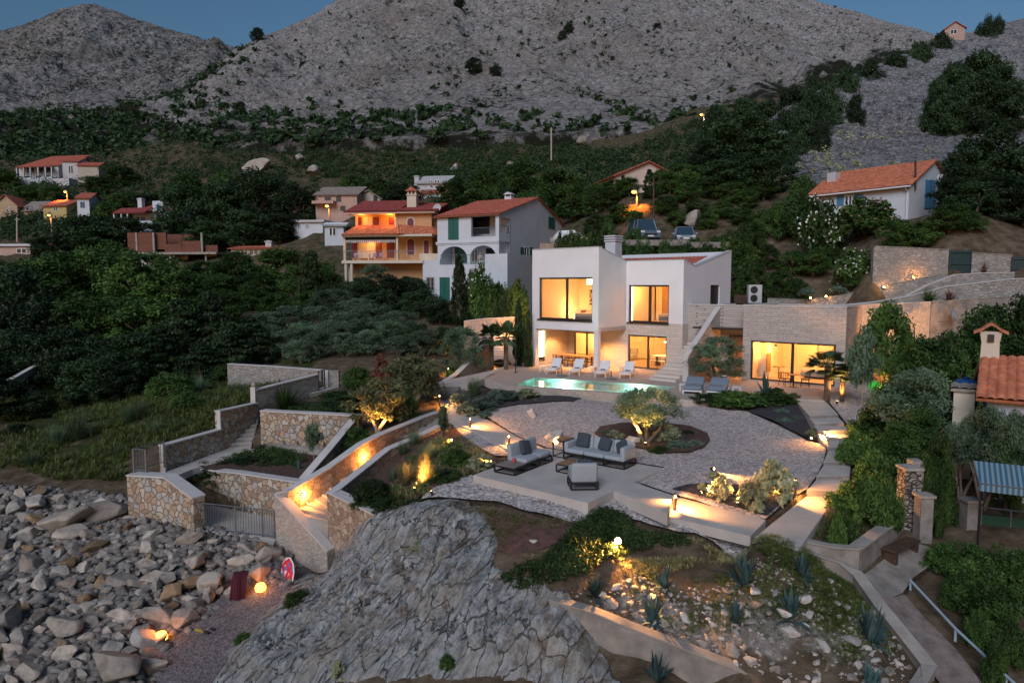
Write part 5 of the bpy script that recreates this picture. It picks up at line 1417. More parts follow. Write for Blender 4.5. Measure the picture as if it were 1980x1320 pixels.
for px in (668, 679, 667): MB().tube((X(px, -1.8), -1.75 if px != 667 else -.3, -3), (X(px, -1.8), -1.75 if px != 667 else -.3, zb - .12), .17, n=12).obj('column', W_CREAM, h.t)
for x_ in (X(666, -1.8), X(768, -1.8)): MB().box(x_ - .12, x_ + .12, -1.85, -1.6, zb + .22, zc - .28).obj('post', W_CREAM, h.t)
m = MB(); m.box(X(661, -2.2), xc + .5, -2.2, 0, zc - .28, zc - .04); m.obj('canopy_edge', W_CREAM, h.t)
tile_roof('canopy_roof', (X(660, -2.4), -2.4, zc - .05), (X(770, -2.2), -2.4, zc - .05), (xb, 1.1, zd + .35), (X(683), 1.1, zd + .35), TILE_ORANGE, h.t, .34)
tile_roof('canopy_roof', (X(770, -2.2), -2.4, zc - .05), (xc + .9, -1.4, zc - .05), (xc, -.2, zd), (xb, -.2, zd + .35), TILE_ORANGE, h.t, .34)
tile_roof('canopy_roof', (xc + .9, -1.4, zc - .05), (xd + .3, 1.5, zc - .05), (xc + .4, 3.0, zd), (xc, -.2, zd), TILE_ORANGE, h.t, .34)
m = MB()
m.box(X(673), X(771), -.9, 1.0, ze - .02, ze + .22); m.box(X(771), xc + .5, -.9, 1.0, ze + .0, ze + .24)
m.obj('eave_board', W_CREAM, h.t)
MB().box(X(683), X(687), .9, 1.2, zc, ze).obj('post', W_CREAM, h.t)
MB().box(X(766), X(769), -.3, .0, zd, ze).obj('post', W_CREAM, h.t)
tile_roof('roof', (X(671), -1.0, ze + .22), (X(772), -1.0, ze + .22), (X(800, 4), 4.2, zt + .6), (X(703, 4), 4.2, zt + .6), TILE_DARK, h.t, .34)
tile_roof('roof', (X(772), -1.0, ze + .24), (xc + .8, -1.0, ze + .24), (xc + .9, 4.0, zt + .1), (X(790, 4), 4.0, zt + .1), TILE_DARK, h.t, .34)
tile_roof('roof', (xc + .9, 8.3, ze), (X(675), 8.3, ze), (X(703, 4), 4.2, zt + .6), (xc + .9, 4.2, zt + .2), TILE_DARK, h.t, .34)
c = MB(); cx = X(799, 2); c.box(cx - .55, cx + .55, 1.5, 2.6, ze, ze + 2.3); c.box(cx - .65, cx + .65, 1.4, 2.7, ze + 2.3, ze + 2.42)
for dx in (-.42, 0, .42): c.box(cx + dx - .1, cx + dx + .1, 1.55, 2.55, ze + 2.42, ze + 2.8)
ch = c.obj('chimney', W_CREAM, h.t)
MB().prism([(cx - .75, 1.3, ze + 2.8), (cx + .75, 1.3, ze + 2.8), (cx, 1.3, ze + 3.3)], (0, 1.5, 0)).obj('chimney_cap', TILE_RED, ch)
h.part('shutter', SH_RED, [(681, 691, 468, 498), (727, 738, 468, 498), (748, 762, 468, 498)], 0, .07)
h.part('shutter', SH_RED, [(690, 700, 420, 437), (722, 733, 420, 437), (752, 762, 420, 437)], 1.2, .07)
h.win([(693, 726, 468, 500)], 0, W_CREAM, CURT); h.win([(703, 721, 420, 438)], 1.2, W_CREAM, CURT)
for px0, px1, pt, pb, yl in ((788, 801, 462, 492, 0), (820, 829, 464, 492, 0), (788, 800, 422, 441, -.2)):
 x0, x1, z0, z1 = h.r((px0, px1, pt, pb), yl)
 f = MB().prism(arch_pts(x0 - .16, x1 + .16, z0 - .1, z1 + .16, yl - .05), (0, .06, 0)).obj('window', W_CREAM, h.t)
 MB().prism(arch_pts(x0, x1, z0, z1, yl - .10), (0, .06, 0)).obj('shutter', SH_RED, f)
m = MB(); x0, x1 = X(671, -1.6), X(766, -1.6); zA = zz(463, -1.6); m.quad((x0, -1.9, zA - .1), (x1, -1.9, zA - .1), (x1, -.05, zA + .35), (x0, -.05, zA + .35))
n_ = 30
for k in range(n_): m.add([(x0 + (x1-x0)*k/n_, -1.9, zA - .1), (x0 + (x1-x0)*(k+1)/n_, -1.9, zA - .1), (x0 + (x1-x0)*(k+.75)/n_, -1.9, zA - .4), (x0 + (x1-x0)*(k+.25)/n_, -1.9, zA - .4)], [(0, 1, 2, 3)])
awn, nt, b = new_mat('awning_grey_stripes'); wv = N(nt, 'ShaderNodeTexWave', {'Vector': coords(nt, 'Object'), 'Scale': 1.3}); wv.bands_direction = 'X'
nt.links.new(ramp(nt, wv.outputs[0], [(.5, (.16, .16, .18)), (.55, (.55, .54, .52))], 'CONSTANT'), b.inputs['Base Color'])
m.obj('awning', awn, h.t)
light(h.t, (X(715, -1), -1.0, zz(466, -1)), 34, WARM, .15); light(h.t, (X(755, .3), .4, zz(419)), 34, (1, .32, .05), .15); light(h.t, (X(700, .3), .3, zz(419)), 25, AMBER, .15)
t_ = wthing('patio_set', 'white table and chairs on the lit balcony of the orange house', 'table set', h.fr.w(X(705, -1), -1, h.z + zb + .22))
p_ = h.fr.w(X(705, -1), -1, h.z + zb + .22)
m = MB(); m.box(p_.x - 1.2, p_.x + .6, p_.y - .35, p_.y + .35, p_.z + .68, p_.z + .74)
for dx in (-1.1, .5): m.box(p_.x + dx - .03, p_.x + dx + .03, p_.y - .3, p_.y + .3, p_.z, p_.z + .68)
m.obj('table', WHITEM, t_)
for dx in (-.9, 1.2, 1.9): MB().box(p_.x + dx - .22, p_.x + dx + .22, p_.y - .6, p_.y - .2, p_.z + .4, p_.z + .46).box(p_.x + dx - .22, p_.x + dx + .22, p_.y - .22, p_.y - .17, p_.z + .46, p_.z + .9).box(p_.x + dx - .2, p_.x + dx - .16, p_.y - .55, p_.y - .25, p_.z, p_.z + .4).box(p_.x + dx + .16, p_.x + dx + .2, p_.y - .55, p_.y - .25, p_.z, p_.z + .4).obj('chair', plain('chair_lilac', (.35, .25, .32), .7), t_)
d_ = wthing('satellite_dish', 'grey satellite dish on the corner of the orange house roof', 'satellite dish', h.fr.w(xc + .6, .2, h.z + ze + .6))
q = h.fr.w(xc + .6, .2, h.z + ze + .6); m = MB(); m.lathe([(.02, 0), (.3, .05), (.5, .16), (.49, .18), (.28, .08), (.02, .03)], 14); M_ = Matrix.Translation(q) @ Vector((-.3, -1, .3)).to_track_quat('Z', 'Y').to_matrix().to_4x4()
m.v = [tuple(M_ @ Vector(p)) for p in m.v]; m.obj('dish', W_GREYW, d_); MB().tube(q, q + Vector((.3, .5, -.4)), .03).obj('arm', STEEL, d_)
# --- the white house with green shutters
h = House('white_house', 'white three-storey house with green shutters, arches and red tiled gable roof', 965, 586, 72, -28)
X = h.x; zz = lambda py, yl=0, px=905: h.fr.pix(px, py, yl=yl).z - h.z
xl = X(846); D_ = h.fr.pix(1088, 450, xl=0).y
ze, zl, zt2 = h.fr.pix(965, 412, yl=0).z - h.z, h.fr.pix(965, 466, yl=0).z - h.z, h.fr.pix(965, 512, yl=0).z - h.z
w = MB()
bx0, bx1, _, _ = h.r((911, 958, 430, 450)); zb0, zb1 = zl + .55, ze - .25
holed(w, xl, 0, zl, ze, 0, .3, [(bx0, bx1, zb0, zb1)])
w.box(xl, xl + .3, .3, D_, -3, ze); w.box(xl, 0, D_ - .3, D_, -3, ze); w.box(-.3, 0, 2.4, D_, -3, ze); w.box(-.3, 0, .3, 2.4, zl, zl + .9); w.box(-.3, 0, .3, 2.4, ze - .35, ze)
w.box(xl, 0, 2.4, 2.6, -3, ze); w.box(xl + .3, -.3, .3, 2.4, zl - .1, zl + .1)
ym = D_ * .55; zr_ = h.fr.pix(1033, 380, xl=0).z - h.z
for x_ in (xl, -.2): w.prism([(x_, 0, ze - .02), (x_, D_, ze - .02), (x_, ym, zr_ - .12)], (.2, 0, 0))
za = zl - .05; zs = zt2
cols_ = [xl + .2, X(906), -.2]
for a, b in zip(cols_[:-1], cols_[1:]):
 x0, x1 = a + .18, b - .18; r = (x1 - x0) / 2; c_ = (x0 + x1) / 2; zsp = za - .35 - r * .75
 top = [(c_ + r * math.cos(math.pi * k / 12), 0, zsp + r * .75 * math.sin(math.pi * k / 12)) for k in range(13)]
 for p, q in zip(top[:-1], top[1:]): w.hexa([(q[0], 0, q[2]), (p[0], 0, p[2]), (p[0], .3, p[2]), (q[0], .3, q[2])], [(q[0], 0, za), (p[0], 0, za), (p[0], .3, za), (q[0], .3, za)])
w.obj('wall', W_BLUE, h.t)
for a in cols_:
 r = .18; MB().box(a - r, a + r, 0, .3, zt2, za).obj('column', W_BLUE, h.t)
m = MB(); m.box(xl - .15, .05, -.15, 0, zl - .1, zl + .1); m.box(xl - .15, .05, -.06, 0, zl - .25, zl - .1); m.obj('cornice', W_BLUE, h.t)
tile_roof('roof', (xl - .3, -.45, ze - .08), (.25, -.45, ze - .08), (.25, ym, zr_), (xl - .3, ym, zr_), TILE_RED, h.t, .34)
tile_roof('roof', (.25, D_ + .4, ze - .08), (xl - .3, D_ + .4, ze - .08), (xl - .3, ym, zr_), (.25, ym, zr_), TILE_RED, h.t, .34)
c = MB(); cx = X(985, ym); c.box(cx - .45, cx + .45, ym - .4, ym + .4, zr_ - .4, zr_ + .25)
for a, b in ((-.4, -.3), (.3, .4)):
 for q in (-.35, .35): c.box(cx + a, cx + b, ym + q - .05, ym + q + .05, zr_ + .25, zr_ + .5)
c.prism([(cx - .6, ym - .5, zr_ + .5), (cx + .6, ym - .5, zr_ + .5), (cx, ym - .5, zr_ + .8)], (0, 1, 0)); c.obj('chimney', W_BLUE, h.t)
h.part('shutter', SH_GREEN, [(867, 877, 421, 463), (877.3, 887, 421, 463)])
h.part('shutter', SH_GREEN, [(880, 892, 478, 508), (893, 905, 478, 508)], 2.4); h.win([(915, 947, 420, 452), (940, 960, 480, 506)], 2.4, DARKF); h.win([(912, 924, 482, 506), (866, 876, 480, 508)], 2.4, WHITEM)
railing_part(h, [(bx0, -.0, zl + .5), (bx1, 0, zl + .5)], .95, STEEL)
railing_part(h, [(-.1, .5, zl + .9), (-.1, 2.3, zl + .9)], .8, STEEL)
for a, b, c_, d in ((1060, 1072, 419, 443), (1006, 1012, 478, 508), (1024, 1030, 478, 506)):
 p, q = h.fr.pix(a, c_, xl=0), h.fr.pix(b, d, xl=0); MB().box(0, .07, p.y, q.y, q.z - h.z, p.z - h.z).obj('shutter', SH_GREEN, h.t)
p, q = h.fr.pix(1013, 477, xl=0), h.fr.pix(1023, 509, xl=0); window(h.t, p.y, q.y, q.z - h.z, p.z - h.z, -.03, ((p.y + q.y) / 2,), .07, .08, axis='y', frame=WHITEM, pane=GLASS_D)
yf = -3.0
x0 = X(817, yf); x1 = X(981, yf); zt_ = h.fr.pix(817, 506, yl=yf).z - h.z
lw = MB(); lw.box(x0, x1, yf, 2.4, -3, zt2 - .0); lw.box(X(938, yf), x1, yf, yf + .2, zt2, zt2 + 1.0); lw.box(x1 - .2, x1, yf + .2, 2.4, zt2, zt2 + 1.0); lw.box(x0, X(850, yf), yf, yf + .2, zt2, zt2 + .5); lw.box(x0, x0 + .2, yf, 2.4, zt2, zt2 + .5)
lw.obj('lower_floor', W_BLUE, h.t)
railing_part(h, [(X(850, yf), yf + .1, zt2), (X(938, yf), yf + .1, zt2)], 1.0, STEEL)
h.part('shutter', SH_GREEN, [(850.5, 860, 536, 581), (860.3, 870, 536, 581)], yf, .07); h.win([(825, 840, 536, 562)], yf, W_BEIGE)
x_0, x_1, z_0, z_1 = h.r((825, 840, 536, 562), yf); m = MB()
for k in range(5): m.tube((x_0 + (x_1 - x_0) * k / 4, yf - .12, z_0), (x_0 + (x_1 - x_0) * k / 4, yf - .12, z_1), .02, n=4)
for k in range(4): m.tube((x_0, yf - .12, z_0 + (z_1 - z_0) * k / 3), (x_1, yf - .12, z_0 + (z_1 - z_0) * k / 3), .02, n=4)
m.obj('window_grille', W_BEIGE, h.t)
per = wthing('person', 'small seated person in pale clothes on the terrace of the white house', 'person', h.fr.w(X(932, -1.2), -1.6, h.z + zt2))
q = h.fr.w(X(932, -1.2), -1.6, h.z + zt2)
def person_body(q, facing, skin):
 """seated figure: one skinned surface from joints"""
 c_, s_ = math.cos(facing), math.sin(facing)
 J = {'hip': (0, 0, .50), 'chest': (0, .02, .82), 'neck': (0, .03, 1.02), 'head': (0, .0, 1.16), 'top': (0, 0, 1.28),
   'sl': (-.18, .02, .96), 'el': (-.24, -.12, .74), 'wl': (-.16, -.34, .72), 'hl': (-.13, -.42, .71), 'sr': (.18, .02, .96), 'er': (.24, -.12, .74), 'wr': (.16, -.34, .72), 'hr': (.13, -.42, .71),
   'tl': (-.10, -.05, .49), 'kl': (-.12, -.44, .50), 'al': (-.12, -.46, .10), 'fl': (-.12, -.60, .05), 'tr': (.10, -.05, .49), 'kr': (.12, -.44, .50), 'ar': (.12, -.46, .10), 'fr': (.12, -.60, .05)}
 Rr = dict(hip=.15, chest=.15, neck=.055, head=.095, top=.08, sl=.065, el=.048, wl=.032, hl=.035, sr=.065, er=.048, wr=.032, hr=.035, tl=.085, kl=.06, al=.04, fl=.035, tr=.085, kr=.06, ar=.04, fr=.035)
 E_ = 'hip-chest chest-neck neck-head head-top chest-sl sl-el el-wl wl-hl chest-sr sr-er er-wr wr-hr hip-tl tl-kl kl-al al-fl hip-tr tr-kr kr-ar ar-fr'.split()
 ks = list(J); me = bpy.data.meshes.new('body')
 me.from_pydata([(J[k][0] * c_ - J[k][1] * s_, J[k][0] * s_ + J[k][1] * c_, J[k][2]) for k in ks], [tuple(ks.index(t) for t in e.split('-')) for e in E_], [])
 o = bpy.data.objects.new('body', me); col.objects.link(o)
 o.modifiers.new('skin', 'SKIN'); me.skin_vertices[0].data[0].use_root = True
 for i, k in enumerate(ks): me.skin_vertices[0].data[i].radius = (Rr[k], Rr[k])
 s2 = o.modifiers.new('smooth', 'SUBSURF'); s2.levels = 1; s2.render_levels = 1
 me.materials.append(skin); return o
ob = person_body(q, R(-20), plain('clothes_pale', (.40, .33, .30), .8)); ob.parent = per
m = MB(); m.lathe([(.01, 1.31), (.07, 1.29), (.105, 1.22), (.10, 1.13), (.06, 1.08)], 10); m.obj('hair', plain('hair_dark', (.03, .02, .015), .6), per, True)
st_ = wthing('chair', 'chair under the seated person on the white house terrace', 'chair', q); MB().box(q.x - .25, q.x + .25, q.y - .22, q.y + .25, q.z + .36, q.z + .41).box(q.x - .24, q.x + .24, q.y + .22, q.y + .26, q.z + .41, q.z + .9).obj('seat', WHITEM, st_)
m = MB(); [m.tube((q.x + a, q.y + b, q.z), (q.x + a, q.y + b, q.z + .36), .018, n=5) for a in (-.22, .22) for b in (-.2, .22)]; [MB().tube((q.x + a, q.y + b, q.z), (q.x + a, q.y + b, q.z + .36), .018, n=5).obj('leg', WHITEM, st_) for a in (-.22, .22) for b in (-.2, .22)]
# --- the house with blue shutters on the right
h = House('stone_cottage', 'white bungalow with orange tiled roof and blue shutters under the scree', 1755, 436, 57, -52)
X = h.x
ze = h.fr.pix(1755, 358, yl=0).z - h.z; xl = X(1570, 0, 400); pr = h.fr.pix(1806, 309, xl=0)
D_ = pr.y * 2; zr_ = pr.z - h.z
w = MB(); w.box(xl, 0, 0, D_, -4, ze)
for x_ in (xl, -.2): w.prism([(x_, 0, ze - .02), (x_, D_, ze - .02), (x_, D_ / 2, zr_ - .15)], (.2, 0, 0))
w.obj('wall', W_BLUE, h.t)
tile_roof('roof', (xl - .5, -.45, ze - .08), (.25, -.45, ze - .08), (.25, D_ / 2, zr_), (xl - .5, D_ / 2, zr_), TILE_ORANGE, h.t, .26)
tile_roof('roof', (.25, D_ + .4, ze - .08), (xl - .5, D_ + .4, ze - .08), (xl - .5, D_ / 2, zr_), (.25, D_ / 2, zr_), TILE_ORANGE, h.t, .26)
m = MB(); m.tube((xl - .5, -.52, ze - .16), (.3, -.52, ze - .16), .07, n=8); m.tube((-.12, -.5, ze - .2), (-.12, -.1, ze - .6), .045, n=6); m.tube((-.12, -.1, ze - .6), (-.12, -.1, -2), .045, n=6); m.obj('gutter', WHITEM, h.t)
c = MB(); cx = X(1605, 2, 345); c.box(cx - .4, cx + .4, 2.2, 3.0, ze, ze + 2.2); c.obj('chimney', W_GREYW, h.t)
h.part('shutter', SH_BLUE, [(1619, 1631, 379, 397), (1652, 1667, 376, 393)], 0, .06); h.win([(1634, 1648, 379, 397)], 0, WHITEM)
for a, b, c_, d, mt, nm in ((1789, 1797, 347, 404, SH_BLUE, 'shutter'), (1798, 1805, 347, 404, SH_BLUE, 'shutter'), (1770, 1782, 422, 432, DARKF, 'vent')):
 p, q = h.fr.pix(a, c_, xl=0), h.fr.pix(b, d, xl=0); MB().box(0, .07, p.y, q.y, q.z - h.z, p.z - h.z).obj(nm, mt, h.t)
q = h.fr.w(.3, D_ / 2 + .8, h.z + zr_ - 1.6); dd = wthing('satellite_dish', 'white satellite dish on the gable of the blue-shuttered bungalow', 'satellite dish', q)
m = MB(); m.lathe([(.02, 0), (.25, .04), (.42, .13), (.41, .15), (.02, .03)], 14); M_ = Matrix.Translation(q) @ Vector((.1, -1, .3)).to_track_quat('Z', 'Y').to_matrix().to_4x4(); m.v = [tuple(M_ @ Vector(p)) for p in m.v]; m.obj('dish', WHITEM, dd); MB().tube(q, q + Vector((-.3, .2, -.2)), .03).obj('arm', STEEL, dd)
def simple_house(name, label, pxl, pxr, pyb, pye, pyr, Y, depth, rz, wall, roof, kind='x', wins=(), winm=None, chim=None, extra=None, over=.4, pitch=.45, doors=()):
 h = House(name, label, pxl, pyb, Y, rz)
 xr = h.x(pxr, 0, pye); ze = h.fr.pix((pxl + pxr) / 2, pye, yl=0).z - h.z
 w = MB(); w.box(0, xr, 0, depth, -5, ze)
 if kind == 'x':
  zr_ = h.fr.pix((pxl + pxr) / 2, pyr, yl=depth / 2).z - h.z; gable(h, 0, xr, 0, depth, ze, zr_, roof, 'x', over, w, pitch)
 elif kind == 'y':
  zr_ = h.fr.pix((pxl + pxr) / 2, pyr, yl=0).z - h.z; gable(h, 0, xr, 0, depth, ze, zr_, roof, 'y', over, w, pitch)
 elif kind == 'mono':
  zr_ = h.fr.pix((pxl + pxr) / 2, pyr, yl=depth).z - h.z; tile_roof('roof', (-over, -over, ze), (xr + over, -over, ze), (xr + over, depth + over, zr_), (-over, depth + over, zr_), roof, h.t, pitch)
  for x_ in (0, xr - .2): w.prism([(x_, 0, ze - .02), (x_, depth, ze - .02), (x_, depth, zr_ - .15)], (.2, 0, 0))
  w.box(0, xr, depth - .2, depth, ze, zr_ - .2)
 else:
  MB().box(-over, xr + over, -over, depth + over, ze + .003, ze + .35).obj('roof', roof, h.t)
 w.obj('wall', wall, h.t)
 h.win(wins, 0, winm or WHITEM)
 if doors: h.part('door', doors[0], doors[1:], 0, .06)
 if chim:
  cx = h.x(chim[0], depth / 2, chim[1]); zt_ = h.fr.pix(chim[0], chim[1], yl=depth * .4).z - h.z
  MB().box(cx - .45, cx + .45, depth * .4 - .4, depth * .4 + .4, ze, zt_ - .25).box(cx - .55, cx + .55, depth * .4 - .5, depth * .4 + .5, zt_ - .25, zt_ - .1).box(cx - .3, cx + .3, depth * .4 - .3, depth * .4 + .3, zt_ - .1, zt_).obj('chimney', chim[2], h.t)
 h.xr, h.ze = xr, ze
 return h
W_PINK2 = plain('wall_peach', (.58, .47, .39), .85, .08, .8, .15)
h = simple_house('house', 'beige house with gable end and red roof behind the street lamp', 1190, 1313, 376, 342, 312, 95, 9, 14, W_PINK2, TILE_RED, 'y', chim=(1243, 316, RUSTB), over=.5)
h.part('cornice', W_PINK, [(1190, 1313, 357, 360)], 0, .12)
q = h.fr.w(h.x(1252, 3, 318), 3, at(1252, 318, 98).z); dd = wthing('satellite_dish', 'pale satellite dish beside the brick chimney of the beige house', 'satellite dish', q)
m = MB(); m.lathe([(.02, 0), (.35, .05), (.6, .2), (.58, .22), (.02, .04)], 14); M_ = Matrix.Translation(q) @ Vector((-.6, -1, .3)).to_track_quat('Z', 'Y').to_matrix().to_4x4(); m.v = [tuple(M_ @ Vector(p)) for p in m.v]; m.obj('dish', WHITEM, dd); MB().tube(q, q - U3 * 1.3, .05).obj('pole', STEEL, dd)
h = simple_house('house', 'brown two-storey house with grey slab roof left of the orange house', 611, 690, 424, 376, 362, 118, 9, -6, W_PINK, TILE_BROWN, 'x', [(628, 640, 381, 392), (650, 660, 379, 390), (658, 668, 398, 408)], DARKF)
MB().box(h.x(611), h.x(652), -1.4, 0, h.r((611, 652, 390, 395))[2], h.r((611, 652, 390, 395))[3]).obj('balcony', W_PINK, h.t)
simple_house('house', 'brown gabled wing with a single dark window behind the orange house', 690, 735, 424, 384, 367, 120, 8, 8, W_BEIGE, TILE_BROWN, 'y', [(722, 730, 378, 388)], DARKF)
simple_house('house', 'white house with red roof edge high above the white house', 812, 862, 400, 373, 366, 130, 7, -8, W_BLUE, TILE_RED, 'x', [(826, 836, 378, 388), (846, 856, 380, 390)])
simple_house('house', 'small white upper storey with a sloping white roof among trees above the white house', 806, 862, 366, 355, 340, 133, 6, -8, W_GREYW, W_GREYW, 'mono', [(828, 836, 348, 354), (840, 850, 348, 354)], chim=(808, 340, W_GREYW))
h = simple_house('house', 'wide grey-white villa with long loggias and red roofs on the far left slope', 38, 113, 352, 322, 303, 190, 11, -10, W_GREYW, TILE_RED, 'mono', [(44, 62, 341, 350), (70, 80, 340, 351), (86, 96, 340, 351), (52, 66, 325, 333), (72, 84, 325, 333), (90, 104, 325, 333)], DARKF)
tile_roof('porch_roof', (h.x(39, -3), -3, h.ze - .6), (h.x(108, -3), -3, h.ze - .6), (h.x(108), 0, h.ze + .3), (h.x(44), 0, h.ze + .3), TILE_RED, h.t, .45)
m = MB(); m.box(h.x(36, -3), h.x(108, -3), -3, 0, h.ze - 4.4, h.ze - 3.4); m.obj('balcony', W_GREYW, h.t)
for px in (40, 53, 66, 81, 95, 107): MB().box(h.x(px, -3) - .15, h.x(px, -3) + .15, -2.9, -2.6, h.ze - 3.4, h.ze - .7).obj('column', W_GREYW, h.t)
MB().box(h.x(30, -6), h.x(140, -6), -6, -3.2, -6, -.4).obj('terrace_wall', W_GREYW, h.t)
h = simple_house('house', 'grey-white side wing with low red roof right of the loggia villa', 122, 150, 348, 312, 304, 188, 9, 6, W_GREYW, TILE_RED, 'x', [(132, 142, 320, 336)])
h = simple_house('porch', 'open porch with red roof on thin posts at the right end of the loggia villa', 151, 190, 345, 320, 314, 187, 6, 6, W_BEIGE, TILE_RED, 'x')
simple_house('house', 'little blue-white house with a hipped red roof between trees', 150, 172, 410, 383, 373, 140, 6, 10, W_BLUE, TILE_RED, 'x', [(155, 164, 390, 402)], SH_BLUE)
h = simple_house('house', 'white house with crimson roof, porch and blue dormer above the brick shell', 258, 326, 436, 411, 388, 125, 8, -14, W_BLUE, TILE_DARK, 'mono', [(262, 270, 420, 432), (273, 281, 420, 432)], SH_BLUE, chim=(279, 383, W_BLUE))
tile_roof('porch_roof', (h.x(218, -3), -3, h.ze - .3), (h.x(282, -3), -3, h.ze - .3), (h.x(296), 0, h.ze + .9), (h.x(238), 0, h.ze + .9), TILE_DARK, h.t, .45)
for px in (222, 236, 248): MB().box(h.x(px, -3) - .1, h.x(px, -3) + .1, -2.9, -2.7, -3, h.ze - .35).obj('column', W_BLUE, h.t)
MB().box(h.x(300), h.x(320), -.2, 4, h.ze, h.ze + 2.0).obj('dormer', W_BLUE, h.t); h.part('shutter', SH_BLUE, [(302, 311, 396, 407)], -.2, .06)
MB().box(h.x(240, -3), h.x(300, -3), -3.4, -3.1, -3, .4).obj('terrace_wall', W_BLUE, h.t)
simple_house('house', 'tan gabled house at the far left edge', -10, 33, 420, 398, 376, 150, 9, 12, W_TAN, TILE_RED, 'y', [(16, 22, 400, 410)])
simple_house('house', 'low tan house with pale tiled roof at the left edge', 36, 82, 416, 408, 390, 152, 8, -10, W_TAN, TILE_BROWN, 'x', [(40, 46, 409, 415)])
simple_house('house', 'small yellow house with red roof behind the left street lamp', 84, 128, 412, 398, 388, 146, 7, -14, W_YEL, TILE_RED, 'x', [(104, 112, 400, 408)])
simple_house('house', 'flat white-roofed garage at the left edge', -20, 58, 494, 476, 470, 112, 8, -4, W_PINK, W_BLUE, 'flat', [(32, 52, 480, 490)])
h = simple_house('house', 'long low house with red tile edge and a band of windows', 447, 597, 498, 480, 474, 100, 6, -4, W_BEIGE, TILE_RED, 'mono', [(466, 480, 482, 493), (482, 500, 482, 493), (525, 540, 482, 493), (542, 560, 482, 493), (562, 580, 482, 493)], W_BLUE, chim=(524, 465, W_GREYW))
h.part('plinth', RUSTB, [(447, 597, 495, 512)], 0, .05)
simple_house('house', 'low white-blue house with flat roof beside the orange house', 568, 624, 462, 430, 425, 106, 7, -8, W_BLUE, W_GREYW, 'flat', [(576, 582, 432, 442), (590, 598, 432, 442)])
simple_house('house', 'pale green-lit annex with a flat sloping roof left of the orange house', 628, 664, 462, 436, 430, 98, 6, 10, W_BLUE, W_BLUE, 'mono', [(636, 650, 440, 456)])
simple_house('house', 'small red-roofed house alone on the right-hand ridge', 1826, 1866, 72, 56, 42, 176, 7, -14, W_PINK, TILE_RED, 'y', [(1838, 1850, 58, 66)])
h = House('unfinished_house', 'unfinished house of bare red hollow brick on a concrete frame', 322, 526, 104, -5)
m = MB()
for a, yl in (((246, 300, 450, 487), 0), ((300, 322, 450, 482), .5), ((322, 376, 453, 487), 3.0), ((318, 352, 472, 488), 0), ((352, 388, 466, 488), 0), ((396, 421, 474, 487), .5)): h.box(m, a, yl, 0, .3)
m.box(h.x(246), h.x(246) + .3, .3, 7, *[h.r((246, 300, 450, 487))[k] for k in (2, 3)]); m.box(h.x(246), h.x(421), 7, 7.3, h.r((0, 1, 460, 487))[2], h.r((0, 1, 460, 487))[3])
m.obj('wall', RUSTB, h.t)
m = MB()
for px in (262, 295, 388): h.box(m, (px, px + 5, 450, 488), -.02, .1, .2)
h.box(m, (250, 421, 488, 491.5), -.4, .4, 8); m.obj('concrete_frame', CONC_G, h.t)
m = MB(); h.box(m, (322, 332, 491.6, 526), 0, 0, 4); h.box(m, (252, 321, 491.6, 526), 4, 0, .3); h.box(m, (399, 421, 491.6, 526), 2, 0, .3); m.obj('wall', W_GREYW, h.t)
h.part('garage_door', W_CREAM, [(336, 365, 494, 524)], 2.5, .1, .2)
h.part('column', CONC_G, [(396, 400, 491.6, 526)], -.2, 0, .35)
h = simple_house('shed', 'dark timber garden shed with a white-edged roof among the figs', 490, 540, 566, 552, 540, 84, 4, 10, WOODD, TILE_BROWN, 'mono')
# --- the neighbour's house with the red roof at the right edge
h = House('neighbour_house', 'cottage with big red barrel tiles at the right edge', 1888, 772, 23, -33)
X = h.x; z0 = h.fr.pix(1889, 770, yl=0).z - h.z; z1 = h.fr.pix(1895, 687, yl=2.6).z - h.z
w = MB(); w.box(.35, 6, .4, 5, -4, z0 - .05); w.prism([(.35, .4, z0 - .06), (.35, 5, z0 - .06), (.35, 2.6, z1 - .15)], (.2, 0, 0)); w.obj('wall', W_GREYW, h.t)
tile_roof('roof', (-.02, 0, z0), (6, 0, z0), (6, 2.6, z1), (.12, 2.6, z1), TILE_ORANGE, h.t, .27, .36, .07)
tile_roof('roof', (6, 5.2, z0), (-.02, 5.2, z0), (.12, 2.6, z1), (6, 2.6, z1), TILE_ORANGE, h.t, .27, .36, .07)
c = MB(); p = h.fr.pix(1913, 690, yl=2.7); cx = p.x; zt_ = h.fr.pix(1913, 640, yl=2.7).z - h.z
c.hexa([(cx - .30, 2.4, z1 - .5), (cx + .30, 2.4, z1 - .5), (cx + .30, 2.95, z1 - .5), (cx - .30, 2.95, z1 - .5)], [(cx - .27, 2.4, z1 + .5), (cx + .27, 2.4, z1 + .5), (cx + .27, 2.95, z1 + .5), (cx - .27, 2.95, z1 + .5)])
c.hexa([(cx - .27, 2.4, z1 + .5), (cx + .27, 2.4, z1 + .5), (cx + .27, 2.95, z1 + .5), (cx - .27, 2.95, z1 + .5)], [(cx - .34, 2.35, zt_), (cx + .34, 2.35, zt_), (cx + .34, 3.0, zt_), (cx - .34, 3.0, zt_)])
ch = c.obj('chimney', W_CREAM, h.t)
c = MB(); n = 9
for k in range(n):
 for s_ in (-1, 1): pass
prof = [(-.52, 0), (-.3, .10), (-.12, .26), (0, .32), (.12, .26), (.3, .10), (.52, 0)]
c.prism([(cx + a, 2.25, zt_ + b) for a, b in prof] + [(cx + a, 2.25, zt_ + b - .09) for a, b in prof[::-1]], (0, .85, 0)); c.obj('chimney_cap', TILE_ORANGE, ch)
MB().box(cx - .10, cx + .10, 2.33, 2.40, zt_ - .38, zt_ - .10).obj('flue_opening', DARKF, ch)
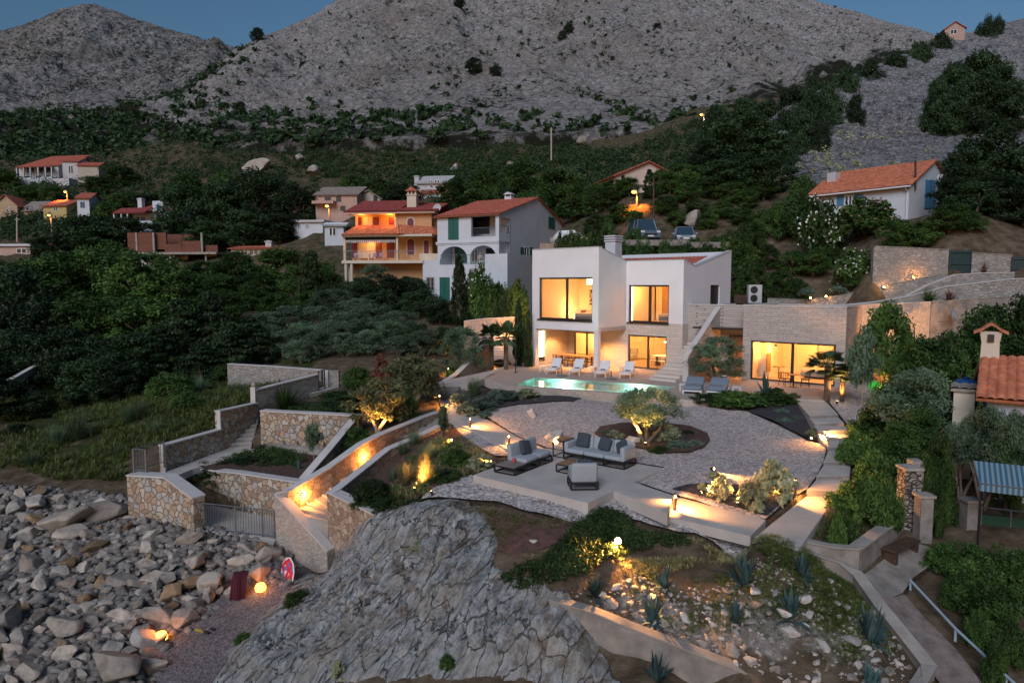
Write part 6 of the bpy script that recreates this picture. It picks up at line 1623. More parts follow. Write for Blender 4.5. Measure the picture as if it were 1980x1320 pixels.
h2 = simple_house('shed', 'low lean-to with old brown tiles in front of the blue tank', 1842, 1886, 800, 752, 742, 25, 1.2, -33, W_CREAM, TILE_BROWN, 'mono', over=.1, pitch=.25)
tk = wthing('water_tank', 'blue plastic tank between the hedge and the red tiled cottage', 'tank', at(1868, 752, 27)); p = at(1868, 754, 27)
m = MB(); m.lathe([(.01, .45), (.35, .42), (.42, .3), (.42, -.6), (.01, -.6)], 16, tuple(p)); m.obj('barrel', plain('plastic_blue', (.02, .10, .32), .4), tk, True); m = MB(); m.lathe([(.12, .45), (.14, .52), (.01, .54)], 10, tuple(p)); m.obj('lid', plain('plastic_blue_dark', (.015, .06, .2), .4), tk)
# ---- plants
def clumps(rg, n, prof, jitter=.5):
 """clump centres filling a crown: prof(t) -> radius at height t in 0..1"""
 out = []
 while len(out) < n:
  t = rg.random(); r = prof(t)
  if r <= 0: continue
  a = rg.uniform(0, 2 * math.pi); q = r * math.sqrt(rg.uniform(.12, 1.0))
  out.append((q * math.cos(a), q * math.sin(a), t))
 return np.array(out)
def crown_round(seed, n=46, k=80, leaf=.036, cr=.13, z0=.28, flat=1., lump=.3):
 rg = np.random.default_rng(seed)
 prof = lambda t: .40 * math.sqrt(max(0, 1 - (2 * t - .85) ** 2 / 1.35)) * (1 + lump * (rg.random() - .5))
 C = clumps(rg, n, prof); C[:, 2] = z0 + C[:, 2] * (.92 - z0)
 s = rg.uniform(.55, 1.25, n) * cr
 return leaf_quads(C, np.stack([s, s, s * .75], 1), k, leaf, .35, seed, flat)
def crown_column(seed, n=170, k=40, leaf=.04, wid=.5, top=.05):
 rg = np.random.default_rng(seed)
 t = rg.random(n) ** .9; a = rg.uniform(0, 6.28, n)
 r = wid * np.minimum(1, (t + .06) * 6) * (1 - t ** 2.2 * (1 - top)) * .75 * np.sqrt(rg.uniform(.3, 1, n))
 C = np.stack([r * np.cos(a), r * np.sin(a), .03 + t * .95], 1)
 return leaf_quads(C, np.tile([.13, .13, .045], (n, 1)), k, leaf, .2, seed, .8)
def crown_conifer(seed, n=90, k=60, leaf=.03):
 rg = np.random.default_rng(seed)
 t = rg.random(n) ** .8; a = rg.uniform(0, 6.28, n)
 r = .5 * (1 - t) ** .75 * np.sqrt(rg.uniform(.25, 1, n))
 C = np.stack([r * np.cos(a), r * np.sin(a), .06 + t * .9], 1)
 return leaf_quads(C, np.tile([.12, .12, .035], (n, 1)), k, leaf, .5, seed, .8)
def mound(seed, n=46, k=60, leaf=.05, cr=.16, hgt=1.0):
 rg = np.random.default_rng(seed)
 a = rg.uniform(0, 6.28, n); e = rg.random(n); r = .38 * np.sqrt(rg.random(n)) * (1 + .25 * rg.random(n))
 C = np.stack([r * np.cos(a), r * np.sin(a), np.clip(np.sqrt(np.maximum(0, 1 - (r / .5) ** 2)) * (.25 + .5 * e), .08, 1) * hgt], 1)
 s = cr * rg.uniform(.6, 1.2, n)
 return leaf_quads(C, np.stack([s, s, s * .8], 1), k, leaf, .5, seed, .8)
def blades(seed, n, length, width, spread, droop=.4, segs=4, upness=.5, base=.03, z0=0.0):
 """rosette or tuft of long tapering leaves; returns verts, quads"""
 rg = np.random.default_rng(seed); V_ = []; F_ = []; b = 0
 for i in range(n):
  a = rg.uniform(0, 6.28); e = upness + (1 - upness) * rg.random() ** .8
  e = np.clip(e * 1.45, .05, 1.5) if spread else e
  L_ = length * rg.uniform(.7, 1.1); w_ = width * rg.uniform(.7, 1.15)
  d = np.array([math.cos(a) * math.cos(e), math.sin(a) * math.cos(e), math.sin(e)]); sd = np.array([-math.sin(a), math.cos(a), 0])
  p0 = np.array([math.cos(a) * base, math.sin(a) * base, z0])
  for j in range(segs + 1):
   t = j / segs; c = p0 + d * L_ * t + np.array([0, 0, -droop * L_ * t * t * math.cos(e)])
   ww = w_ * (1 - t ** 1.6) * (.75 + .6 * t * (1 - t) * 2)
   if j == segs: ww = w_ * .05
   V_ += [c - sd * ww, c + sd * ww]
  for j in range(segs): F_.append((b + 2*j, b + 2*j + 1, b + 2*j + 3, b + 2*j + 2))
  b += 2 * (segs + 1)
 return np.array(V_), np.array(F_)
def trunk_mesh(seed, h=.45, r=.035, forks=4, lean=.06):
 rg = random.Random(seed); m = MB()
 x, y = rg.uniform(-lean, lean), rg.uniform(-lean, lean)
 m.path([(0, 0, -.06), (x * .3, y * .3, h * .4), (x, y, h)], [r * 1.25, r, r * .8], 7)
 for k in range(forks):
  a = 6.28 * k / forks + rg.uniform(-.4, .4); q = rg.uniform(.16, .3)
  m.path([(x, y, h * .85), (x + q * .5 * math.cos(a), y + q * .5 * math.sin(a), h + .14), (x + q * math.cos(a), y + q * math.sin(a), h + rg.uniform(.24, .36))], [r * .6, r * .42, r * .15], 5)
 return m
def multi_trunk(seed, n=3, h=.5, r=.03):
 rg = random.Random(seed); m = MB()
 for k in range(n):
  a = 6.28 * k / n + rg.uniform(-.5, .5); q = rg.uniform(.10, .22)
  p = [(0.02 * math.cos(a), .02 * math.sin(a), -.05), (q * .35 * math.cos(a), q * .35 * math.sin(a), h * .3), (q * math.cos(a + .3), q * math.sin(a + .3), h * .7), (q * 1.4 * math.cos(a + .1), q * 1.4 * math.sin(a + .1), h * 1.1)]
  m.path(p, [r * 1.3, r, r * .7, r * .25], 6)
  for s_ in (-.6, .7): m.path([p[2], (p[2][0] + .12 * math.cos(a + s_), p[2][1] + .12 * math.sin(a + s_), h * 1.05)], [r * .5, r * .15], 5)
 return m
PROTO = {}
def proto(kind, var):
 key = (kind, var)
 if key in PROTO: return PROTO[key]
 sd = 1000 + sum(ord(c) for c in kind) * 7 + var * 31
 tr = None; nm = 'crown'
 mat_ = L.get(kind.split('_')[0], L['broad'])
 base = kind.split('_')[0]
 if base in ('wood', 'broad'):
  cr = crown_round(sd, 66, 170, .022, .14, .16, 1., .5); tr = (trunk_mesh(sd, .35, .03), BARK)
 elif base == 'olive':
  cr = crown_round(sd, 64, 150, .022, .12, .47 if kind in ('olive_m', 'olive_r') else .2, .55, .5); tr = (multi_trunk(sd, 3, .45, .032), BARK)
 elif base == 'olivebrown':
  cr = crown_round(sd, 58, 80, .034, .12, .30, .6, .6); tr = (multi_trunk(sd, 4, .5, .028), BARKP)
 elif base == 'standard':
  cr = crown_round(sd, 40, 70, .05, .15, .42, .6, .4); mat_ = L['olive']; m_ = MB(); m_.tube((0, 0, -.05), (0, 0, .55), .02, .015, 6); tr = (m_, BARKP)
 elif base == 'lolly':
  cr = crown_round(sd, 70, 90, .05, .14, .30, .45, .2); mat_ = L['bright']; m_ = MB(); m_.path([(0, 0, -.03), (.01, 0, .2), (0, .01, .5)], [.045, .04, .03], 7); tr = (m_, BARKP)
 elif base == 'cypress':
  cr = crown_column(sd); m_ = MB(); m_.tube((0, 0, -.03), (0, 0, .3), .06, .04, 6); tr = (m_, BARK)
 elif base == 'conifer':
  cr = crown_conifer(sd); mat_ = L['wood']; m_ = MB(); m_.tube((0, 0, -.05), (0, 0, .8), .03, .008, 6); tr = (m_, BARK)
 elif base in ('bright', 'lav', 'helich', 'red', 'carpet'):
  k_ = dict(bright=(60, 80, .05, .16), lav=(44, 70, .045, .15), helich=(40, 70, .06, .16), red=(36, 50, .07, .17), carpet=(70, 70, .035, .12))[base]
  cr = mound(sd, *k_); nm = 'foliage'
 elif base == 'bush':
  cr = mound(sd, 70, 150, .03, .15); mat_ = L['broad']; nm = 'foliage'
 elif base == 'oleander':
  cr = mound(sd, 70, 90, .042, .15); mat_ = L['broad']; nm = 'foliage'
 elif base == 'agave':
  cr = blades(sd, 36, .62, .10, True, .18, 5, .0); nm = 'leaves'
 elif base == 'yucca':
  cr = blades(sd, 170, .55, .012, True, .25, 4, .0, .02, .4); nm = 'leaves'; m_ = MB(); m_.tube((0, 0, -.05), (0, 0, .42), .05, .05, 7); tr = (m_, PALMBARK)
 elif base == 'yuccatree':
  a1 = blades(sd, 120, .42, .016, True, .12, 3, .0, .02, .72); vs = [a1[0]]; fs = [a1[1]]
  for zq in (.30, .42, .55, .66):
   a2 = blades(sd + int(zq * 100), 60, .36, .018, True, .1, 3, .0, .03, zq); fs.append(a2[1] + sum(len(v) for v in vs)); vs.append(a2[0])
  cr = (np.vstack(vs), np.vstack(fs)); mat_ = L['yucca']; nm = 'leaves'; m_ = MB(); m_.tube((0, 0, -.05), (0, 0, .75), .045, .035, 7); tr = (m_, PALMBARK)
 elif base == 'grass':
  cr = blades(sd, 260, .95, .010, True, .45, 4, .42, .10); mat_ = L['yucca']; nm = 'leaves'
 elif base == 'drygrass':
  cr = blades(sd, 260, .95, .009, True, .35, 4, .40, .12); mat_ = L['dry']; nm = 'leaves'
 elif base == 'spiky':
  cr = blades(sd, 130, 1.0, .022, True, .2, 4, .3, .05); mat_ = L['broad']; nm = 'leaves'
 elif base == 'redspiky':
  cr = blades(sd, 60, 1.0, .03, True, .2, 4, .25, .04); mat_ = L['red']; nm = 'leaves'
 elif base == 'palm':
  vs = []; fs = []; b = 0; rg = random.Random(sd)
  for i in range(30):
   a = rg.uniform(0, 6.28); e = rg.uniform(-.45, 1.35); Lp = rg.uniform(.24, .34)
   d = Vector((math.cos(a) * math.cos(e), math.sin(a) * math.cos(e), math.sin(e))); hub = Vector((0, 0, .72)) + d * Lp * .55
   u = d; w_ = d.cross(Vector((0, 0, 1))).normalized(); n_ = w_.cross(d)
   p = [Vector((0, 0, .70)), hub]; s_ = w_ * .006
   vs += [p[0] - s_, p[0] + s_, p[1] + s_, p[1] - s_]; fs.append((b, b + 1, b + 2, b + 3)); b += 4
   for k in range(15):
    t = -1.35 + 2.7 * k / 14; q = u * math.cos(t) + w_ * math.sin(t); Lf = Lp * .62 * (1 - .25 * abs(t) / 1.35)
    sd_ = (w_ * math.cos(t) - u * math.sin(t)) * .014
    tip = hub + q * Lf - Vector((0, 0, .10 * Lf / .2 * .5)); mid = hub + q * Lf * .5
    vs += [hub, mid - sd_, tip, mid + sd_]; fs.append((b, b + 1, b + 2, b + 3)); b += 4
  cr = (np.array([v[:] for v in vs]), np.array(fs)); nm = 'fronds'
  m_ = MB(); m_.path([(0, 0, -.04), (.008, .004, .3), (0, 0, .72)], [.062, .058, .065], 9); tr = (m_, PALMBARK)
 V_ = cr[0]; r_ = np.percentile(np.hypot(V_[:, 0], V_[:, 1]), 96); z_ = np.percentile(V_[:, 2], 99)
 sx_, sz_ = .47 / r_, 1.0 / z_
 cr = (V_ * [sx_, sx_, sz_], cr[1])
 if tr: tr[0].v = [(x * min(sx_, 1.15), y * min(sx_, 1.15), z * sz_) for x, y, z in tr[0].v]
 PROTO[key] = dict(cr=cr, tr=tr, mat=mat_, nm=nm, crm=None, trm=None, fl=None)
 return PROTO[key]
def plant(kind, name, label, cat, p, w, h, group=None, var=None, flowers=None, rz=None):
 var = random.randrange(3) if var is None else var
 P = proto(kind, var)
 o = thing(name, label, cat, p, random.uniform(0, 6.28) if rz is None else rz, group)
 o.scale = (w, w, h)
 if P['crm'] is None:
  c = mesh_obj(P['nm'], P['cr'][0], P['cr'][1], P['mat'], o); P['crm'] = c
  if P['tr']: P['trm'] = P['tr'][0].obj('trunk', P['tr'][1], o, True)
 else:
  c = P['crm'].copy(); col.objects.link(c); c.parent = o
  if P['trm'] is not None:
   t = P['trm'].copy(); col.objects.link(t); t.parent = o
 if flowers:
  rg = np.random.default_rng(var + 77); src = P['cr'][0].reshape(-1, 4, 3).mean(1); rad = np.linalg.norm(src - [0, 0, .35], axis=1)
  idx = np.argsort(-rad)[:len(rad) // 3]; idx = rg.choice(idx, flowers[1])
  q, f = leaf_quads(src[idx] * 1.04, np.tile([.012] * 3, (len(idx), 1)), 5, flowers[2], .6, var + 5, 1.6)
  tag(mesh_obj('flowers', q, f, L[flowers[0]], o), kind='stuff')
 return o
def gp(px, pyb=None, Y=None):
 if pyb is not None: return G(px, pyb)
 x = ax(px, Y, H); return Vector((x, Y, gz1(x, Y)))
def base_(kind): return kind.split('_')[0] in ('wood', 'broad', 'olive', 'bush', 'oleander')
def tree(kind, px, pyt, wpx, label, Y=None, pyb=None, group=None, name='tree', cat='tree', var=None, flowers=None, sink=.15, p0=None):
 p = p0 or gp(px, pyb, Y); top = at(px, pyt, p.y)
 w = wpx / F * p.y; h = max(.62 * w if base_(kind) else .4, top.z - p.z)
 return plant(kind, name, label, cat, p - U3 * sink, w, h + sink, group, var, flowers)
def shrub(kind, px, pyb, wpx, hpx, label, name='shrub', group=None, var=None, flowers=None, cat='shrub', p=None):
 p = p or G(px, pyb); s = p.y / F
 return plant(kind, name, label, cat, p - U3 * .04, wpx * s, hpx * s, group, var, flowers)
def many(kind, label, group, lst, name='tree', cat='tree'):
 for px, pyt, Y, w in lst: tree(kind, px, pyt + random.uniform(-8, 6) * w / 100, w * random.uniform(.72, .95), label, Y=Y, group=group, name=name, cat=cat)
# --- the dark wood on the left
many('wood', 'dark evergreen tree in the dense wood on the left slope', 'dark evergreen trees of the left wood', [(30,530,58,190),(60,590,54,170),(20,650,49,150),(120,650,49,170),(250,655,49,140),(60,770,42,100),(165,705,46,130),(-40,600,55,180),(-60,700,46,170),(215,715,46,120),(-30,770,41,140)])
many('broad', 'leafy green tree with paler leaf tips in the wood on the left slope', 'leafy green trees of the left wood', [(110,492,66,210),(205,478,68,200),(290,492,66,180),(170,575,56,210),(265,575,56,190),(20,500,72,180),(340,520,66,150),(-50,520,68,190)])
many('bush', 'leafy bush in the dim neighbour garden', 'bushes of the dim neighbour garden', [(1835,850,22.5,70),(1812,890,21.6,60),(1850,905,21.4,50),(1830,940,20.8,50),(1965,840,21.8,80)], name='bush', cat='bush')
many('conifer', 'dark drooping conifer at the right end of the wood by the wild slope', 'dark conifers by the wild slope', [(345,590,52,150),(405,560,54,140),(440,625,50,130),(480,610,52,120),(300,640,50,130),(20,815,38,110),(380,660,48,110)])
many('wood', 'dark round tree behind the brick shell', 'dark round trees among the village houses', [(360,372,118,120),(430,362,120,130),(505,335,122,150),(575,352,120,110),(405,425,108,110),(480,415,106,120),(545,420,106,110),(180,440,112,150),(105,460,108,120),(250,440,114,120),(310,455,110,110),(620,395,124,70),(750,385,128,80),(780,365,128,80),(300,390,142,90),(330,415,118,90)])
many('broad', 'bushy green tree on the village slope', 'bushy green trees on the village slope', [(215,388,142,80),(255,382,146,90),(330,372,150,80),(110,362,160,60),(60,365,160,70),(195,350,170,70),(240,335,180,80),(20,350,178,70),(440,340,150,90),(370,345,156,90),(880,345,110,100),(940,335,112,100),(1010,320,112,110),(1075,335,108,130),(1030,370,96,110),(1110,365,96,90),(960,365,100,80),(690,340,140,90),(740,345,140,80)])
many('broad', 'fig-like green tree below the long red-edged house', 'fig-like trees below the long low house', [(395,505,86,110),(455,492,88,110),(545,492,84,120),(500,525,80,90),(625,505,80,70),(430,545,76,110),(570,540,76,80),(480,560,74,90),(530,580,70,90),(640,530,78,60),(420,585,66,110),(600,560,70,90)])
tree('cypress_w', 603, 488, 62, 'broad conical green cypress left of the orange house', Y=72)
many('olive', 'silvery olive tree in the grove left of the villa', 'silvery olive trees of the grove', [(560,620,58,120),(612,592,58,130),(665,625,55,120),(722,600,56,130),(775,622,54,110),(520,640,57,100),(690,580,62,110),(645,575,64,110),(585,650,54,100),(640,660,52.5,100),(700,655,52.5,100),(750,650,52,90),(545,660,53,90),(620,650,51,90),(665,672,50,80),(715,668,50,80),(580,672,50.5,80),(770,668,49.5,80),(820,640,50,90)])
many('wood', 'dark rounded bush-tree below the white house', 'dark rounded bushes below the white house', [(640,560,70,90),(700,552,70,100),(760,556,68,100),(815,580,64,90),(850,585,62,80),(800,545,71,80),(740,590,64,100),(860,640,52,90),(800,640,52,100)])
tree('olive', 727, 512, 76, 'grey-green olive standing before the orange house', Y=76)
many('wood', 'dark bush before the orange house balcony posts', 'dark bushes before the orange house', [(790,538,74,70),(770,560,72,60),(705,540,75,60)], name='bush', cat='bush')
tree('cypress', 888, 498, 32, 'tall slim cypress in front of the white house', Y=62)
tree('oleander', 925, 520, 62, 'dark shrub with white blossoms beside the tall cypress', Y=63, name='oleander', cat='shrub', flowers=('white', 90, .022))
tree('cypress', 1003, 585, 24, 'taller of two uplit cypresses at the villa corner', Y=49.2)
tree('cypress', 1022, 602, 19, 'shorter of two uplit cypresses at the villa corner', Y=48.6)
tree('cypress', 958, 575, 15, 'thin young cypress beside the upper path wall, nearest the palms', Y=57)
tree('cypress', 975, 568, 15, 'thin young cypress between the palms and the hedge', Y=58)
for px, pt, w_ in ((960, 552, 60), (1000, 548, 50)): tree('oleander', px, pt, w_, 'dark clipped hedge behind the young cypresses', Y=60, name='hedge', cat='hedge', group='hedge bushes behind the villa corner')
tree('palm', 950, 626, 62, 'left one of two fan palms beside the lit stair', Y=48)
tree('palm', 978, 620, 64, 'right one of two fan palms beside the lit stair', Y=47)
tree('olive', 893, 634, 92, 'olive tree leaning over the orange-lit garden wall', Y=46.5)
tree('palm_s', 970, 695, 50, 'little fan palm in the lit round bed by the terrace corner', pyb=722, name='palm')
# --- shrub slope left of the path
tree('olivebrown', 795, 690, 135, 'largest brownish shrub left of the grey steps', pyb=792)
tree('olivebrown', 733, 738, 125, 'young olive with orange-lit trunks above the beach stair', pyb=838)
tree('red', 742, 690, 50, 'dark reddish shrub behind the young olives', pyb=760, name='shrub', cat='shrub')
shrub('spiky', 551, 792, 118, 56, 'big rounded spiky green mound on top of the tall retaining wall')
shrub('carpet', 640, 800, 130, 26, 'juniper spilling over the tall crazy-paved wall')
shrub('carpet', 585, 802, 90, 20, 'low green mat at the edge of the tall retaining wall')
shrub('bush', 694, 752, 62, 42, 'dense green bush by the upper garden path')
shrub('carpet', 660, 772, 90, 18, 'low grey-green mat beside the upper garden path')
shrub('bush', 690, 870, 60, 44, 'dark green bush between the two sloping walls')
shrub('bush', 662, 900, 40, 26, 'small bush low between the two sloping walls')
shrub('bush', 780, 815, 60, 60, 'green bush under the young olives at the stair head')
tree('standard', 607, 820, 36, 'small staked tree before the tall retaining wall', pyb=893)
shrub('agave_u', 578, 925, 26, 42, 'upright grey agave at the end of the juniper bed', cat='agave')
shrub('carpet', 430, 915, 150, 26, 'dark juniper carpet on the lower left bed')
shrub('carpet', 500, 905, 150, 24, 'dark juniper carpet along the middle of the bed')
shrub('carpet', 400, 922, 70, 30, 'juniper hanging over the corner of the bed wall')
shrub('lav', 490, 922, 110, 20, 'lavender strip behind the white wall cap')
shrub('lav', 545, 918, 60, 18, 'greyish lavender near the upright agave')
shrub('yuccatree', 857, 850, 44, 74, 'shaggy yucca beside the concrete path', cat='yucca')
shrub('grass', 918, 768, 62, 52, 'tall pampas-like tuft at the terrace corner', cat='grass plant')
for px, pb, w_, h_, kd, lb in ((935, 792, 80, 26, 'lav', 'wide lavender bush beside the path below the terrace'), (890, 780, 40, 26, 'lav', 'grey shrub at the right of the grey steps'), (905, 802, 50, 26, 'helich', 'straw-coloured shrub on the path bend'), (938, 806, 34, 14, 'lav', 'bluish low cushion by the concrete path'),
 (985, 776, 60, 22, 'lav', 'lavender clump under the left end of the pool'), (1020, 772, 56, 22, 'helich', 'yellowish clump under the pool wall'), (960, 775, 44, 24, 'lav', 'dark lavender clump left of the yellowish one'),
 (868, 735, 44, 30, 'spiky', 'dark spiky plant beside the bollard at the terrace entrance'), (918, 716, 40, 18, 'bush', 'round clipped bush lit yellow under the garden wall'), (880, 718, 34, 12, 'carpet', 'low plant strip under the lit garden wall')):
 shrub(kd, px, pb, w_, h_, lb)
for px, pb, w_, h_, kd, lb in ((822, 940, 52, 72, 'drygrass', 'tall golden grass lit by the garden spot'), (785, 940, 62, 56, 'drygrass', 'golden grass clump left of the tallest one'), (760, 930, 40, 36, 'grass', 'green grass clump near the stair wall'), (830, 890, 90, 40, 'grass', 'broad green tuft on the dark planting slope'), (880, 900, 60, 34, 'bush', 'green shrub in the planting slope below the bollards'),
 (930, 905, 60, 28, 'helich', 'orange-lit straw shrub beside the left sofa'), (720, 965, 84, 40, 'carpet', 'bushy juniper at the lower end of the planting slope'), (705, 985, 60, 30, 'carpet', 'juniper edging the grey rock'), (780, 880, 46, 34, 'grass', 'upper grass tuft by the stair wall'), (860, 930, 70, 26, 'carpet', 'low mat behind the golden grass'), (690, 930, 30, 16, 'lav', 'grey tuft in the planting slope by the stair'), (745, 985, 60, 26, 'carpet', 'low juniper on the brow of the rock'), (800, 860, 60, 36, 'grass', 'dark grass by the head of the stair wall')):
 shrub(kd, px, pb, w_, h_, lb)
# --- the middle garden
tree('olive_m', 1248, 752, 140, 'uplit many-stemmed olive in the round bed on the gravel', pyb=858)
for k, (px, pb, w_, h_, kd, lb) in enumerate(((1190, 850, 36, 20, 'helich', 'brownish low plant left of the uplit olive'), (1200, 868, 30, 12, 'carpet', 'green cushion behind the big sofa'), (1290, 855, 60, 34, 'helich', 'orange-lit shrub right of the uplit olive'), (1310, 868, 46, 20, 'lav', 'grey cushion on the right of the round bed'), (1345, 865, 40, 16, 'lav', 'small grey cushion at the right tip of the round bed'), (1330, 842, 34, 12, 'carpet', 'flat green plant at the back of the round bed'), (1275, 874, 50, 14, 'carpet', 'green mat at the front of the round bed'), (1172, 842, 30, 14, 'lav', 'grey plant at the left tip of the round bed'))):
 shrub(kd, px, pb, w_, h_, lb)
tree('olive_a', 1386, 652, 112, 'gnarled olive tree before the sloping white wall', pyb=738, p0=atz(1386, 740, 0))
for px, pb, w_, h_, kd, lb in ((1365, 778, 80, 18, 'carpet', 'low green mat in front of the left daybed'), (1430, 782, 110, 26, 'bright', 'broad low green shrub before the daybeds'), (1500, 782, 90, 30, 'bright', 'low green shrub before the guest house chairs'), (1400, 784, 70, 18, 'bright', 'small low shrub between mat and broad shrub'),
 (1480, 790, 34, 12, 'lav', 'uppermost grey cushion on the dark mulch'), (1512, 800, 34, 12, 'lav', 'middle grey cushion on the dark mulch'), (1518, 818, 34, 12, 'lav', 'lowest grey cushion on the dark mulch'), (1545, 812, 28, 10, 'lav', 'grey cushion nearest the long steps'), (1572, 848, 30, 22, 'helich', 'yellow-lit little shrub beside the upper bollard')):
 shrub(kd, px, pb, w_, h_, lb)
shrub('agave', 1481, 768, 58, 52, 'blue-grey agave among the low shrubs', cat='agave', p=atz(1481, 766, 0))
tree('palm_m', 1598, 680, 92, 'fan palm with lit trunk at the right end of the guest house', pyb=779)
shrub('palm_b', 1628, 778, 62, 72, 'bushy young palm right of the lit fan palm', cat='palm')
tree('lolly', 1722, 592, 96, 'round-headed tree uplit before the orange wall', Y=37.5)
tree('standard', 1666, 636, 60, 'slender staked tree between guest house and hedge', pyb=800)
for px, pb, w_, h_, kd, lb in ((1391, 968, 52, 46, 'helich', 'left of the silvery shrubs lit in the triangular bed'), (1447, 978, 52, 52, 'helich', 'middle silvery shrub lit in the triangular bed'), (1497, 974, 84, 84, 'helich', 'biggest silvery shrub in the triangular bed'), (1465, 992, 34, 28, 'helich', 'small shrub in front of the silvery ones'), (1358, 950, 28, 18, 'helich', 'small bright tuft at the tip of the triangular bed'), (1385, 925, 40, 14, 'helich', 'flat pale plant under the garden spot at the bed tip')):
 shrub(kd, px, pb, w_, h_, lb)
# --- right side: hedge, olives, neighbour's trees
many('bright', 'yellow-green hedge shrub beside the long garden steps', 'yellow-green hedge shrubs beside the steps', [(1668,840,25.0,80),(1705,880,23,90),(1660,940,21,90),(1700,930,20.6,100),(1735,930,20.6,80),(1650,985,19.6,70),(1725,850,25,90),(1690,800,28,80),(1640,1000,18.8,50)], name='hedge', cat='hedge')
tree('olive_r', 1785, 715, 165, 'large dense olive between the steps and the neighbour', Y=26)
many('broad_r', 'leafy green tree at either side of the large olive', 'leafy trees beside the large olive', [(1735,750,27,120),(1838,745,26.5,130),(1800,800,24.5,130),(1760,815,24.5,100)])
many('olive_r', 'grey-green tree screening the red-tiled cottage', 'grey-green trees before the cottage', [(1925,785,22.3,120),(1975,800,22,110),(1880,815,23,90)])
many('broad', 'dark climbing tree against the stained plaster wall', 'dark trees against the plaster wall', [(1800,655,34,150),(1850,640,34,130),(1760,680,35,100),(1920,600,34,150),(1980,590,33,150)])
many('wood', 'black-green tree at the right edge beside the bungalow', 'black-green trees right of the bungalow', [(1850,290,54,130),(1905,262,56,180),(1970,300,54,180),(1920,350,52,170),(1850,380,52,110),(1975,410,50,150),(1880,430,50,120)])
many('wood', 'broad dark tree behind the car park', 'broad dark trees behind the car park', [(1418,228,92,180),(1370,280,92,120),(1480,270,90,140),(1430,320,80,130),(1390,350,78,110),(1480,345,76,130),(1340,330,90,90)])
many('wood', 'tree clump standing on the grey scree', 'tree clumps on the scree', [(1870,112,112,120),(1820,135,108,110),(1905,132,104,120),(1870,165,100,120),(1795,160,104,80),(1920,170,98,100),(1840,175,100,90)])
many('wood', 'dark tree along the left edge of the scree', 'dark trees along the scree edge', [(1560,182,104,90),(1590,165,112,70),(1540,215,98,80),(1510,215,110,80),(1640,190,112,50),(1575,235,96,50),(1620,140,134,70),(1665,122,142,70),(1710,108,150,60),(1755,85,160,70),(1795,68,168,60),(1470,205,118,90),(1430,190,130,90),(1520,178,126,80),(1380,210,128,70),(1560,155,136,70),(1880,42,180,50),(1900,38,182,40)])
many('broad', 'leafy tree beside the sodium street lamp', 'leafy trees beside the street lamp', [(1150,358,84,80),(1185,372,82,80),(1215,392,78,70),(1170,395,78,70),(1195,412,73,70),(1225,420,70,50),(1275,358,84,70),(1310,350,84,80),(1340,370,80,80),(1290,385,77,70),(1325,400,74,70),(1285,412,70,60),(1305,425,68,50),(1345,420,70,60),(1375,385,76,70),(1410,395,74,80),(1440,400,72,70),(1395,425,69,70),(1430,430,67,70),(1365,432,67,60),(1470,380,74,70),(1460,440,65,60),(1150,415,74,60),(1175,430,68,50),(1255,400,76,50)])
tree('conifer', 1252, 328, 30, 'small pointed spruce before the beige gable', Y=88)
tree('conifer', 1202, 340, 26, 'small spruce at the left corner of the beige house', Y=90)
many('bush', 'scrubby bush on the bank below the parked cars', 'bushes on the bank below the cars', [(1225,455,60,90),(1290,462,60,70),(1340,465,60,70),(1385,455,60,80),(1180,455,62,70),(1420,450,60,80),(1150,464,62,70),(1110,458,66,70),(1085,462,66,50),(1135,458,64,60),(1200,468,58,60),(1245,474,57,60),(1285,476,57,60),(1325,478,57,60),(1365,474,57,60)], name='bush', cat='bush')
many('broad_b', 'green bush on the slope behind the guest house', 'green bushes on the slope behind the guest house', [(1440,470,56,80),(1480,475,56,80),(1530,490,54,80),(1460,515,52.5,80),(1510,530,52,80),(1570,500,53,80),(1540,540,50.5,70),(1600,490,54,70),(1430,540,52,60),(1490,555,50.8,50)], name='bush', cat='bush')
many('bush', 'tall bush left of the bungalow', 'tall bushes left of the bungalow', [(1540,380,62,90),(1500,395,64,80),(1545,345,66,70),(1470,410,64,70),(1450,430,62,70)], name='bush', cat='bush')
tree('oleander', 1588, 390, 88, 'white-flowering oleander before the bungalow', Y=55.5, name='oleander', cat='shrub', flowers=('white', 150, .022))
tree('oleander', 1668, 388, 118, 'pink-flowering oleander before the bungalow', Y=55, name='oleander', cat='shrub', flowers=('pinkfl', 170, .02))
tree('oleander', 1650, 484, 78, 'white-flowering bush left of the tall stone wall', Y=48.5, name='oleander', cat='shrub', flowers=('white', 130, .024))
many('broad', 'leafy hedge along the top of the tall stone wall', 'hedge along the tall stone wall', [(1730,432,48.5,80),(1780,428,48,90),(1830,432,47.6,90),(1870,450,47.4,60)], name='hedge', cat='hedge')
for px, py, w_, h_, kd, lb in ((1620, 565, 34, 16, 'lav', 'grey cushion on the herb slope'), (1650, 552, 40, 20, 'bush', 'green cushion on the herb slope'), (1560, 570, 30, 18, 'lav', 'small grey cushion near the air unit'), (1690, 545, 50, 16, 'carpet', 'dark mat under the tall stone wall'), (1735, 540, 50, 14, 'carpet', 'brown-green mat by the wall light')):
 p = at(px, py, 47.5); p.z = max(gz1(p.x, p.y), p.z - .1); shrub(kd, px, py, w_, h_, lb, p=p)
for px, py, Y, w_, h_, kd, lb in ((1794, 582, 41.2, 56, 30, 'spiky', 'yucca on top of the drive wall'), (1836, 580, 40.8, 46, 24, 'redspiky', 'dark red spiky plant right of the yucca'), (1902, 528, 43.6, 34, 26, 'redspiky', 'red spiky plant before the grey stone wall')):
 shrub(kd, px, py, w_, h_, lb, p=at(px, py, Y), cat='yucca')
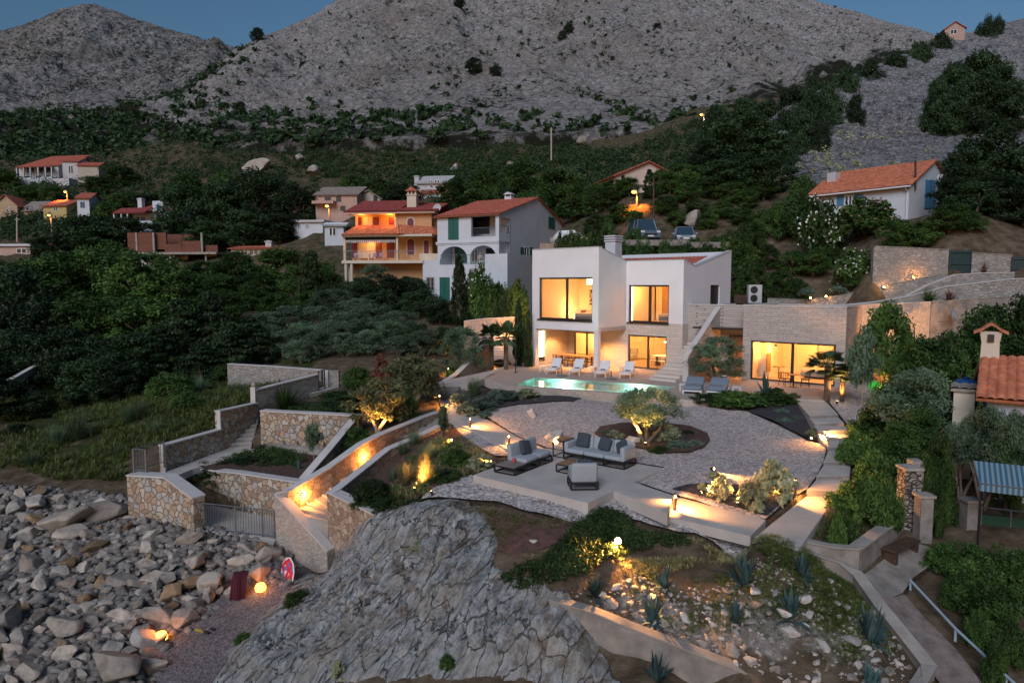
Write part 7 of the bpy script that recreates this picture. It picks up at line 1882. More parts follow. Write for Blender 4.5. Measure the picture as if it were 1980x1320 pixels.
many('bush_r', 'rank green bush beside the metal handrail', 'rank bushes beside the handrail', [(1860,1048,19.2,110),(1920,1055,18.4,120),(1985,1070,17.6,120),(1900,1105,17.7,110),(1955,1130,16.9,110),(1990,1195,15.8,90),(1935,1185,16.2,70),(1970,1250,15.0,60)], name='bush', cat='bush')
# --- agaves on the slope
for px, pb, w_, h_, lb in ((1440, 1130, 78, 70, 'big blue agave at the top of the stony slope'), (1550, 1112, 62, 48, 'agave with white rocks beside it near the kerb wall'), (1528, 1195, 84, 62, 'spreading agave in the middle of the stony slope'), (1421, 1205, 66, 60, 'agave between pale stones left of the middle'), (1682, 1240, 88, 84, 'agave at the foot of the curving kerb wall'), (1262, 1200, 70, 62, 'agave nearest the juniper edge'), (1287, 1135, 62, 56, 'grey agave under the floodlight'), (1152, 1150, 66, 46, 'dull brownish agave beside the rock'), (1268, 1318, 84, 74, 'agave below the concrete wall at the bottom edge'), (1683, 1332, 80, 60, 'agave cut by the bottom edge of the picture')):
 shrub('agave', px, pb, w_ * 1.02, h_ * .95, lb, name='agave', cat='agave')
# --- juniper carpet and weeds on the rock brow
carp = pp('1000,1105 1060,1075 1100,1040 1130,1010 1165,990 1200,1000 1240,1035 1310,1040 1330,1055 1250,1060 1190,1075 1130,1110 1090,1125 1020,1140 965,1128')
def cover(name, poly, n, rad, k, leaf, mat, seed, zoff=.08, flatk=.6, flatq=.8):
 rg = np.random.default_rng(seed); xs = [p.x for p in poly]; ys = [p.y for p in poly]
 x = rg.uniform(min(xs), max(xs), n * 6); y = rg.uniform(min(ys), max(ys), n * 6); i = inpoly(x, y, poly); x, y = x[i][:n], y[i][:n]
 C = np.stack([x, y, gz(x, y) + zoff + rg.random(len(x)) * .10], 1); s = rad * rg.uniform(.6, 1.3, len(x))
 q, f = leaf_quads(C, np.stack([s, s, s * flatk], 1), k, leaf, .6, seed, flatq)
 o = mesh_obj(name, q, f, mat); o['kind'] = 'stuff'; return o
cover('juniper_carpet', carp, 420, .22, 60, .045, L['carpet'], 41)
cover('juniper_carpet', pp('690,975 700,955 760,960 820,975 790,985 720,990'), 70, .18, 60, .045, L['carpet'], 42)
def tufts(name, poly, n, hgt, mat, seed, wid=.008, nb=14, thr=.45, sc=.8):
 """grass as one mass: many small tufts of blades"""
 rg = np.random.default_rng(seed); xs = [p.x for p in poly]; ys = [p.y for p in poly]
 x = rg.uniform(min(xs), max(xs), n * 4); y = rg.uniform(min(ys), max(ys), n * 4)
 i = inpoly(x, y, poly) & (vnoise(x * sc, y * sc, seed) > thr * rg.uniform(.6, 1.3, x.size)); x, y = x[i][:n], y[i][:n]; z = gz(x, y)
 m = len(x); nn = m * nb
 P = np.repeat(np.stack([x, y, z], 1), nb, 0); a = rg.uniform(0, 6.28, nn); e = rg.uniform(.55, 1.45, nn); Lh = hgt * rg.uniform(.5, 1.2, nn) * np.repeat(rg.uniform(.5, 1.3, m), nb)
 d = np.stack([np.cos(a) * np.cos(e), np.sin(a) * np.cos(e), np.sin(e)], 1); sd = np.stack([-np.sin(a), np.cos(a), np.zeros(nn)], 1) * wid * (hgt / .3) ** .5
 P = P + np.stack([np.cos(a), np.sin(a), np.zeros(nn)], 1) * .05 * rg.random((nn, 1))
 mid = P + d * Lh[:, None] * .55; tip = P + d * Lh[:, None] + np.stack([np.cos(a), np.sin(a), -np.ones(nn)], 1) * (Lh * .18)[:, None]
 V_ = np.stack([P - sd, P + sd, mid + sd * .8, tip, mid - sd * .8], 1).reshape(-1, 3)
 b = np.arange(nn)[:, None] * 5
 f = np.vstack([b + [0, 1, 2, 4], b + [4, 2, 3, 3]])
 fq = [tuple(t) for t in (b + [0, 1, 2, 3, 4]).tolist()] if False else None
 faces = (b + [0, 1, 2, 4]); tri = (b + [4, 2, 3])
 me = bpy.data.meshes.new(name); me.vertices.add(len(V_)); me.vertices.foreach_set('co', V_.astype(np.float32).ravel())
 idx = np.concatenate([np.hstack([faces, tri])]).ravel(); me.loops.add(len(idx)); me.loops.foreach_set('vertex_index', idx.astype(np.int32))
 me.polygons.add(nn * 2); st_ = np.empty(nn * 2, np.int32); st_[0::2] = np.arange(nn) * 7; st_[1::2] = np.arange(nn) * 7 + 4
 lt_ = np.empty(nn * 2, np.int32); lt_[0::2] = 4; lt_[1::2] = 3
 me.polygons.foreach_set('loop_start', st_); me.polygons.foreach_set('loop_total', lt_); me.update(calc_edges=True); me.materials.append(mat)
 o = bpy.data.objects.new(name, me); col.objects.link(o); o['kind'] = 'stuff'; return o
GRASSM = leaf_mat('grass_green', (.055, .082, .020), (.14, .17, .05), 2.0)
tufts('grass', pp('0,730 120,700 300,700 440,700 640,730 480,780 425,800 420,830 320,860 250,880 240,930 120,930 0,905'), 7500, .48, GRASSM, 51, .013, 12, .34)
tufts('grass', pp('935,995 990,988 1060,1012 1100,1010 1070,1060 1000,1080 945,1062'), 420, .13, GRASSM, 58, thr=.45)
tufts('grass', pp('700,1050 780,1010 860,990 935,1000 945,1060 900,1110 820,1090 740,1110'), 260, .13, L['dry'], 57, thr=.5)
tufts('grass', pp('860,985 950,985 1000,1000 1050,1010 1160,1000 1140,1010 1060,1030 960,1010 880,1000'), 900, .16, L['dry'], 52)
tufts('grass', pp('1360,1055 1500,1050 1600,1085 1640,1110 1680,1180 1600,1230 1480,1200 1540,1120 1400,1080'), 1500, .16, GRASSM, 53, thr=.5)
tufts('grass', pp('1010,1080 1200,1080 1400,1090 1300,1110 1150,1130'), 700, .13, L['dry'], 54)
cover('ground_cover', pp('745,950 790,890 870,850 945,895 925,912 850,940 820,962 780,965'), 150, .15, 40, .04, L['bright'], 43)
tufts('grass', pp('740,955 800,880 870,830 950,890 930,915 850,945 820,965'), 700, .30, L['dry'], 59, thr=.3)
tufts('grass', pp('1250,1090 1480,1085 1640,1120 1740,1260 1600,1300 1350,1230 1200,1170'), 1300, .15, GRASSM, 60, thr=.5)
cover('juniper_carpet', pp('430,895 505,872 600,890 570,920 480,908 400,905'), 230, .24, 60, .04, L['carpet'], 44, .24)
tufts('grass', pp('1570,1040 1660,1058 1750,990 1755,930 1650,960'), 900, .2, GRASSM, 55, thr=.2)
tufts('grass', pp('1250,1040 1330,1040 1560,1062 1560,1075 1300,1065'), 500, .14, L['dry'], 56)
for px, pb, w_, h_, lb in ((385, 760, 60, 40, 'bluish weed bush high on the wild slope'), (270, 810, 70, 45, 'tall green weed clump in the middle of the wild slope'), (250, 815, 60, 40, 'tall weeds left of the middle of the wild slope'), (300, 838, 50, 34, 'bright green tuft just above the white capped wall'), (150, 850, 90, 60, 'tall reed-like weeds on the wild slope'), (110, 860, 70, 50, 'grassy weeds at the left of the wild slope'), (190, 780, 80, 40, 'dark weeds under the conifers'), (330, 770, 90, 50, 'round dark bush on the wild slope below the conifers'), (430, 740, 50, 34, 'green bush near the upper grey wall'), (360, 790, 60, 34, 'low bright bush on the wild slope'), (60, 900, 60, 34, 'weed bush just above the boulders'), (230, 880, 50, 28, 'weed tuft beside the small railing'), (460, 760, 60, 30, 'grass clump beside the ball-topped post')):
 shrub('grass' if 'weed' in lb or 'tuft' in lb or 'clump' in lb else 'bush', px, pb, w_, h_, lb, cat='shrub')
for px, pb, w_, h_, kd, lb in ((578, 1180, 66, 40, 'bush', 'dark green bush growing on the grey rock above the beach'), (470, 1245, 36, 24, 'bush', 'small dark bush at the left foot of the grey rock'), (655, 1310, 30, 40, 'helich', 'dry brown tuft in a cleft of the grey rock'), (865, 1290, 34, 28, 'bush', 'little green tuft low on the grey rock'), (740, 1090, 40, 16, 'helich', 'dry cushion on the top of the grey rock'), (820, 1060, 60, 16, 'helich', 'brown dry scrub near the brow of the rock'), (690, 1135, 30, 14, 'helich', 'dry tuft on the left flank of the rock'), (950, 1180, 26, 12, 'bush', 'tiny green cushion in the middle of the rock')):
 shrub(kd, px, pb, w_, h_, lb)
# --- scrub of the hillside as one mass, and the sparse bushes of the mountain
def scrub(name, npts, polys, mat, seed, rmin, rmax, k, leaf, thr, sc=.03, hk=.8):
 rg = np.random.default_rng(seed); C = []; S = []
 for ps, n in zip(polys, npts):
  poly = [tuple(map(float, t.split(','))) for t in ps.split()]
  xs = [p[0] for p in poly]; ys = [p[1] for p in poly]; c = 0; tr = 0
  while c < n and tr < n * 20:
   tr += 1; x, y = rg.uniform(min(xs), max(xs)), rg.uniform(min(ys), max(ys))
   if not inpoly(np.array([x]), np.array([y]), poly)[0]: continue
   p = G(x, y, 40)
   if vnoise(np.array([p.x * sc]), np.array([p.y * sc]), seed)[0] < thr * rg.random() * 1.6: continue
   s = rmin + (rmax - rmin) * rg.random() ** 1.6
   C.append((p.x, p.y, p.z + s * .3)); S.append((s, s, s * hk)); c += 1
 q, f = leaf_quads(np.array(C), np.array(S), k, leaf, .4, seed, 1.)
 o = mesh_obj(name, q, f, mat); o['kind'] = 'stuff'; return o
scrub('scrub', [1300, 800, 900, 260], ['0,250 300,230 620,270 900,270 1100,275 1180,300 1000,330 950,380 760,350 450,350 300,330 0,350', '0,345 300,330 620,345 600,400 400,420 0,470', '600,330 950,340 1180,300 1340,240 1480,230 1480,330 1320,330 1100,380 860,400', '1340,230 1480,225 1500,320 1380,340'], L['wood'], 61, .9, 2.6, 46, .27, .5)
scrub('scrub', [520, 420], ['700,285 1060,280 1230,300 1000,345 760,345', '560,300 760,290 900,345 620,345'], L['carpet'], 62, .6, 1.6, 45, .22, .3)
def on_mesh(name, P, U_, PY_, sel, n, rmin, rmax, k, leaf, mat, seed):
 rg = np.random.default_rng(seed); pts = P.reshape(-1, 3); ok = np.nonzero(sel(U_, PY_).ravel())[0]
 idx = rg.choice(ok, n); s = rmin + (rmax - rmin) * rg.random(n) ** 2.5
 C = pts[idx] + np.stack([rg.normal(size=n) * 1.5, rg.normal(size=n) * 1.5, s * .3], 1)
 q, f = leaf_quads(C, np.stack([s, s, s * .8], 1), k, leaf, .3, seed, 1.)
 o = mesh_obj(name, q, f, mat); o['kind'] = 'stuff'
on_mesh('mountain_scrub', MM_P, MM_U, MM_PY, lambda U, py: (py > -40) & (py < 300) & (U > 150) & (U < 1900) & (vnoise(U * .02, py * .05, 5) > .52), 620, .5, 3.0, 16, .9, L['wood'], 63)
on_mesh('mountain_scrub', MM_P, MM_U, MM_PY, lambda U, py: ((py > 222) & (U > 300)) | ((U < 340) & (py > 215)) | ((U < 500) & (py < 100 + (480 - U) * .75 + 34) & (py > 96 + (480 - U) * .55)) , 1500, 1.5, 4.0, 30, 1.1, L['wood'], 64)
on_mesh('scree_scrub', SC_P, SC_U, SC_PY, lambda U, py: (py > 250) & (U < 1760), 90, .4, 1.3, 40, .16, L['helich'], 65)
for px, py, Y, w_, lb in ((917, 158, 0, 34, 'larger lone dark bush on the bare mountain face'), (960, 172, 0, 28, 'lone dark bush just right of the larger one on the mountain face'), (890, 48, 0, 22, 'lone bush high on the mountain face'), (1088, 82, 0, 20, 'left of two bushes in the mountain cleft'), (1100, 72, 0, 20, 'right of two bushes in the mountain cleft'), (1270, 90, 0, 18, 'lone bush on the tan right flank'), (466, 235, 0, 30, 'dark bush at the foot of the left ridge'), (590, 136, 0, 20, 'dark bush on the left part of the rock face'), (498, 78, 0, 26, 'dark tree standing on the skyline saddle')):
 i = np.argmin((MM_U - px) ** 2 + (MM_PY - py) ** 2); p = Vector(MM_P.reshape(-1, 3)[i]); s = p.y / F
 plant('wood', 'bush', lb, 'bush', p - U3 * 1.0, w_ * s, w_ * s * .95)
# ---- furniture
def basis(p, q):
 """frame at p with y towards q (plan)"""
 d = Vector((q.x - p.x, q.y - p.y, 0)); return math.atan2(-d.x, d.y), d.length
def make_lounger():
 o = thing('sun_lounger', '', 'lounger')
 m = MB()
 for x in (-.33, .33): m.box(x - .02, x + .02, 0, 1.95, .27, .31)
 m.box(-.33, .33, 0, .04, .27, .31); m.box(-.33, .33, 1.91, 1.95, .27, .31); m.obj('frame', WHITEM, o)
 for x in (-.33, .33):
  for y in (.05, 1.6): MB().box(x - .02, x + .02, y, y + .04, 0, .27).obj('leg', WHITEM, o)
 m = MB(); m.rbox(-.32, .32, .02, 1.15, .31, .38, .03); m.obj('seat_pad', FAB_W, o, True)
 m = MB(); m.rbox(-.32, .32, 0, .86, -.035, .035, .03); a = R(38); m.v = [(x, 1.14 + y * math.cos(a) - z * math.sin(a), .36 + y * math.sin(a) + z * math.cos(a)) for x, y, z in m.v]; m.obj('backrest', FAB_W, o, True)
 m = MB(); [m.tube((x, 1.86, .29), (x, 1.7, .74), .012, n=5) for x in (-.3,)]; m.obj('prop', WHITEM, o)
 return o
L0 = make_lounger()
for k, (fx, fy, hx, hy, lb) in enumerate(((1066, 724, 1093, 709, 'white sun lounger nearest the slim corner column of the dining porch, leftmost of four'), (1110, 726, 1135, 711, 'white sun lounger in front of the dining table'), (1160, 730, 1184, 715, 'white sun lounger right of the white pillar'), (1208, 732, 1230, 717, 'white sun lounger before the ground-floor glass door'))):
 p, q = atz(fx, fy, 0), atz(hx, hy, 0); o = L0 if k == 0 else copy_tree(L0); rz, _ = basis(p, q)
 o.location = p; o.rotation_euler = (0, 0, rz); tag(o, lb, 'lounger', 'white sun loungers by the pool')
 t = thing('towel', 'dark folded towel on ' + ('the lounger nearest the porch column', 'the lounger before the dining table', 'the lounger right of the pillar', 'the lounger before the glass door')[k], 'towel', p, rz)
 MB().rbox(-.15, .15, .85, 1.08, .385, .43, .02).obj('cloth', FAB_D, t)
for px, py, lb in ((1052, 719, 'low white side table at the left end of the loungers'), (1205, 720, 'low white side table between the two right loungers'), (1146, 720, 'low white side table behind the white pillar')):
 p = atz(px, py, 0); t = thing('side_table', lb, 'table', p, R(-38)); MB().box(-.25, .25, -.22, .22, .36, .40).obj('table_top', WHITEM, t)
 for x in (-.22, .22):
  for y in (-.19, .19): MB().box(x - .015, x + .015, y - .015, y + .015, 0, .36).obj('leg', WHITEM, t)
for px, py, lb in ((1086, 727, 'round parasol base between the two left loungers'), (1182, 733, 'round parasol base between the two right loungers')):
 p = atz(px, py, 0); t = thing('umbrella_stand', lb, 'umbrella stand', p); MB().lathe([(.36, 0), (.36, .05), (.3, .08), (.04, .1)], 18).obj('plate', STEEL, t); MB().tube((0, 0, .08), (0, 0, .5), .03).obj('tube', STEEL, t)
dp = V.w(-8.0, -1.2); dt = thing('dining_table', 'long wooden dining table under the cantilevered box', 'table', dp, R(-42.5))
MB().box(-1.5, 1.5, -.45, .45, .71, .76).obj('table_top', WOOD, dt)
for x in (-1.35, 1.35):
 for y in (-.35, .35): MB().box(x - .04, x + .04, y - .04, y + .04, 0, .71).obj('leg', WOODD, dt)
def make_chair(nm='dining_chair', mat=None):
 o = thing(nm, '', 'chair'); mat = mat or WOODD
 m = MB(); m.rbox(-.24, .24, -.22, .24, .42, .47, .02); m.obj('seat', mat, o)
 m = MB()
 for k in range(9):
  a = R(-100 + 200 * k / 8); x, y = .27 * math.sin(a), .05 + .25 * math.cos(a); m.tube((x * .85, y * .85, .45), (x, y, .78), .010, n=4)
 pr = [(.27 * math.sin(R(-100 + 25 * k)), .05 + .25 * math.cos(R(-100 + 25 * k)), .79) for k in range(9)]; m.path(pr, .018, 5); m.path([(x * .93, y * .93, .62) for x, y, z in pr], .012, 5); m.obj('backrest', mat, o)
 for x in (-.2, .2):
  for y in (-.18, .2): MB().tube((x, y, .43), (x * 1.15, y * 1.15, 0), .016, n=5).obj('leg', BLACKM, o)
 return o
C0 = make_chair(); k = 0
for x in (-1.05, -.35, .35, 1.05):
 for y, r_, sd in ((-.72, 180, 'pool'), (.72, 0, 'wall')):
  o = C0 if k == 0 else copy_tree(C0); k += 1; p = V.w(-8 + x, -1.2 + y); o.location = p; o.rotation_euler = (0, 0, R(-42.5 + r_))
  tag(o, 'woven dark chair on the %s side of the long dining table' % sd, 'chair', 'dining chairs on the %s side' % sd)
def put(o, fr, x, y, z, r=0): o.location = fr.w(x, y, z); o.rotation_euler = (0, 0, fr.rz + R(r)); return o
def make_bed(lb, w=1.8, l=2.1, hb=True):
 o = thing('bed', lb, 'bed'); m = MB(); m.rbox(-w/2, w/2, 0, l, .12, .34, .03); m.obj('base', FAB_B, o); m = MB(); m.rbox(-w/2, w/2, 0, l, .345, .60, .08); m.obj('mattress', plain('bed_linen_' + str(len(lb)), (.40, .38, .35), .9, .1, 6, .4), o, True)
 if hb: MB().rbox(-w/2 - .05, w/2 + .05, l, l + .1, .1, 1.15, .03).obj('headboard', FAB_L, o)
 for x in (-w/4, w/4): m = MB(); m.rbox(x - .36, x + .36, l - .25, l - .05, .60, .98, .07); m.obj('pillow', FAB_B, o, True)
 return o
put(make_bed('grey bed behind the big upper window of the villa'), V, -7.0, -1.6, 3.26, -90)
put(make_bed('bed at the right side of the second upper window'), V, -2.6, 2.2, 3.22, -90)
put(make_bed('bed with grey pillows behind the guest house glass'), AN, 3.6, 2.7, .06, 0)
o = put(thing('cabinet', 'low white cabinet on the left in the big upper window', 'cabinet'), V, -8.6, .6, 3.26); MB().box(-.55, .55, -.25, .25, 0, .8).obj('body', ROOM_W, o); MB().box(.05, .5, -.27, -.252, .1, .7).obj('door', WOOD, o)
o = put(thing('wardrobe', 'tall brown wardrobe in the big upper window', 'wardrobe'), V, -6.3, 1.45, 3.26); MB().box(-.9, .9, -.3, .3, 0, 2.5).obj('body', WOOD, o); [MB().box(x, x + .85, -.325, -.302, .05, 2.45).obj('door', plain('wood_front', (.24, .14, .08), .5, .2, 5), o) for x in (-.87, .02)]
o = put(thing('floor_lamp', 'glowing cone-shaped light on the floor of the big upper window', 'lamp'), V, -9.2, .5, 3.26); MB().lathe([(.16, 0), (.12, .12), (.05, .45), (.01, .46)], 14).obj('shade', E_STRIP, o); light(o, (0, -.1, .8), 30, WARM, .15)
o = put(thing('picture', 'black and white picture on the wall of the big upper room', 'picture'), V, -8.3, 1.74, 4.3)
pm, nt, b = new_mat('abstract_print'); n1 = N(nt, 'ShaderNodeTexNoise', {'Vector': coords(nt, 'Object'), 'Scale': 5., 'Detail': 6.}); nt.links.new(ramp(nt, n1.outputs[0], [(.45, (.03, .03, .03)), (.55, (.5, .48, .42))], 'CONSTANT'), b.inputs['Base Color'])
MB().box(-.48, .48, -.02, .04, 0, 1.15).obj('frame', BLACKM, o); MB().box(-.45, .45, -.03, -.021, .03, 1.12).obj('print', pm, o)
o = put(thing('pendant_lamp', 'wide white drum lamp under the ceiling of the big upper room', 'lamp'), V, -6.6, -.6, 5.85); MB().lathe([(.6, 0), (.6, .42), (.55, .44)], 22).obj('shade', E_SHADE, o); MB().tube((0, 0, .43), (0, 0, .9), .02).obj('rod', BLACKM, o); light(o, (0, 0, -.25), 85, WARM, .4)
for x, lb in ((-3.3, 'left of two small dark pictures in the second upper room'), (-2.9, 'right of two small dark pictures in the second upper room')):
 o = put(thing('picture', lb, 'picture'), V, x, 4.17, 4.6); MB().box(-.16, .16, -.03, .02, 0, .6).obj('frame', BLACKM, o)
o = put(thing('wall_panel', 'brown timber wall panel in the second upper room', 'wall panel'), V, -3.2, 4.19, 3.22); MB().box(-.8, .9, -.01, .0, 0, 3.0).obj('board', plain('timber_panel', (.36, .22, .12), .6, .2, 4), o)
o = put(thing('light_strip', 'vertical light strip at the left of the second upper window', 'lamp'), V, -4.4, .8, 3.3); MB().box(-.03, .03, -.03, .03, 0, 2.4).obj('tube', E_STRIP, o); light(o, (.6, .6, 1.9), 35, WARM, .3)
light(villa, (-2.4, 2.2, 5.9), 40, WARM, .3, name='room_light')
for lb, x, y, r_, w_ in (('pale sofa deep in the ground-floor living room', -7.6, 4.6, 0, 2.2), ('armchair seen through the porch door', -8.6, 3.0, 40, .9)):
 o = put(thing('sofa', lb, 'sofa'), V, x, y, .05, r_); MB().rbox(-w_/2, w_/2, -.4, .4, .1, .42, .06).obj('seat', FAB_L, o); MB().rbox(-w_/2, w_/2, .3, .5, .42, .85, .06).obj('backrest', FAB_L, o)
o = put(thing('dining_table', 'indoor dining table set under a hanging lamp in the ground-floor room', 'table'), V, -2.4, 2.4, .05); MB().box(-1.1, 1.1, -.45, .45, .72, .77).obj('table_top', ROOM_W, o); [MB().box(x - .05, x + .05, -.3, .3, 0, .72).obj('leg', WOODD, o) for x in (-.8, .8)]
C1 = make_chair('indoor_chair', FAB_L)
for k, x in enumerate((-.75, 0, .75, -.75, 0, .75)): o = C1 if k == 0 else copy_tree(C1); put(o, V, -2.4 + x, 2.4 + (-.75 if k < 3 else .75), .05, 180 if k < 3 else 0); tag(o, 'pale chair at the %s of the indoor dining table' % ('window side' if k < 3 else 'far side'), 'chair', 'indoor chairs, ' + ('window side' if k < 3 else 'far side'))
o = put(thing('kitchen_cabinet', 'dark kitchen units at the back of the ground-floor room', 'cabinet'), V, -2.3, 5.9, .05); MB().box(-1.5, 1.0, -.3, .3, 0, 2.3).obj('body', WOODD, o); MB().box(-1.3, .8, -.32, -.302, .95, 1.3).obj('niche', E_SHADE, o)
o = put(thing('hanging_lamp', 'bar-shaped hanging lamp over the indoor dining table', 'lamp'), V, -2.2, 2.4, 1.75); MB().box(-.5, .5, -.05, .05, 0, .07).obj('bar', E_STRIP, o); [MB().tube((x, 0, .07), (x, 0, .95), .006, n=4).obj('cord', BLACKM, o) for x in (-.4, .4)]; light(o, (0, -.4, -.1), 130, WARM, .2)
light(villa, (-8, 3.2, 2.3), 120, WARM, .3, name='room_light'); light(villa, (-1.0, 4.4, 2.3), 60, WARM, .3, name='room_light')
for x, y in ((-8.8, -1.6), (-7.0, -1.2), (-5.2, -1.4)):
 o = thing('ceiling_spot', 'small round downlight in the soffit over the dining porch', 'lamp', V.w(x, y, 2.70), 0, 'downlights over the dining porch'); MB().lathe([(.06, -.03), (.06, .02)], 12).obj('lens', E_STRIP, o); light(o, (0, 0, -.06), 190, WARM, .05, 'SPOT', (0, 0, -1), 125)
o = thing('light_slot', 'bright tall light slot in the left wall of the dining porch', 'lamp', V.w(XL + .16, -2.5, .3), R(-42.5)); MB().box(-.01, .01, -.32, .32, .3, 2.2).obj('panel', E_SHADE, o)
o = put(thing('wall_lamp', 'small cone wall lamp high in the guest room', 'lamp'), AN, 1.3, 2.3, 2.1); MB().lathe([(.09, -.16), (.05, .0), (.05, .04)], 12).obj('shade', BLACKM, o); MB().lathe([(.085, -.165), (.05, -.16)], 12).obj('bulb', E_WARM, o); light(o, (0, -.1, -.25), 40, WARM, .12)
light(annex, (3.4, 3.6, 2.4), 60, WARM, .3, name='room_light'); light(annex, (1.8, 1.4, 2.4), 60, WARM, .3, name='room_light')
o = put(thing('desk', 'little round table with a wooden panel behind it in the guest room', 'table'), AN, 1.7, 1.7, .06); MB().lathe([(.38, .70), (.38, .74)], 18).obj('table_top', WOOD, o); MB().tube((0, 0, 0), (0, 0, .7), .03).obj('leg', BLACKM, o); MB().box(-.75, -.7, -.1, .7, .3, 1.5).obj('panel', WOOD, o)
o = put(thing('picture', 'framed picture above the guest room bed', 'picture'), AN, 3.6, 5.06, 1.5); MB().box(-.5, .5, -.03, .02, 0, .6).obj('frame', WOODD, o); MB().box(-.45, .45, -.04, -.031, .05, .55).obj('print', W_GREYW, o)
for px, py, lb, r_ in ((1517, 746, 'left of two black wire chairs outside the guest house', 120), (1556, 748, 'right of two black wire chairs outside the guest house', -110)):
 o = C0c = copy_tree(C0); p = atz(px, py, 0); o.location = p; o.rotation_euler = (0, 0, R(r_)); tag(o, lb, 'chair'); o.name = 'garden_chair'
 if 'group' in o: del o['group']
p = atz(1534, 748, 0); o = thing('bistro_table', 'small round table with a thick dark foot between the wire chairs', 'table', p); MB().lathe([(.34, .70), (.34, .73)], 20).obj('table_top', WOOD, o); MB().lathe([(.27, 0), (.27, .03), (.04, .05), (.035, .70)], 16).obj('foot', BLACKM, o)
for k, (fx, fy, hx, hy, lb) in enumerate(((1338, 762, 1352, 742, 'steel-blue daybed with raised head, left of two beside the olive'), (1385, 764, 1400, 744, 'steel-blue daybed with raised head, right of two beside the olive'))):
 p, q = atz(fx, fy, 0), atz(hx, hy, 0); rz, _ = basis(p, q); o = thing('daybed', lb, 'daybed', p, rz)
 m = MB(); m.box(-.5, .5, 0, 2.0, .14, .20); [m.box(x - .03, x + .03, y, y + .06, 0, .14) for x in (-.47, .47) for y in (.0, 1.94)]; m.obj('frame', WHITEM, o)
 m = MB(); m.rbox(-.48, .48, .02, 1.25, .205, .42, .06); m.obj('mattress', FAB_B, o, True)
 m = MB(); m.rbox(-.48, .48, 0, .80, -.1, .1, .06); a = R(22); m.v = [(x, 1.24 + y * math.cos(a) - z * math.sin(a), .34 + y * math.sin(a) + z * math.cos(a)) for x, y, z in m.v]; m.obj('headrest', FAB_B, o, True)
for px, py, lb in ((1324, 756, 'white slatted side table left of the daybeds'), (1426, 762, 'white slatted side table right of the daybeds')):
 t = thing('side_table', lb, 'table', atz(px, py, 0), R(-30)); m = MB(); [m.box(x, x + .05, -.25, .25, .38, .41) for x in (-.25, -.18, -.11, -.04, .03, .10, .17)]; m.box(-.25, .22, -.2, -.16, .34, .378); m.box(-.25, .22, .16, .2, .34, .378); m.obj('table_top', WHITEM, t); [MB().box(x - .02, x + .02, y - .02, y + .02, 0, .34).obj('leg', WHITEM, t) for x in (-.2, .17) for y in (-.2, .2)]
o = thing('book', 'open white book lying on the right daybed', 'book', atz(1400, 745, 0) + U3 * .56, R(10)); MB().box(-.14, .14, -.1, .1, 0, .025).obj('pages', WHITEM, o)
o = thing('lamp_post', 'slim black post lamp standing at the terrace corner', 'lamp post', atz(997, 720, 0)); MB().box(-.03, .03, -.03, .03, 0, 2.25).obj('post', BLACKM, o); MB().lathe([(.14, 0), (.14, .03)], 14).obj('foot', BLACKM, o)
# --- the sofa group on the patio
def legs_frame(m, x0, x1, y0, y1, h, bay=None, t=.025):
 for y in (y0, y1): m.box(x0, x1, y - t, y + t, h - 2*t, h); m.box(x0, x1, y - t, y + t, 0, 2*t)
 xs = [x0, x1] + (list(bay) if bay else [])
 for x in xs:
  for y in (y0, y1): m.box(x - t, x + t, y - t, y + t, 2*t, h - 2*t)
  m.box(x - t, x + t, y0 + t, y1 - t, h - 2*t, h); m.box(x - t, x + t, y0 + t, y1 - t, 0, 2*t)
def cushion(name, parent, loc, size, mat, tilt=(0, 0, 0)):
 m = MB(); m.rbox(-size[0]/2, size[0]/2, -size[1]/2, size[1]/2, -size[2]/2, size[2]/2, min(size) * .42, 4)
 M_ = Matrix.Translation(loc) @ Matrix.Rotation(tilt[2], 4, 'Z') @ Matrix.Rotation(tilt[0], 4, 'X') @ Matrix.Rotation(tilt[1], 4, 'Y')
 m.v = [tuple(M_ @ Vector(v)) for v in m.v]; return m.obj(name, mat, parent, True)
def pillow(label, sofa, loc, tilt, s=.5):
 t = thing('throw_pillow', label, 'pillow', sofa.matrix_basis @ Vector(loc), sofa.rotation_euler.z); cushion('cover', t, (0, 0, 0), (s, .17, s), FAB_D, tilt); return t
a, b = atz(1090, 887, PZ), atz(1207, 908, PZ); W_ = (b - a).length; rz = math.atan2(b.y - a.y, b.x - a.x)
o = thing('sofa', 'long three-seat pale blue outdoor sofa facing the patio', 'sofa', a, rz); D_ = .92
m = MB(); legs_frame(m, 0, W_, 0, D_, .26, (W_ / 3, 2 * W_ / 3)); m.obj('frame', BLACKM, o)
for k in range(3): cushion('seat_cushion', o, (W_ * (k + .5) / 3, .38, .345), (W_ / 3 - .01, .80, .17), FAB_L)
for k in range(3): cushion('back_cushion', o, (W_ * (k + .5) / 3, .82, .56), (W_ / 3 - .01, .20, .60), FAB_L, (R(-8), 0, 0))
cushion('armrest', o, (W_ - .10, .45, .53), (.2, .95, .54), FAB_L); cushion('armrest', o, (.09, .45, .48), (.18, .95, .40), FAB_L)
bpy.context.view_layer.update()
pillow('slate pillow at the left end of the long sofa', o, (.50, .62, .70), (R(-18), 0, 0), .55); pillow('slate pillow in the middle of the long sofa', o, (W_ * .56, .62, .68), (R(-18), R(10), 0)); pillow('slate pillow propped in the right corner of the long sofa', o, (W_ - .42, .60, .66), (R(-18), R(-35), R(-25)))
t = thing('side_table', 'tall black-framed side table with wooden top at the left end of the long sofa', 'table', Frame(a, rz).w(-.55, .1, PZ), rz); m = MB(); legs_frame(m, 0, .5, 0, .75, .66, t=.018); m.obj('frame', BLACKM, t); MB().box(.02, .48, .02, .73, .662, .685).obj('table_top', WOOD, t)
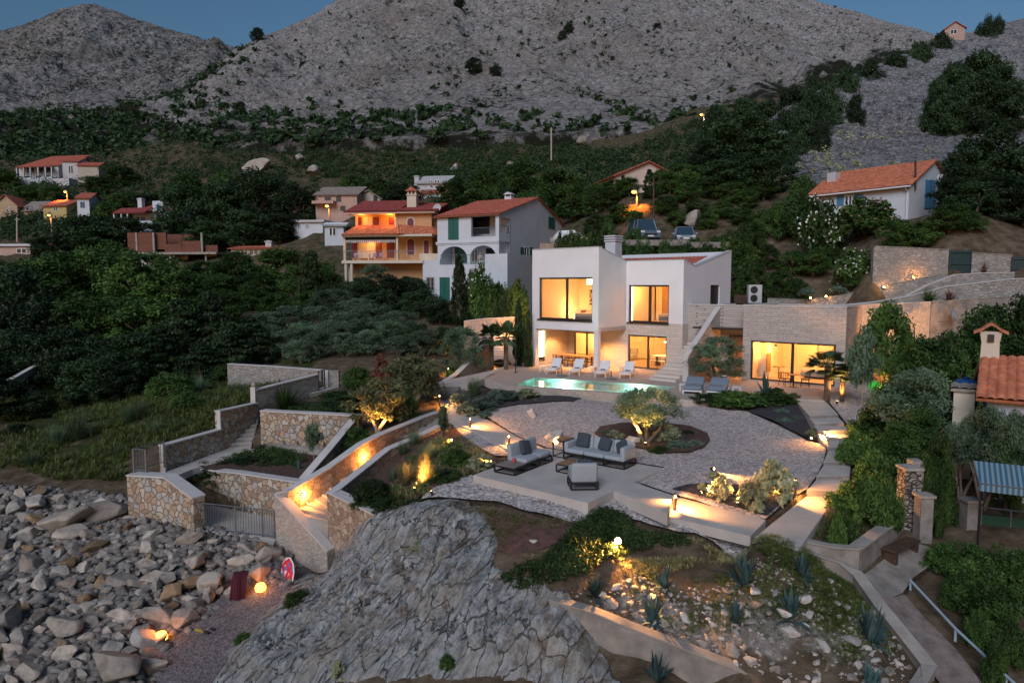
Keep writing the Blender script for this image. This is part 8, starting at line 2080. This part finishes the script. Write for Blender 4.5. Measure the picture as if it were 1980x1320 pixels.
a, b = atz(995, 920, PZ), atz(1067, 892, PZ); W_ = (b - a).length; rz = math.atan2(b.y - a.y, b.x - a.x); D_ = (atz(957, 912, PZ) - a).length
o = thing('sofa', 'pale blue two-seat outdoor sofa with a wooden shelf at its near end', 'sofa', a, rz)
m = MB(); legs_frame(m, 0, W_, 0, D_, .26, (W_ * .30, W_ * .65)); m.obj('frame', BLACKM, o); MB().box(.02, W_ * .30, .02, D_ - .02, .262, .285).obj('shelf', plain('teak_grey', (.20, .17, .15), .7, .2, 6), o)
for k in range(2): cushion('seat_cushion', o, (W_ * (.30 + .35 * (k + .5)), D_ * .45, .345), (W_ * .35, D_ * .88, .17), FAB_L)
cushion('back_cushion', o, (W_ * .65, D_ - .1, .56), (W_ * .72, .20, .62), FAB_L, (R(-6), 0, 0))
bpy.context.view_layer.update()
pillow('slate pillow leaning on the left sofa', o, (W_ * .60, D_ * .62, .66), (R(-20), R(12), 0), .54)
t = thing('drinking_glass', 'small pinkish glass on the shelf of the left sofa', 'glass', Frame(a, rz).w(W_ * .26, D_ * .55, PZ + .285)); MB().lathe([(.05, 0), (.075, .04), (.075, .13), (.05, .16)], 14).obj('glass', plain('glass_pink', (.45, .10, .10), .15), t)
a, b = atz(1105, 948, PZ), atz(1156, 947, PZ); W_ = (b - a).length; rz = math.atan2(b.y - a.y, b.x - a.x)
o = thing('armchair', 'pale blue outdoor armchair seen from behind', 'armchair', a, rz); m = MB(); legs_frame(m, 0, W_, 0, .85, .26); m.obj('frame', BLACKM, o)
cushion('seat_cushion', o, (W_ / 2, .48, .345), (W_, .80, .17), FAB_L); cushion('back_cushion', o, (W_ / 2, .10, .56), (W_, .22, .66), FAB_L, (R(5), 0, 0)); cushion('armrest', o, (.10, .5, .46), (.18, .75, .38), FAB_L); cushion('armrest', o, (W_ - .10, .5, .46), (.18, .75, .38), FAB_L)
bpy.context.view_layer.update(); pillow('slate pillow lying in the armchair', o, (W_ * .55, .36, .72), (R(25), 0, 0))
a = atz(1076, 912, PZ); t = thing('coffee_table', 'low black-framed coffee table with wooden top between the seats', 'table', a, math.atan2(*(lambda d: (d.y, d.x))(atz(1206, 908, PZ) - atz(1090, 887, PZ)))); m = MB(); legs_frame(m, 0, 1.1, 0, .75, .30, t=.02); m.obj('frame', BLACKM, t); MB().box(.01, 1.09, .01, .74, .302, .325).obj('table_top', WOOD, t)
bpy.context.view_layer.update()
t2 = thing('bowl', 'white bowl on the coffee table', 'bowl', t.matrix_basis @ Vector((.75, .42, .325))); MB().lathe([(.06, 0), (.14, .05), (.15, .07), (.13, .07), (.05, .03)], 16).obj('dish', WHITEM, t2); t3 = thing('food', 'dark fruit in the white bowl', 'fruit', t.matrix_basis @ Vector((.75, .42, .385))); MB().lathe([(.01, .04), (.07, .02), (.1, -.02), (.01, -.03)], 10).obj('fruit', WOODD, t3)
# ---- lamps of the garden
def bollard(px, py, label, aim, e=26, h=.62):
 p = atz(px, py, 0) if False else G(px, py)
 for zz_ in [PZ, -1.14, 0]:
  pass
 o = thing('bollard_light', label, 'bollard light', p, 0, None)
 m = MB(); m.tube((0, 0, -.2), (0, 0, h - .12), .055, n=14); m.tube((0, 0, h - .04), (0, 0, h), .055, n=14); [m.tube((.045 * math.cos(t), .045 * math.sin(t), h - .12), (.045 * math.cos(t), .045 * math.sin(t), h - .04), .008, n=4) for t in (.8, 2.4, 3.9, 5.5)]; m.obj('post', BRONZE, o)
 MB().tube((0, 0, h - .11), (0, 0, h - .05), .034, n=10).obj('lens', E_WARM, o)
 a = Vector((aim[0], aim[1], 0)).normalized()
 light(o, a * .10 + U3 * (h - .06), e * 1.9, WARM, .03, 'SPOT', a * .85 - U3 * .75, 125, .35)
 light(o, -a * .09 + U3 * (h - .06), e * .8, WARM, .03, 'SPOT', -a * .5 - U3 * .85, 120, .6)
 return o
for px, py, aim, e, lb in ((1305, 992, (1, .25), 60, 'bronze bollard light at the step of the patio strip'), (1537, 960, (1, -.3), 40, 'bronze bollard light at the lower long steps, beside the silvery shrubs'), (1595, 860, (1, .1), 40, 'bronze bollard light at the upper long steps by the dark mulch'),
 (909, 832, (1, .35), 40, 'bronze bollard light halfway along the concrete path'), (984, 868, (.8, .6), 26, 'bronze bollard light behind the left sofa'), (850, 784, (.9, -.5), 34, 'bronze bollard light at the foot of the grey steps'), (942, 714, (.5, -.8), 26, 'bollard light by the lit garden wall near the palms'), (867, 728, (.8, -.6), 26, 'bollard light among the dark spiky plants')):
 bollard(px, py, lb, aim, e)
def spot(px, py, label, aim, e, cone=95, face=None, pos=None, colr=WARM, r=.05):
 p = pos or G(px, py); o = thing('garden_spot', label, 'spotlight', p)
 a = Vector(aim).normalized(); c = U3 * .16
 MB().tube((0, 0, -.1), (0, 0, .1), .012, n=6).obj('stake', BLACKM, o); MB().tube(c - a * .06, c + a * .07, r, n=12).obj('housing', BLACKM, o); MB().tube(c + a * .071, c + a * .078, r * .85, n=12).obj('lens', face or E_WARM, o)
 light(o, c + a * .12, e * 5.5, colr, .03, 'SPOT', a, cone, .7); return o
spot(1195, 1052, 'glaring floodlight in the juniper pointing at the viewer', (-.28, -1, .05), 95, 165, E_SPOT, r=.11, pos=G(1195, 1062) + U3 * .12)
for px, py, lb, aim, e in ((1248, 866, 'spotlight at the foot of the uplit olive', (0, .35, 1), 130), (1070, 864, 'spotlight aimed at the big pale boulder', (.3, .8, .2), 60), (1377, 914, 'spotlight at the tip of the triangular bed', (.6, -.7, .1), 60), (1352, 962, 'spotlight under the small tuft in the triangular bed', (1, .1, .45), 45), (1425, 985, 'spotlight between the silvery shrubs', (.2, .5, .8), 45), (1523, 964, 'spotlight beside the biggest silvery shrub', (-1, .2, .5), 30),
 (835, 962, 'spotlight on the edge of the rock under the golden grass', (-.4, .6, .7), 70), (800, 955, 'spotlight left of the golden grass', (.2, .5, .9), 40), (748, 852, 'spotlight right of the young olive trunks', (-.3, .2, 1), 70), (712, 858, 'spotlight left of the young olive trunks', (.2, .3, 1), 60), (875, 858, 'spotlight on the slope below the concrete path', (-.3, -.4, .2), 40), (953, 900, 'spotlight beside the left sofa', (-.8, -.3, .25), 30),
 (1601, 780, 'spotlight at the fan palm trunk', (.1, .3, 1), 80), (1618, 784, 'spotlight under the bushy young palm', (.3, .3, 1), 50), (974, 722, 'spotlight under the little fan palm', (-.2, .4, 1), 60), (1012, 715, 'spotlight between the two cypresses', (.2, .6, 1), 120), (1030, 713, 'spotlight at the shorter cypress', (-.3, .6, 1), 90), (905, 716, 'spotlight washing the lit garden wall', (-.2, .8, .7), 80), (885, 722, 'spotlight at the low end of the lit garden wall', (-.3, .8, .5), 40), (950, 706, 'spotlight at the left palm', (0, .4, 1), 50), (1566, 855, 'spotlight under the yellow-lit little shrub', (.2, -.4, .3), 24)):
 spot(px, py, lb, aim, e)
q = Vector((ax(1724, 37.2), 37.0, 0)); q.z = gz1(q.x, q.y); spot(0, 0, 'spotlight under the round-headed tree', (0, .4, 1), 110, pos=q); q = q + Vector((2.2, .8, 0)); q.z = gz1(q.x, q.y); spot(0, 0, 'spotlight washing the stone garden wall', (.2, .8, .8), 45, 110, pos=q, colr=AMBER); q = q + Vector((-4.4, .6, 0)); q.z = gz1(q.x, q.y); spot(0, 0, 'spotlight at the corner of the guest house', (0, .9, .9), 40, 70, pos=q, colr=AMBER)
def wall_lamp(p, label, n_, e, colr=WARM, mat=None):
 o = thing('wall_light', label, 'wall light', p); a = Vector(n_).normalized()
 MB().tube(a * -.05, a * .03, .07, n=12).obj('ring', STEEL, o); MB().tube(a * .031, a * .045, .055, n=12).obj('lens', mat or E_WARM, o); light(o, a * .12, e * 3, colr, .05); return o
wn_ = Vector((W8[3].y - W8[2].y, W8[2].x - W8[3].x, 0)).normalized()
if wn_.y > 0: wn_ = -wn_
q = atz(729, 872, -1.75); wall_lamp(along(W8, .5) - U3 * .6 + wn_ * .02, 'round light in the upper stair wall', wn_, 13, AMBER)
wall_lamp(along(W8, .10) - U3 * .45 + wn_ * .02, 'round light low in the stair wall above the beach steps', wn_, 13, AMBER)
wall_lamp((A_ + B_) / 2 + Vector((.1, .15, .25)), 'round light over the lower beach steps', (.1, -1, 0), 16, AMBER)
for px, py, Y, lb in ((1709, 555, 45.7, 'low light on the uppermost drive wall beside the herb slope'), (1597, 573, 47.6, 'tiny light on the herb slope above the annex'), (1567, 576, 48.2, 'tiny light at the low end of the herb slope')): wall_lamp(at(px, py, Y), lb, (-.2, -1, .2), 1.5)
wall_lamp(at(1766, 536, 45.3), 'soft orange wall light on the tall grey stone wall', (-.1, -1, 0), 4, AMBER, E_AMBER)
wall_lamp(AN.w(-.10, 1.28, 1.6), 'upper of two wall lights by the court door', AN.w(0, -1) - AN.w(0, 0), 6, AMBER); wall_lamp(AN.w(-.10, 1.28, .9), 'lower of two wall lights by the court door', AN.w(0, -1) - AN.w(0, 0), 5, AMBER); wall_lamp(AN.w(-2.2, 1.28, 2.6), 'wall light under the canopy', AN.w(0, -1) - AN.w(0, 0), 18, AMBER)
o = wthing('stair', 'warmly lit pale steps behind the two palms', 'stairs', atz(905, 690, 0)); m = MB(); a, b = Vector((ax(952, 51), 51, 0)), Vector((ax(984, 50.5), 50.5, 0)); dv = Vector((-.15, 1, 0)) * .34
for k in range(11): m.hexa([a + dv * k - U3, b + dv * k - U3, b + dv * 12 - U3, a + dv * 12 - U3], [a + dv * k + U3 * (.17 * k + .17), b + dv * k + U3 * (.17 * k + .17), b + dv * 12 + U3 * (.17 * k + .17), a + dv * 12 + U3 * (.17 * k + .17)])
m.obj('treads', CONC, o); carve([a, b, b + dv * 12, a + dv * 12], -.1)
for k in (2, 6, 9): light(o, (a + b) / 2 + dv * k + U3 * (.17 * k + .5) + Vector((.55, -.2, 0)), 14, WARM, .05)
wallrun('garden_wall', 'garden wall with sloping white cap lit orange behind the palms', [atz(860, 739, .02), at(886, 722, 44.6), at(925, 683, 47.2), at(951, 657, 49.5)], -1, .3, STONE_PALE, .07)
wallrun('garden_wall', 'upper retaining wall with pale top above the lit stair', ty((897, 620, 55), (940, 615, 55), (1000, 612, 54)), -1, .35, STONE_PALE, .06)
wallrun('garden_wall', 'low plain wall behind the right palm', ty((978, 655, 51), (1012, 655, 51)), -1, .25, CONC, .05)
carve([V.w(-19, 3), V.w(-10.5, -3), V.w(-10.5, 4), V.w(-14, 8)], .0)
o = wthing('wall_light', 'hanging orange lamp above the right palm', 'lamp', at(991, 632, 52)); p = at(991, 632, 52); MB().lathe([(.01, .1), (.1, .06), (.12, -.04), (.01, -.1)], 12, tuple(p)).obj('globe', E_AMBER, o); light(o, p + Vector((0, -.3, 0)), 60, AMBER, .1); MB().tube(p + U3 * .1, p + U3 * .5 + Vector((.1, .5, 0)), .02).obj('arm', BLACKM, o)
for px, py, lb in ((504, 1146, 'glowing lantern on the shingle between towel and bathing mat'), (312, 1242, 'glowing lantern against the whitish crumbled boulder')):
 p = G(px, py) + U3 * .05; o = thing('lantern', lb, 'lantern', p); MB().lathe([(.08, 0), (.17, .06), (.19, .16), (.14, .27), (.04, .30)], 16).obj('globe', E_AMBER, o, True); MB().lathe([(.1, -.02), (.1, .02)], 12).obj('foot', WOODD, o); light(o, (0, -.05, .5), 5, (1, .28, .06), .12)
p = G(463, 1158); o = thing('towel', 'dark red striped towel hanging over a boulder', 'towel', p, R(10)); tm, nt, b = new_mat('towel_red'); wv = N(nt, 'ShaderNodeTexWave', {'Vector': coords(nt, 'Object'), 'Scale': 3.5}); nt.links.new(ramp(nt, wv.outputs[0], [(.4, (.09, .006, .012)), (.6, (.035, .004, .012))]), b.inputs['Base Color']); b.inputs['Roughness'].default_value = .95
vs = []; nx, nz = 14, 20
for j in range(nz + 1):
 for i in range(nx + 1):
  u, t_ = i / nx, j / nz; vs.append((-.24 + .5 * u - .06 * (1 - t_), .04 * math.sin(u * 9 + t_ * 2) - .12 + .30 * t_ ** 2 + (.25 * max(0, t_ - .85) / .15), .02 + .80 * t_))
fs = [(j*(nx+1)+i, j*(nx+1)+i+1, (j+1)*(nx+1)+i+1, (j+1)*(nx+1)+i) for j in range(nz) for i in range(nx)]
c = mesh_obj('cloth', vs, fs, tm, o, True); sm_ = c.modifiers.new('thick', 'SOLIDIFY'); sm_.thickness = .015
p = G(556, 1117); o = thing('bathing_mat', 'red blue and white inflatable mat leaning on the wedge-shaped wall', 'inflatable mat', p, R(-40)); mm, nt, b = new_mat('mat_print'); vo = N(nt, 'ShaderNodeTexVoronoi', {'Vector': coords(nt, 'Object'), 'Scale': 7.}); sp2 = N(nt, 'ShaderNodeSeparateColor', {0: vo.outputs['Color']}); nt.links.new(ramp(nt, sp2.outputs[0], [(0, (.40, .02, .06)), (.4, (.06, .16, .40)), (.55, (.55, .5, .5)), (.75, (.45, .03, .07))], 'CONSTANT'), b.inputs['Base Color']); b.inputs['Roughness'].default_value = .4
pr = [(-.36, 0), (.38, 0), (.36, .3), (.22, .55), (0, .68), (-.22, .62), (-.36, .4)]; m = MB(); m.prism([(x, .25 * z, z) for x, z in pr], (0, -.08, .02)); m.obj('mat', mm, o, bevel=.03); m = MB(); m.path([(x * 1.03, .25 * z - .04, z * 1.02 + .01) for x, z in pr[1:]], .025, 6); m.obj('rim', WHITEM, o)
p = G(402, 1222); o = thing('swim_fins', 'pair of yellow swim fins on the shingle', 'swim fins', p, R(60)); FY = plain('rubber_yellow', (.45, .36, .02), .5)
for k, dx in enumerate((-.11, .11)): f_ = MB().prism([(dx - .05, 0, .03), (dx + .05, 0, .03), (dx + .12, .42, .06), (dx - .10, .42, .06)], (0, 0, .02)).obj('fin', FY, o); MB().rbox(dx - .05, dx + .05, -.22, .02, .02, .11, .03).obj('foot_pocket', BLACKM, f_)
# ---- street lamps, poles, cars
def street_lamp(px, pyh, Y, pyb, label, e, colr=SODIUM, mat=None, dxp=5):
 t = at(px, pyh, Y); b = at(px + dxp, pyb, Y); g_ = gz1(b.x, b.y); b.z = min(b.z, g_); o = wthing('street_lamp', label, 'street lamp', b)
 s = Y / 90; MB().path([b, Vector((b.x, b.y, t.z - .15)), Vector((b.x - .1, b.y, t.z + .1)), Vector((t.x, t.y, t.z + .15))], [.09 * s + .03] * 4, 8).obj('pole', STEEL, o)
 m = MB(); m.lathe([(.02, .12), (.22, .1), (.30, .0), (.2, -.05)], 12, tuple(t)); m.obj('head', STEEL, o); m = MB(); m.lathe([(.22, -.051), (.26, -.14), (.16, -.24), (.02, -.27)], 12, tuple(t)); m.obj('globe', mat or E_SODIUM, o, True); light(o, t - U3 * .35 - Vector((0, .5, 0)), e, colr, .2, 'SPOT', (0, .1, -1), 118, .5)
street_lamp(1226, 369, 74, 425, 'sodium street lamp glowing above the parked van', 700)
street_lamp(1356, 221, 140, 245, 'street lamp high on the right slope', 300, (1, .5, .25))
street_lamp(632, 397, 110, 425, 'sodium street lamp before the brown slab-roofed house', 500)
street_lamp(95, 415, 128, 440, 'sodium street lamp above the left wood', 500)
street_lamp(126, 370, 150, 392, 'sodium street lamp lighting an orange patch of bush on the far left', 1200)
for px, pt, pb, Y, lb, mt in ((1066, 247, 310, 150, 'thin pale utility pole on the dry meadow', W_BEIGE), (1264, 345, 462, 64, 'dark wooden utility pole beside the parked van', WOODD), (33, 420, 468, 125, 'thin pale pole at the left edge above the white garage', W_BEIGE), (1770, 310, 368, 57.5, 'dark thin mast on the corner of the orange tiled roof', BLACKM)):
 t, b = at(px, pt, Y), at(px, pb, Y); o = wthing('utility_pole', lb, 'pole', b); MB().tube(b, t, .10 * Y / 100 + .02, n=8).obj('shaft', mt, o)
 if Y > 60: MB().tube(t - U3 * .4 - Vector((.5, 0, 0)), t - U3 * .4 + Vector((.5, 0, 0)), .05, n=6).obj('crossarm', mt, o)
def car(name, label, p, rz, body, Ln, Wd, Ht, van=False):
 o = thing(name, label, 'car' if not van else 'van', p, rz); h1 = Ht * .52
 sec = [(-Ln/2, .30, h1 * .72), (-Ln/2 + .12, .22, h1 * .88), (-Ln * .20, .20, h1), (Ln * .42, .20, h1 * 1.04), (Ln / 2, .28, h1 * .95)]
 m = MB(); vs = []
 for y, z0, z1 in sec:
  w_ = Wd / 2 * (.90 if abs(y) > Ln * .45 else 1)
  vs += [(-w_ * .94, y, z0), (-w_, y, (z0 + z1) / 2), (-w_ * .93, y, z1), (w_ * .93, y, z1), (w_, y, (z0 + z1) / 2), (w_ * .94, y, z0)]
 n = len(sec); fs = [tuple(range(5, -1, -1)), tuple(6 * (n - 1) + k for k in range(6))] + [(6*i + k, 6*i + (k+1) % 6, 6*(i+1) + (k+1) % 6, 6*(i+1) + k) for i in range(n - 1) for k in range(6)]
 m.add(vs, fs); wr = .90
 yb, yt = -Ln * .24, -Ln * (.10 if not van else .16); ye, yf_ = Ln * (.30 if not van else .44), Ln * (.44 if not van else .47); w1, w2 = Wd / 2 * .92, Wd / 2 * .74
 rf_ = [(-w2, yt, Ht), (w2, yt, Ht), (w2, ye, Ht), (-w2, ye, Ht)]; m.prism(rf_, (0, 0, .03))
 for (b_, t_) in (((-w1, yb, h1), (-w2, yt, Ht)), ((w1, yb, h1), (w2, yt, Ht)), ((-w1, yf_, h1), (-w2, ye, Ht)), ((w1, yf_, h1), (w2, ye, Ht)), ((-w1, .1, h1), (-w2, .1, Ht)), ((w1, .1, h1), (w2, .1, Ht))): m.tube(b_, t_, .045, n=6)
 m.obj('body', body, o, bevel=.03)
 k = .97; m = MB(); m.add([(-w1*k, yb, h1), (w1*k, yb, h1), (w1*k, yf_, h1), (-w1*k, yf_, h1), (-w2*k, yt, Ht), (w2*k, yt, Ht), (w2*k, ye, Ht), (-w2*k, ye, Ht)], [(0, 1, 5, 4), (1, 2, 6, 5), (2, 3, 7, 6), (3, 0, 4, 7)]); m.obj('windows', plain('car_glass', (.03, .06, .085), .08, .1, 3, 0, spec=.9), o)
 for x in (-1, 1):
  m = MB(); m.rbox(x * Wd * .36 - .17, x * Wd * .36 + .17, -Ln / 2 - .015, -Ln / 2 + .1, h1 * .66, h1 * .84, .04); m.obj('headlight', plain('headlamp_glass', (.6, .62, .66), .2), o); MB().rbox(x * (Wd / 2 + .1) - .1, x * (Wd / 2 + .1) + .1, yb - .1, yb + .02, h1 + .02, h1 + .16, .04).obj('mirror', body, o)
  for y in (-Ln * .31, Ln * .30): wl = MB().tube((x * Wd * .42, y, .32), (x * (Wd / 2 + .01), y, .32), .32, n=18).obj('wheel', plain('tyre', (.02, .02, .02), .9), o); MB().tube((x * (Wd / 2 + .011), y, .32), (x * (Wd / 2 + .02), y, .32), .19, n=14).obj('rim', STEEL, wl)
 MB().rbox(-Wd * .30, Wd * .30, -Ln / 2 - .02, -Ln / 2 + .05, h1 * .44, h1 * .60, .02).obj('grille', BLACKM, o); MB().box(-.26, .26, -Ln / 2 - .035, -Ln / 2 - .021, .34, .45).obj('number_plate', WHITEM, o)
 return o
CARB = plain('car_paint_blue', (.10, .16, .21), .3, .05, 2, 0, metal=.3, spec=.6); CARG = plain('car_paint_silver_blue', (.22, .28, .33), .3, .05, 2, 0, metal=.3, spec=.6)
for nm, px, pb, Y, rz, bd, dims, van, lb in (('parked_van', 1243, 468, 62, 6, CARB, (4.7, 1.95, 1.95), True, 'dark blue van parked under the street lamp'), ('parked_car', 1322, 472, 62.5, -8, CARG, (4.2, 1.8, 1.5), False, 'silver-blue hatchback parked nose-on beside the grey boulder'), ('parked_car', 1106, 474, 70, 70, plain('car_paint_light', (.3, .28, .26), .3, .05, 2, 0), (4.2, 1.75, 1.45), False, 'pale car lit orange behind the corner of the white house')):
 p = at(px, pb, Y); car(nm, lb, p, R(rz), bd, *dims, van)
 q = [p + Vector((dx, dy, 0)) for dx, dy in ((-3.4, -3.2), (3.4, -3.2), (3.6, 3.6), (-3.6, 3.6))]; sheet('parking_pad', q, flatf(p.z - .004), CONC_D, step=2, depth=.5)
 carve(q, p.z - .2)
# ---- right foreground: bench, gate, fence, awning, handrail, dish, air units
p = G(1742, 1078); o = thing('bench', 'dark brown wooden bench against the concrete wall', 'bench', p, R(35)); MB().box(-.75, .75, -.2, .2, .36, .44).obj('seat', WOODD, o)
for k in range(5): pass
for x in (-.62, .62): MB().box(x - .06, x + .06, -.18, .18, 0, .36).obj('leg', WOODD, o)
def pillar(pxl, pxr, pyb, z, pyt, label, mat=None):
 a, b = atz(pxl, pyb, z), atz(pxr, pyb, z); t = at((pxl + pxr) / 2, pyt, a.y).z; w_ = b.x - a.x; o = wthing('gate_pillar', label, 'pillar', a); MB().box(a.x, b.x, a.y, a.y + w_, z - 1, t - .08).obj('shaft', mat or CONC_D, o); MB().box(a.x - .05, b.x + .05, a.y - .05, a.y + w_ + .05, t - .08, t).obj('cap', CONC_G, o); return a, b
pa = pillar(1777, 1801, 1062, -2.3, 958, 'weathered gate pillar nearest the bench'); pb_ = pillar(1868, 1892, 1040, -2.15, 967, 'gate pillar beside the green fence panel')
pillar(1746, 1776, 1046, -2.25, 905, 'rough stone column between hedge and gate', STONE_DRY)
bar_fence('garden_gate', 'half-open dark bar gate between the two weathered pillars', tz((1803, 1035, -2.2), (1832, 1012, -2.1)), 1.05, BLACKM, .11, cat='gate')
a, b = atz(1895, 1034, -2.15), atz(2010, 1048, -2.2); o = wthing('fence', 'dark green mesh fence panel with steel rails by the neighbour terrace', 'fence', a); MB().hexa([a, b, b + Vector((.02, .05, 0)), a + Vector((.02, .05, 0))], [a + U3 * .68, b + U3 * .68, b + Vector((.02, .05, .68)), a + Vector((.02, .05, .68))]).obj('panel', plain('mesh_green', (.012, .06, .028), .7, .2, 8), o)
for z in (.0, .92): MB().tube(a + U3 * z, b + U3 * z, .03, n=6).obj('rail', STEEL, o)
for t_ in (0, .5, 1): MB().tube(a + (b - a) * t_ - U3 * .3, a + (b - a) * t_ + U3 * .95, .03, n=6).obj('post', STEEL, o)
wallrun('garden_wall', 'low plastered wall under the green fence', [a - U3 * .05 - Vector((.1, .1, 0)), b - U3 * .05 - Vector((0, .1, 0))], -4, .3, CONC_D, .05, CONC_G)
o = wthing('barbecue', 'pale masonry barbecue chimney behind the rough stone column', 'barbecue', at(1776, 960, 21.5)); p = at(1777, 958, 21.5); MB().hexa([p + Vector((-.22, 0, -1)), p + Vector((.3, 0, -1)), p + Vector((.3, .5, -1)), p + Vector((-.22, .5, -1))], [p + Vector((-.2, 0, .35)), p + Vector((.28, 0, .35)), p + Vector((.28, .5, .35)), p + Vector((-.2, .5, .35))]).obj('base', CONC_G, o); MB().box(p.x - .16, p.x + .18, p.y + .1, p.y + .5, p.z + .35, p.z + 1.1).obj('flue', CONC_G, o); MB().box(p.x - .1, p.x + .2, p.y - .02, p.y - .005, p.z - .45, p.z - .2).obj('firebox', RUSTB, o)
am, nt, b = new_mat('awning_blue_stripes'); wv = N(nt, 'ShaderNodeTexWave', {'Vector': coords(nt, 'Object'), 'Scale': 2.4}); wv.bands_direction = 'X'; nt.links.new(ramp(nt, wv.outputs[0], [(.4, (.02, .10, .17)), (.6, (.17, .23, .26))]), b.inputs['Base Color']); b.inputs['Roughness'].default_value = .8
p0 = at(1882, 890, 20.5); fr_a = Frame(p0, R(-30)); o = thing('awning', 'blue and white striped awning over the neighbour terrace', 'awning', p0, R(-30)); m = MB(); x1 = 4.0; d1 = .9
n_ = 24
for k in range(n_):
 u0, u1 = x1 * k / n_, x1 * (k + 1) / n_; m.add([(u0, 0, 0), (u1, 0, 0), (u1 + .1, -d1, -.45), (u0 + .1, -d1, -.45)], [(3, 2, 1, 0)]); m.add([(u0 + .1, -d1, -.45), (u1 + .1, -d1, -.45), (u1 + .1, -d1 - .02, -.68), (u0 + .1, -d1 - .02, -.68)], [(3, 2, 1, 0)])
m.obj('cloth', am, o); m = MB(); [m.tube((x, 0, 0), (x + .1, -d1, -.46), .02, n=5) for x in (0, 2, 4.)]; m.tube((.1, -d1, -.46), (4.1, -d1, -.46), .025, n=6); m.obj('arms', STEEL, o); [MB().tube((x + .1, -d1 + .03, -.46), (x + .1, -d1 + .03, -2.6), .03, n=6).obj('post', BLACKM, o) for x in (.05, 3.9)]
rl = [(1761, 1122, -2.35), (1848, 1215, -2.7), (1946, 1306, -2.95)]; o = wthing('handrail', 'pale blue metal handrail down the right lower corner', 'handrail', atz(1850, 1260, -3.3)); RB = plain('paint_pale_blue', (.30, .40, .47), .4, .1, 6, .05)
tp = [atz(*q) for q in rl]; tp.append(tp[-1] + (tp[-1] - tp[-2]) * .4)
MB().path(tp, .035, 8).obj('top_rail', RB, o); MB().path([p - U3 * .45 for p in tp], .028, 8).obj('lower_rail', RB, o)
for p in tp: MB().tube(p + U3 * .02, p - U3 * 1.2, .032, n=8).obj('post', RB, o)
o = wthing('satellite_dish', 'big pale satellite dish on the stained plaster wall', 'satellite dish', at(1836, 612, 38.4)); p = at(1838, 607, 38.2); m = MB(); m.lathe([(.02, 0), (.25, .04), (.44, .14), (.43, .16), (.02, .03)], 16); M_ = Matrix.Translation(p) @ Vector((.9, -.8, .25)).to_track_quat('Z', 'Y').to_matrix().to_4x4(); m.v = [tuple(M_ @ Vector(v)) for v in m.v]; m.obj('dish', FAB_L, o); m = MB(); m.path([p - Vector((.5, -.3, .45)), p - Vector((.1, 0, .42)), p, p + Vector((.3, -.3, -.5)), p + Vector((.7, -.5, -.35))], .018, 5); m.obj('bracket', BLACKM, o)
o = wthing('air_unit', 'twin-fan air conditioning unit behind the guest house roof', 'air conditioner', at(1458, 586, 50)); p = at(1447, 586, 50.5); MB().rbox(p.x, p.x + 1.0, p.y, p.y + .4, p.z, p.z + 1.35, .03).obj('casing', W_GREYW, o); [MB().tube((p.x + .4, p.y - .02, p.z + z), (p.x + .4, p.y + .05, p.z + z), .27, n=18).obj('fan', DARKF, o) for z in (.36, .98)]
o = wthing('crate', 'brown slatted box left of the air conditioning unit', 'crate', at(1432, 586, 50)); p = at(1420, 587, 50.3); m = MB(); [m.box(p.x + .1 * k, p.x + .1 * k + .08, p.y, p.y + .05, p.z, p.z + .65) for k in range(9)]; m.box(p.x, p.x + .88, p.y + .051, p.y + .5, p.z, p.z + .64); m.obj('boards', WOODD, o)
o = thing('pot', 'round green-lit planter beside the round-headed tree', 'planter', gp(1700, None, 37.6)); MB().lathe([(.15, 0), (.3, .15), (.34, .35), (.25, .52), (.05, .6)], 16).obj('globe', E_GREEN, o, True)
build_land()
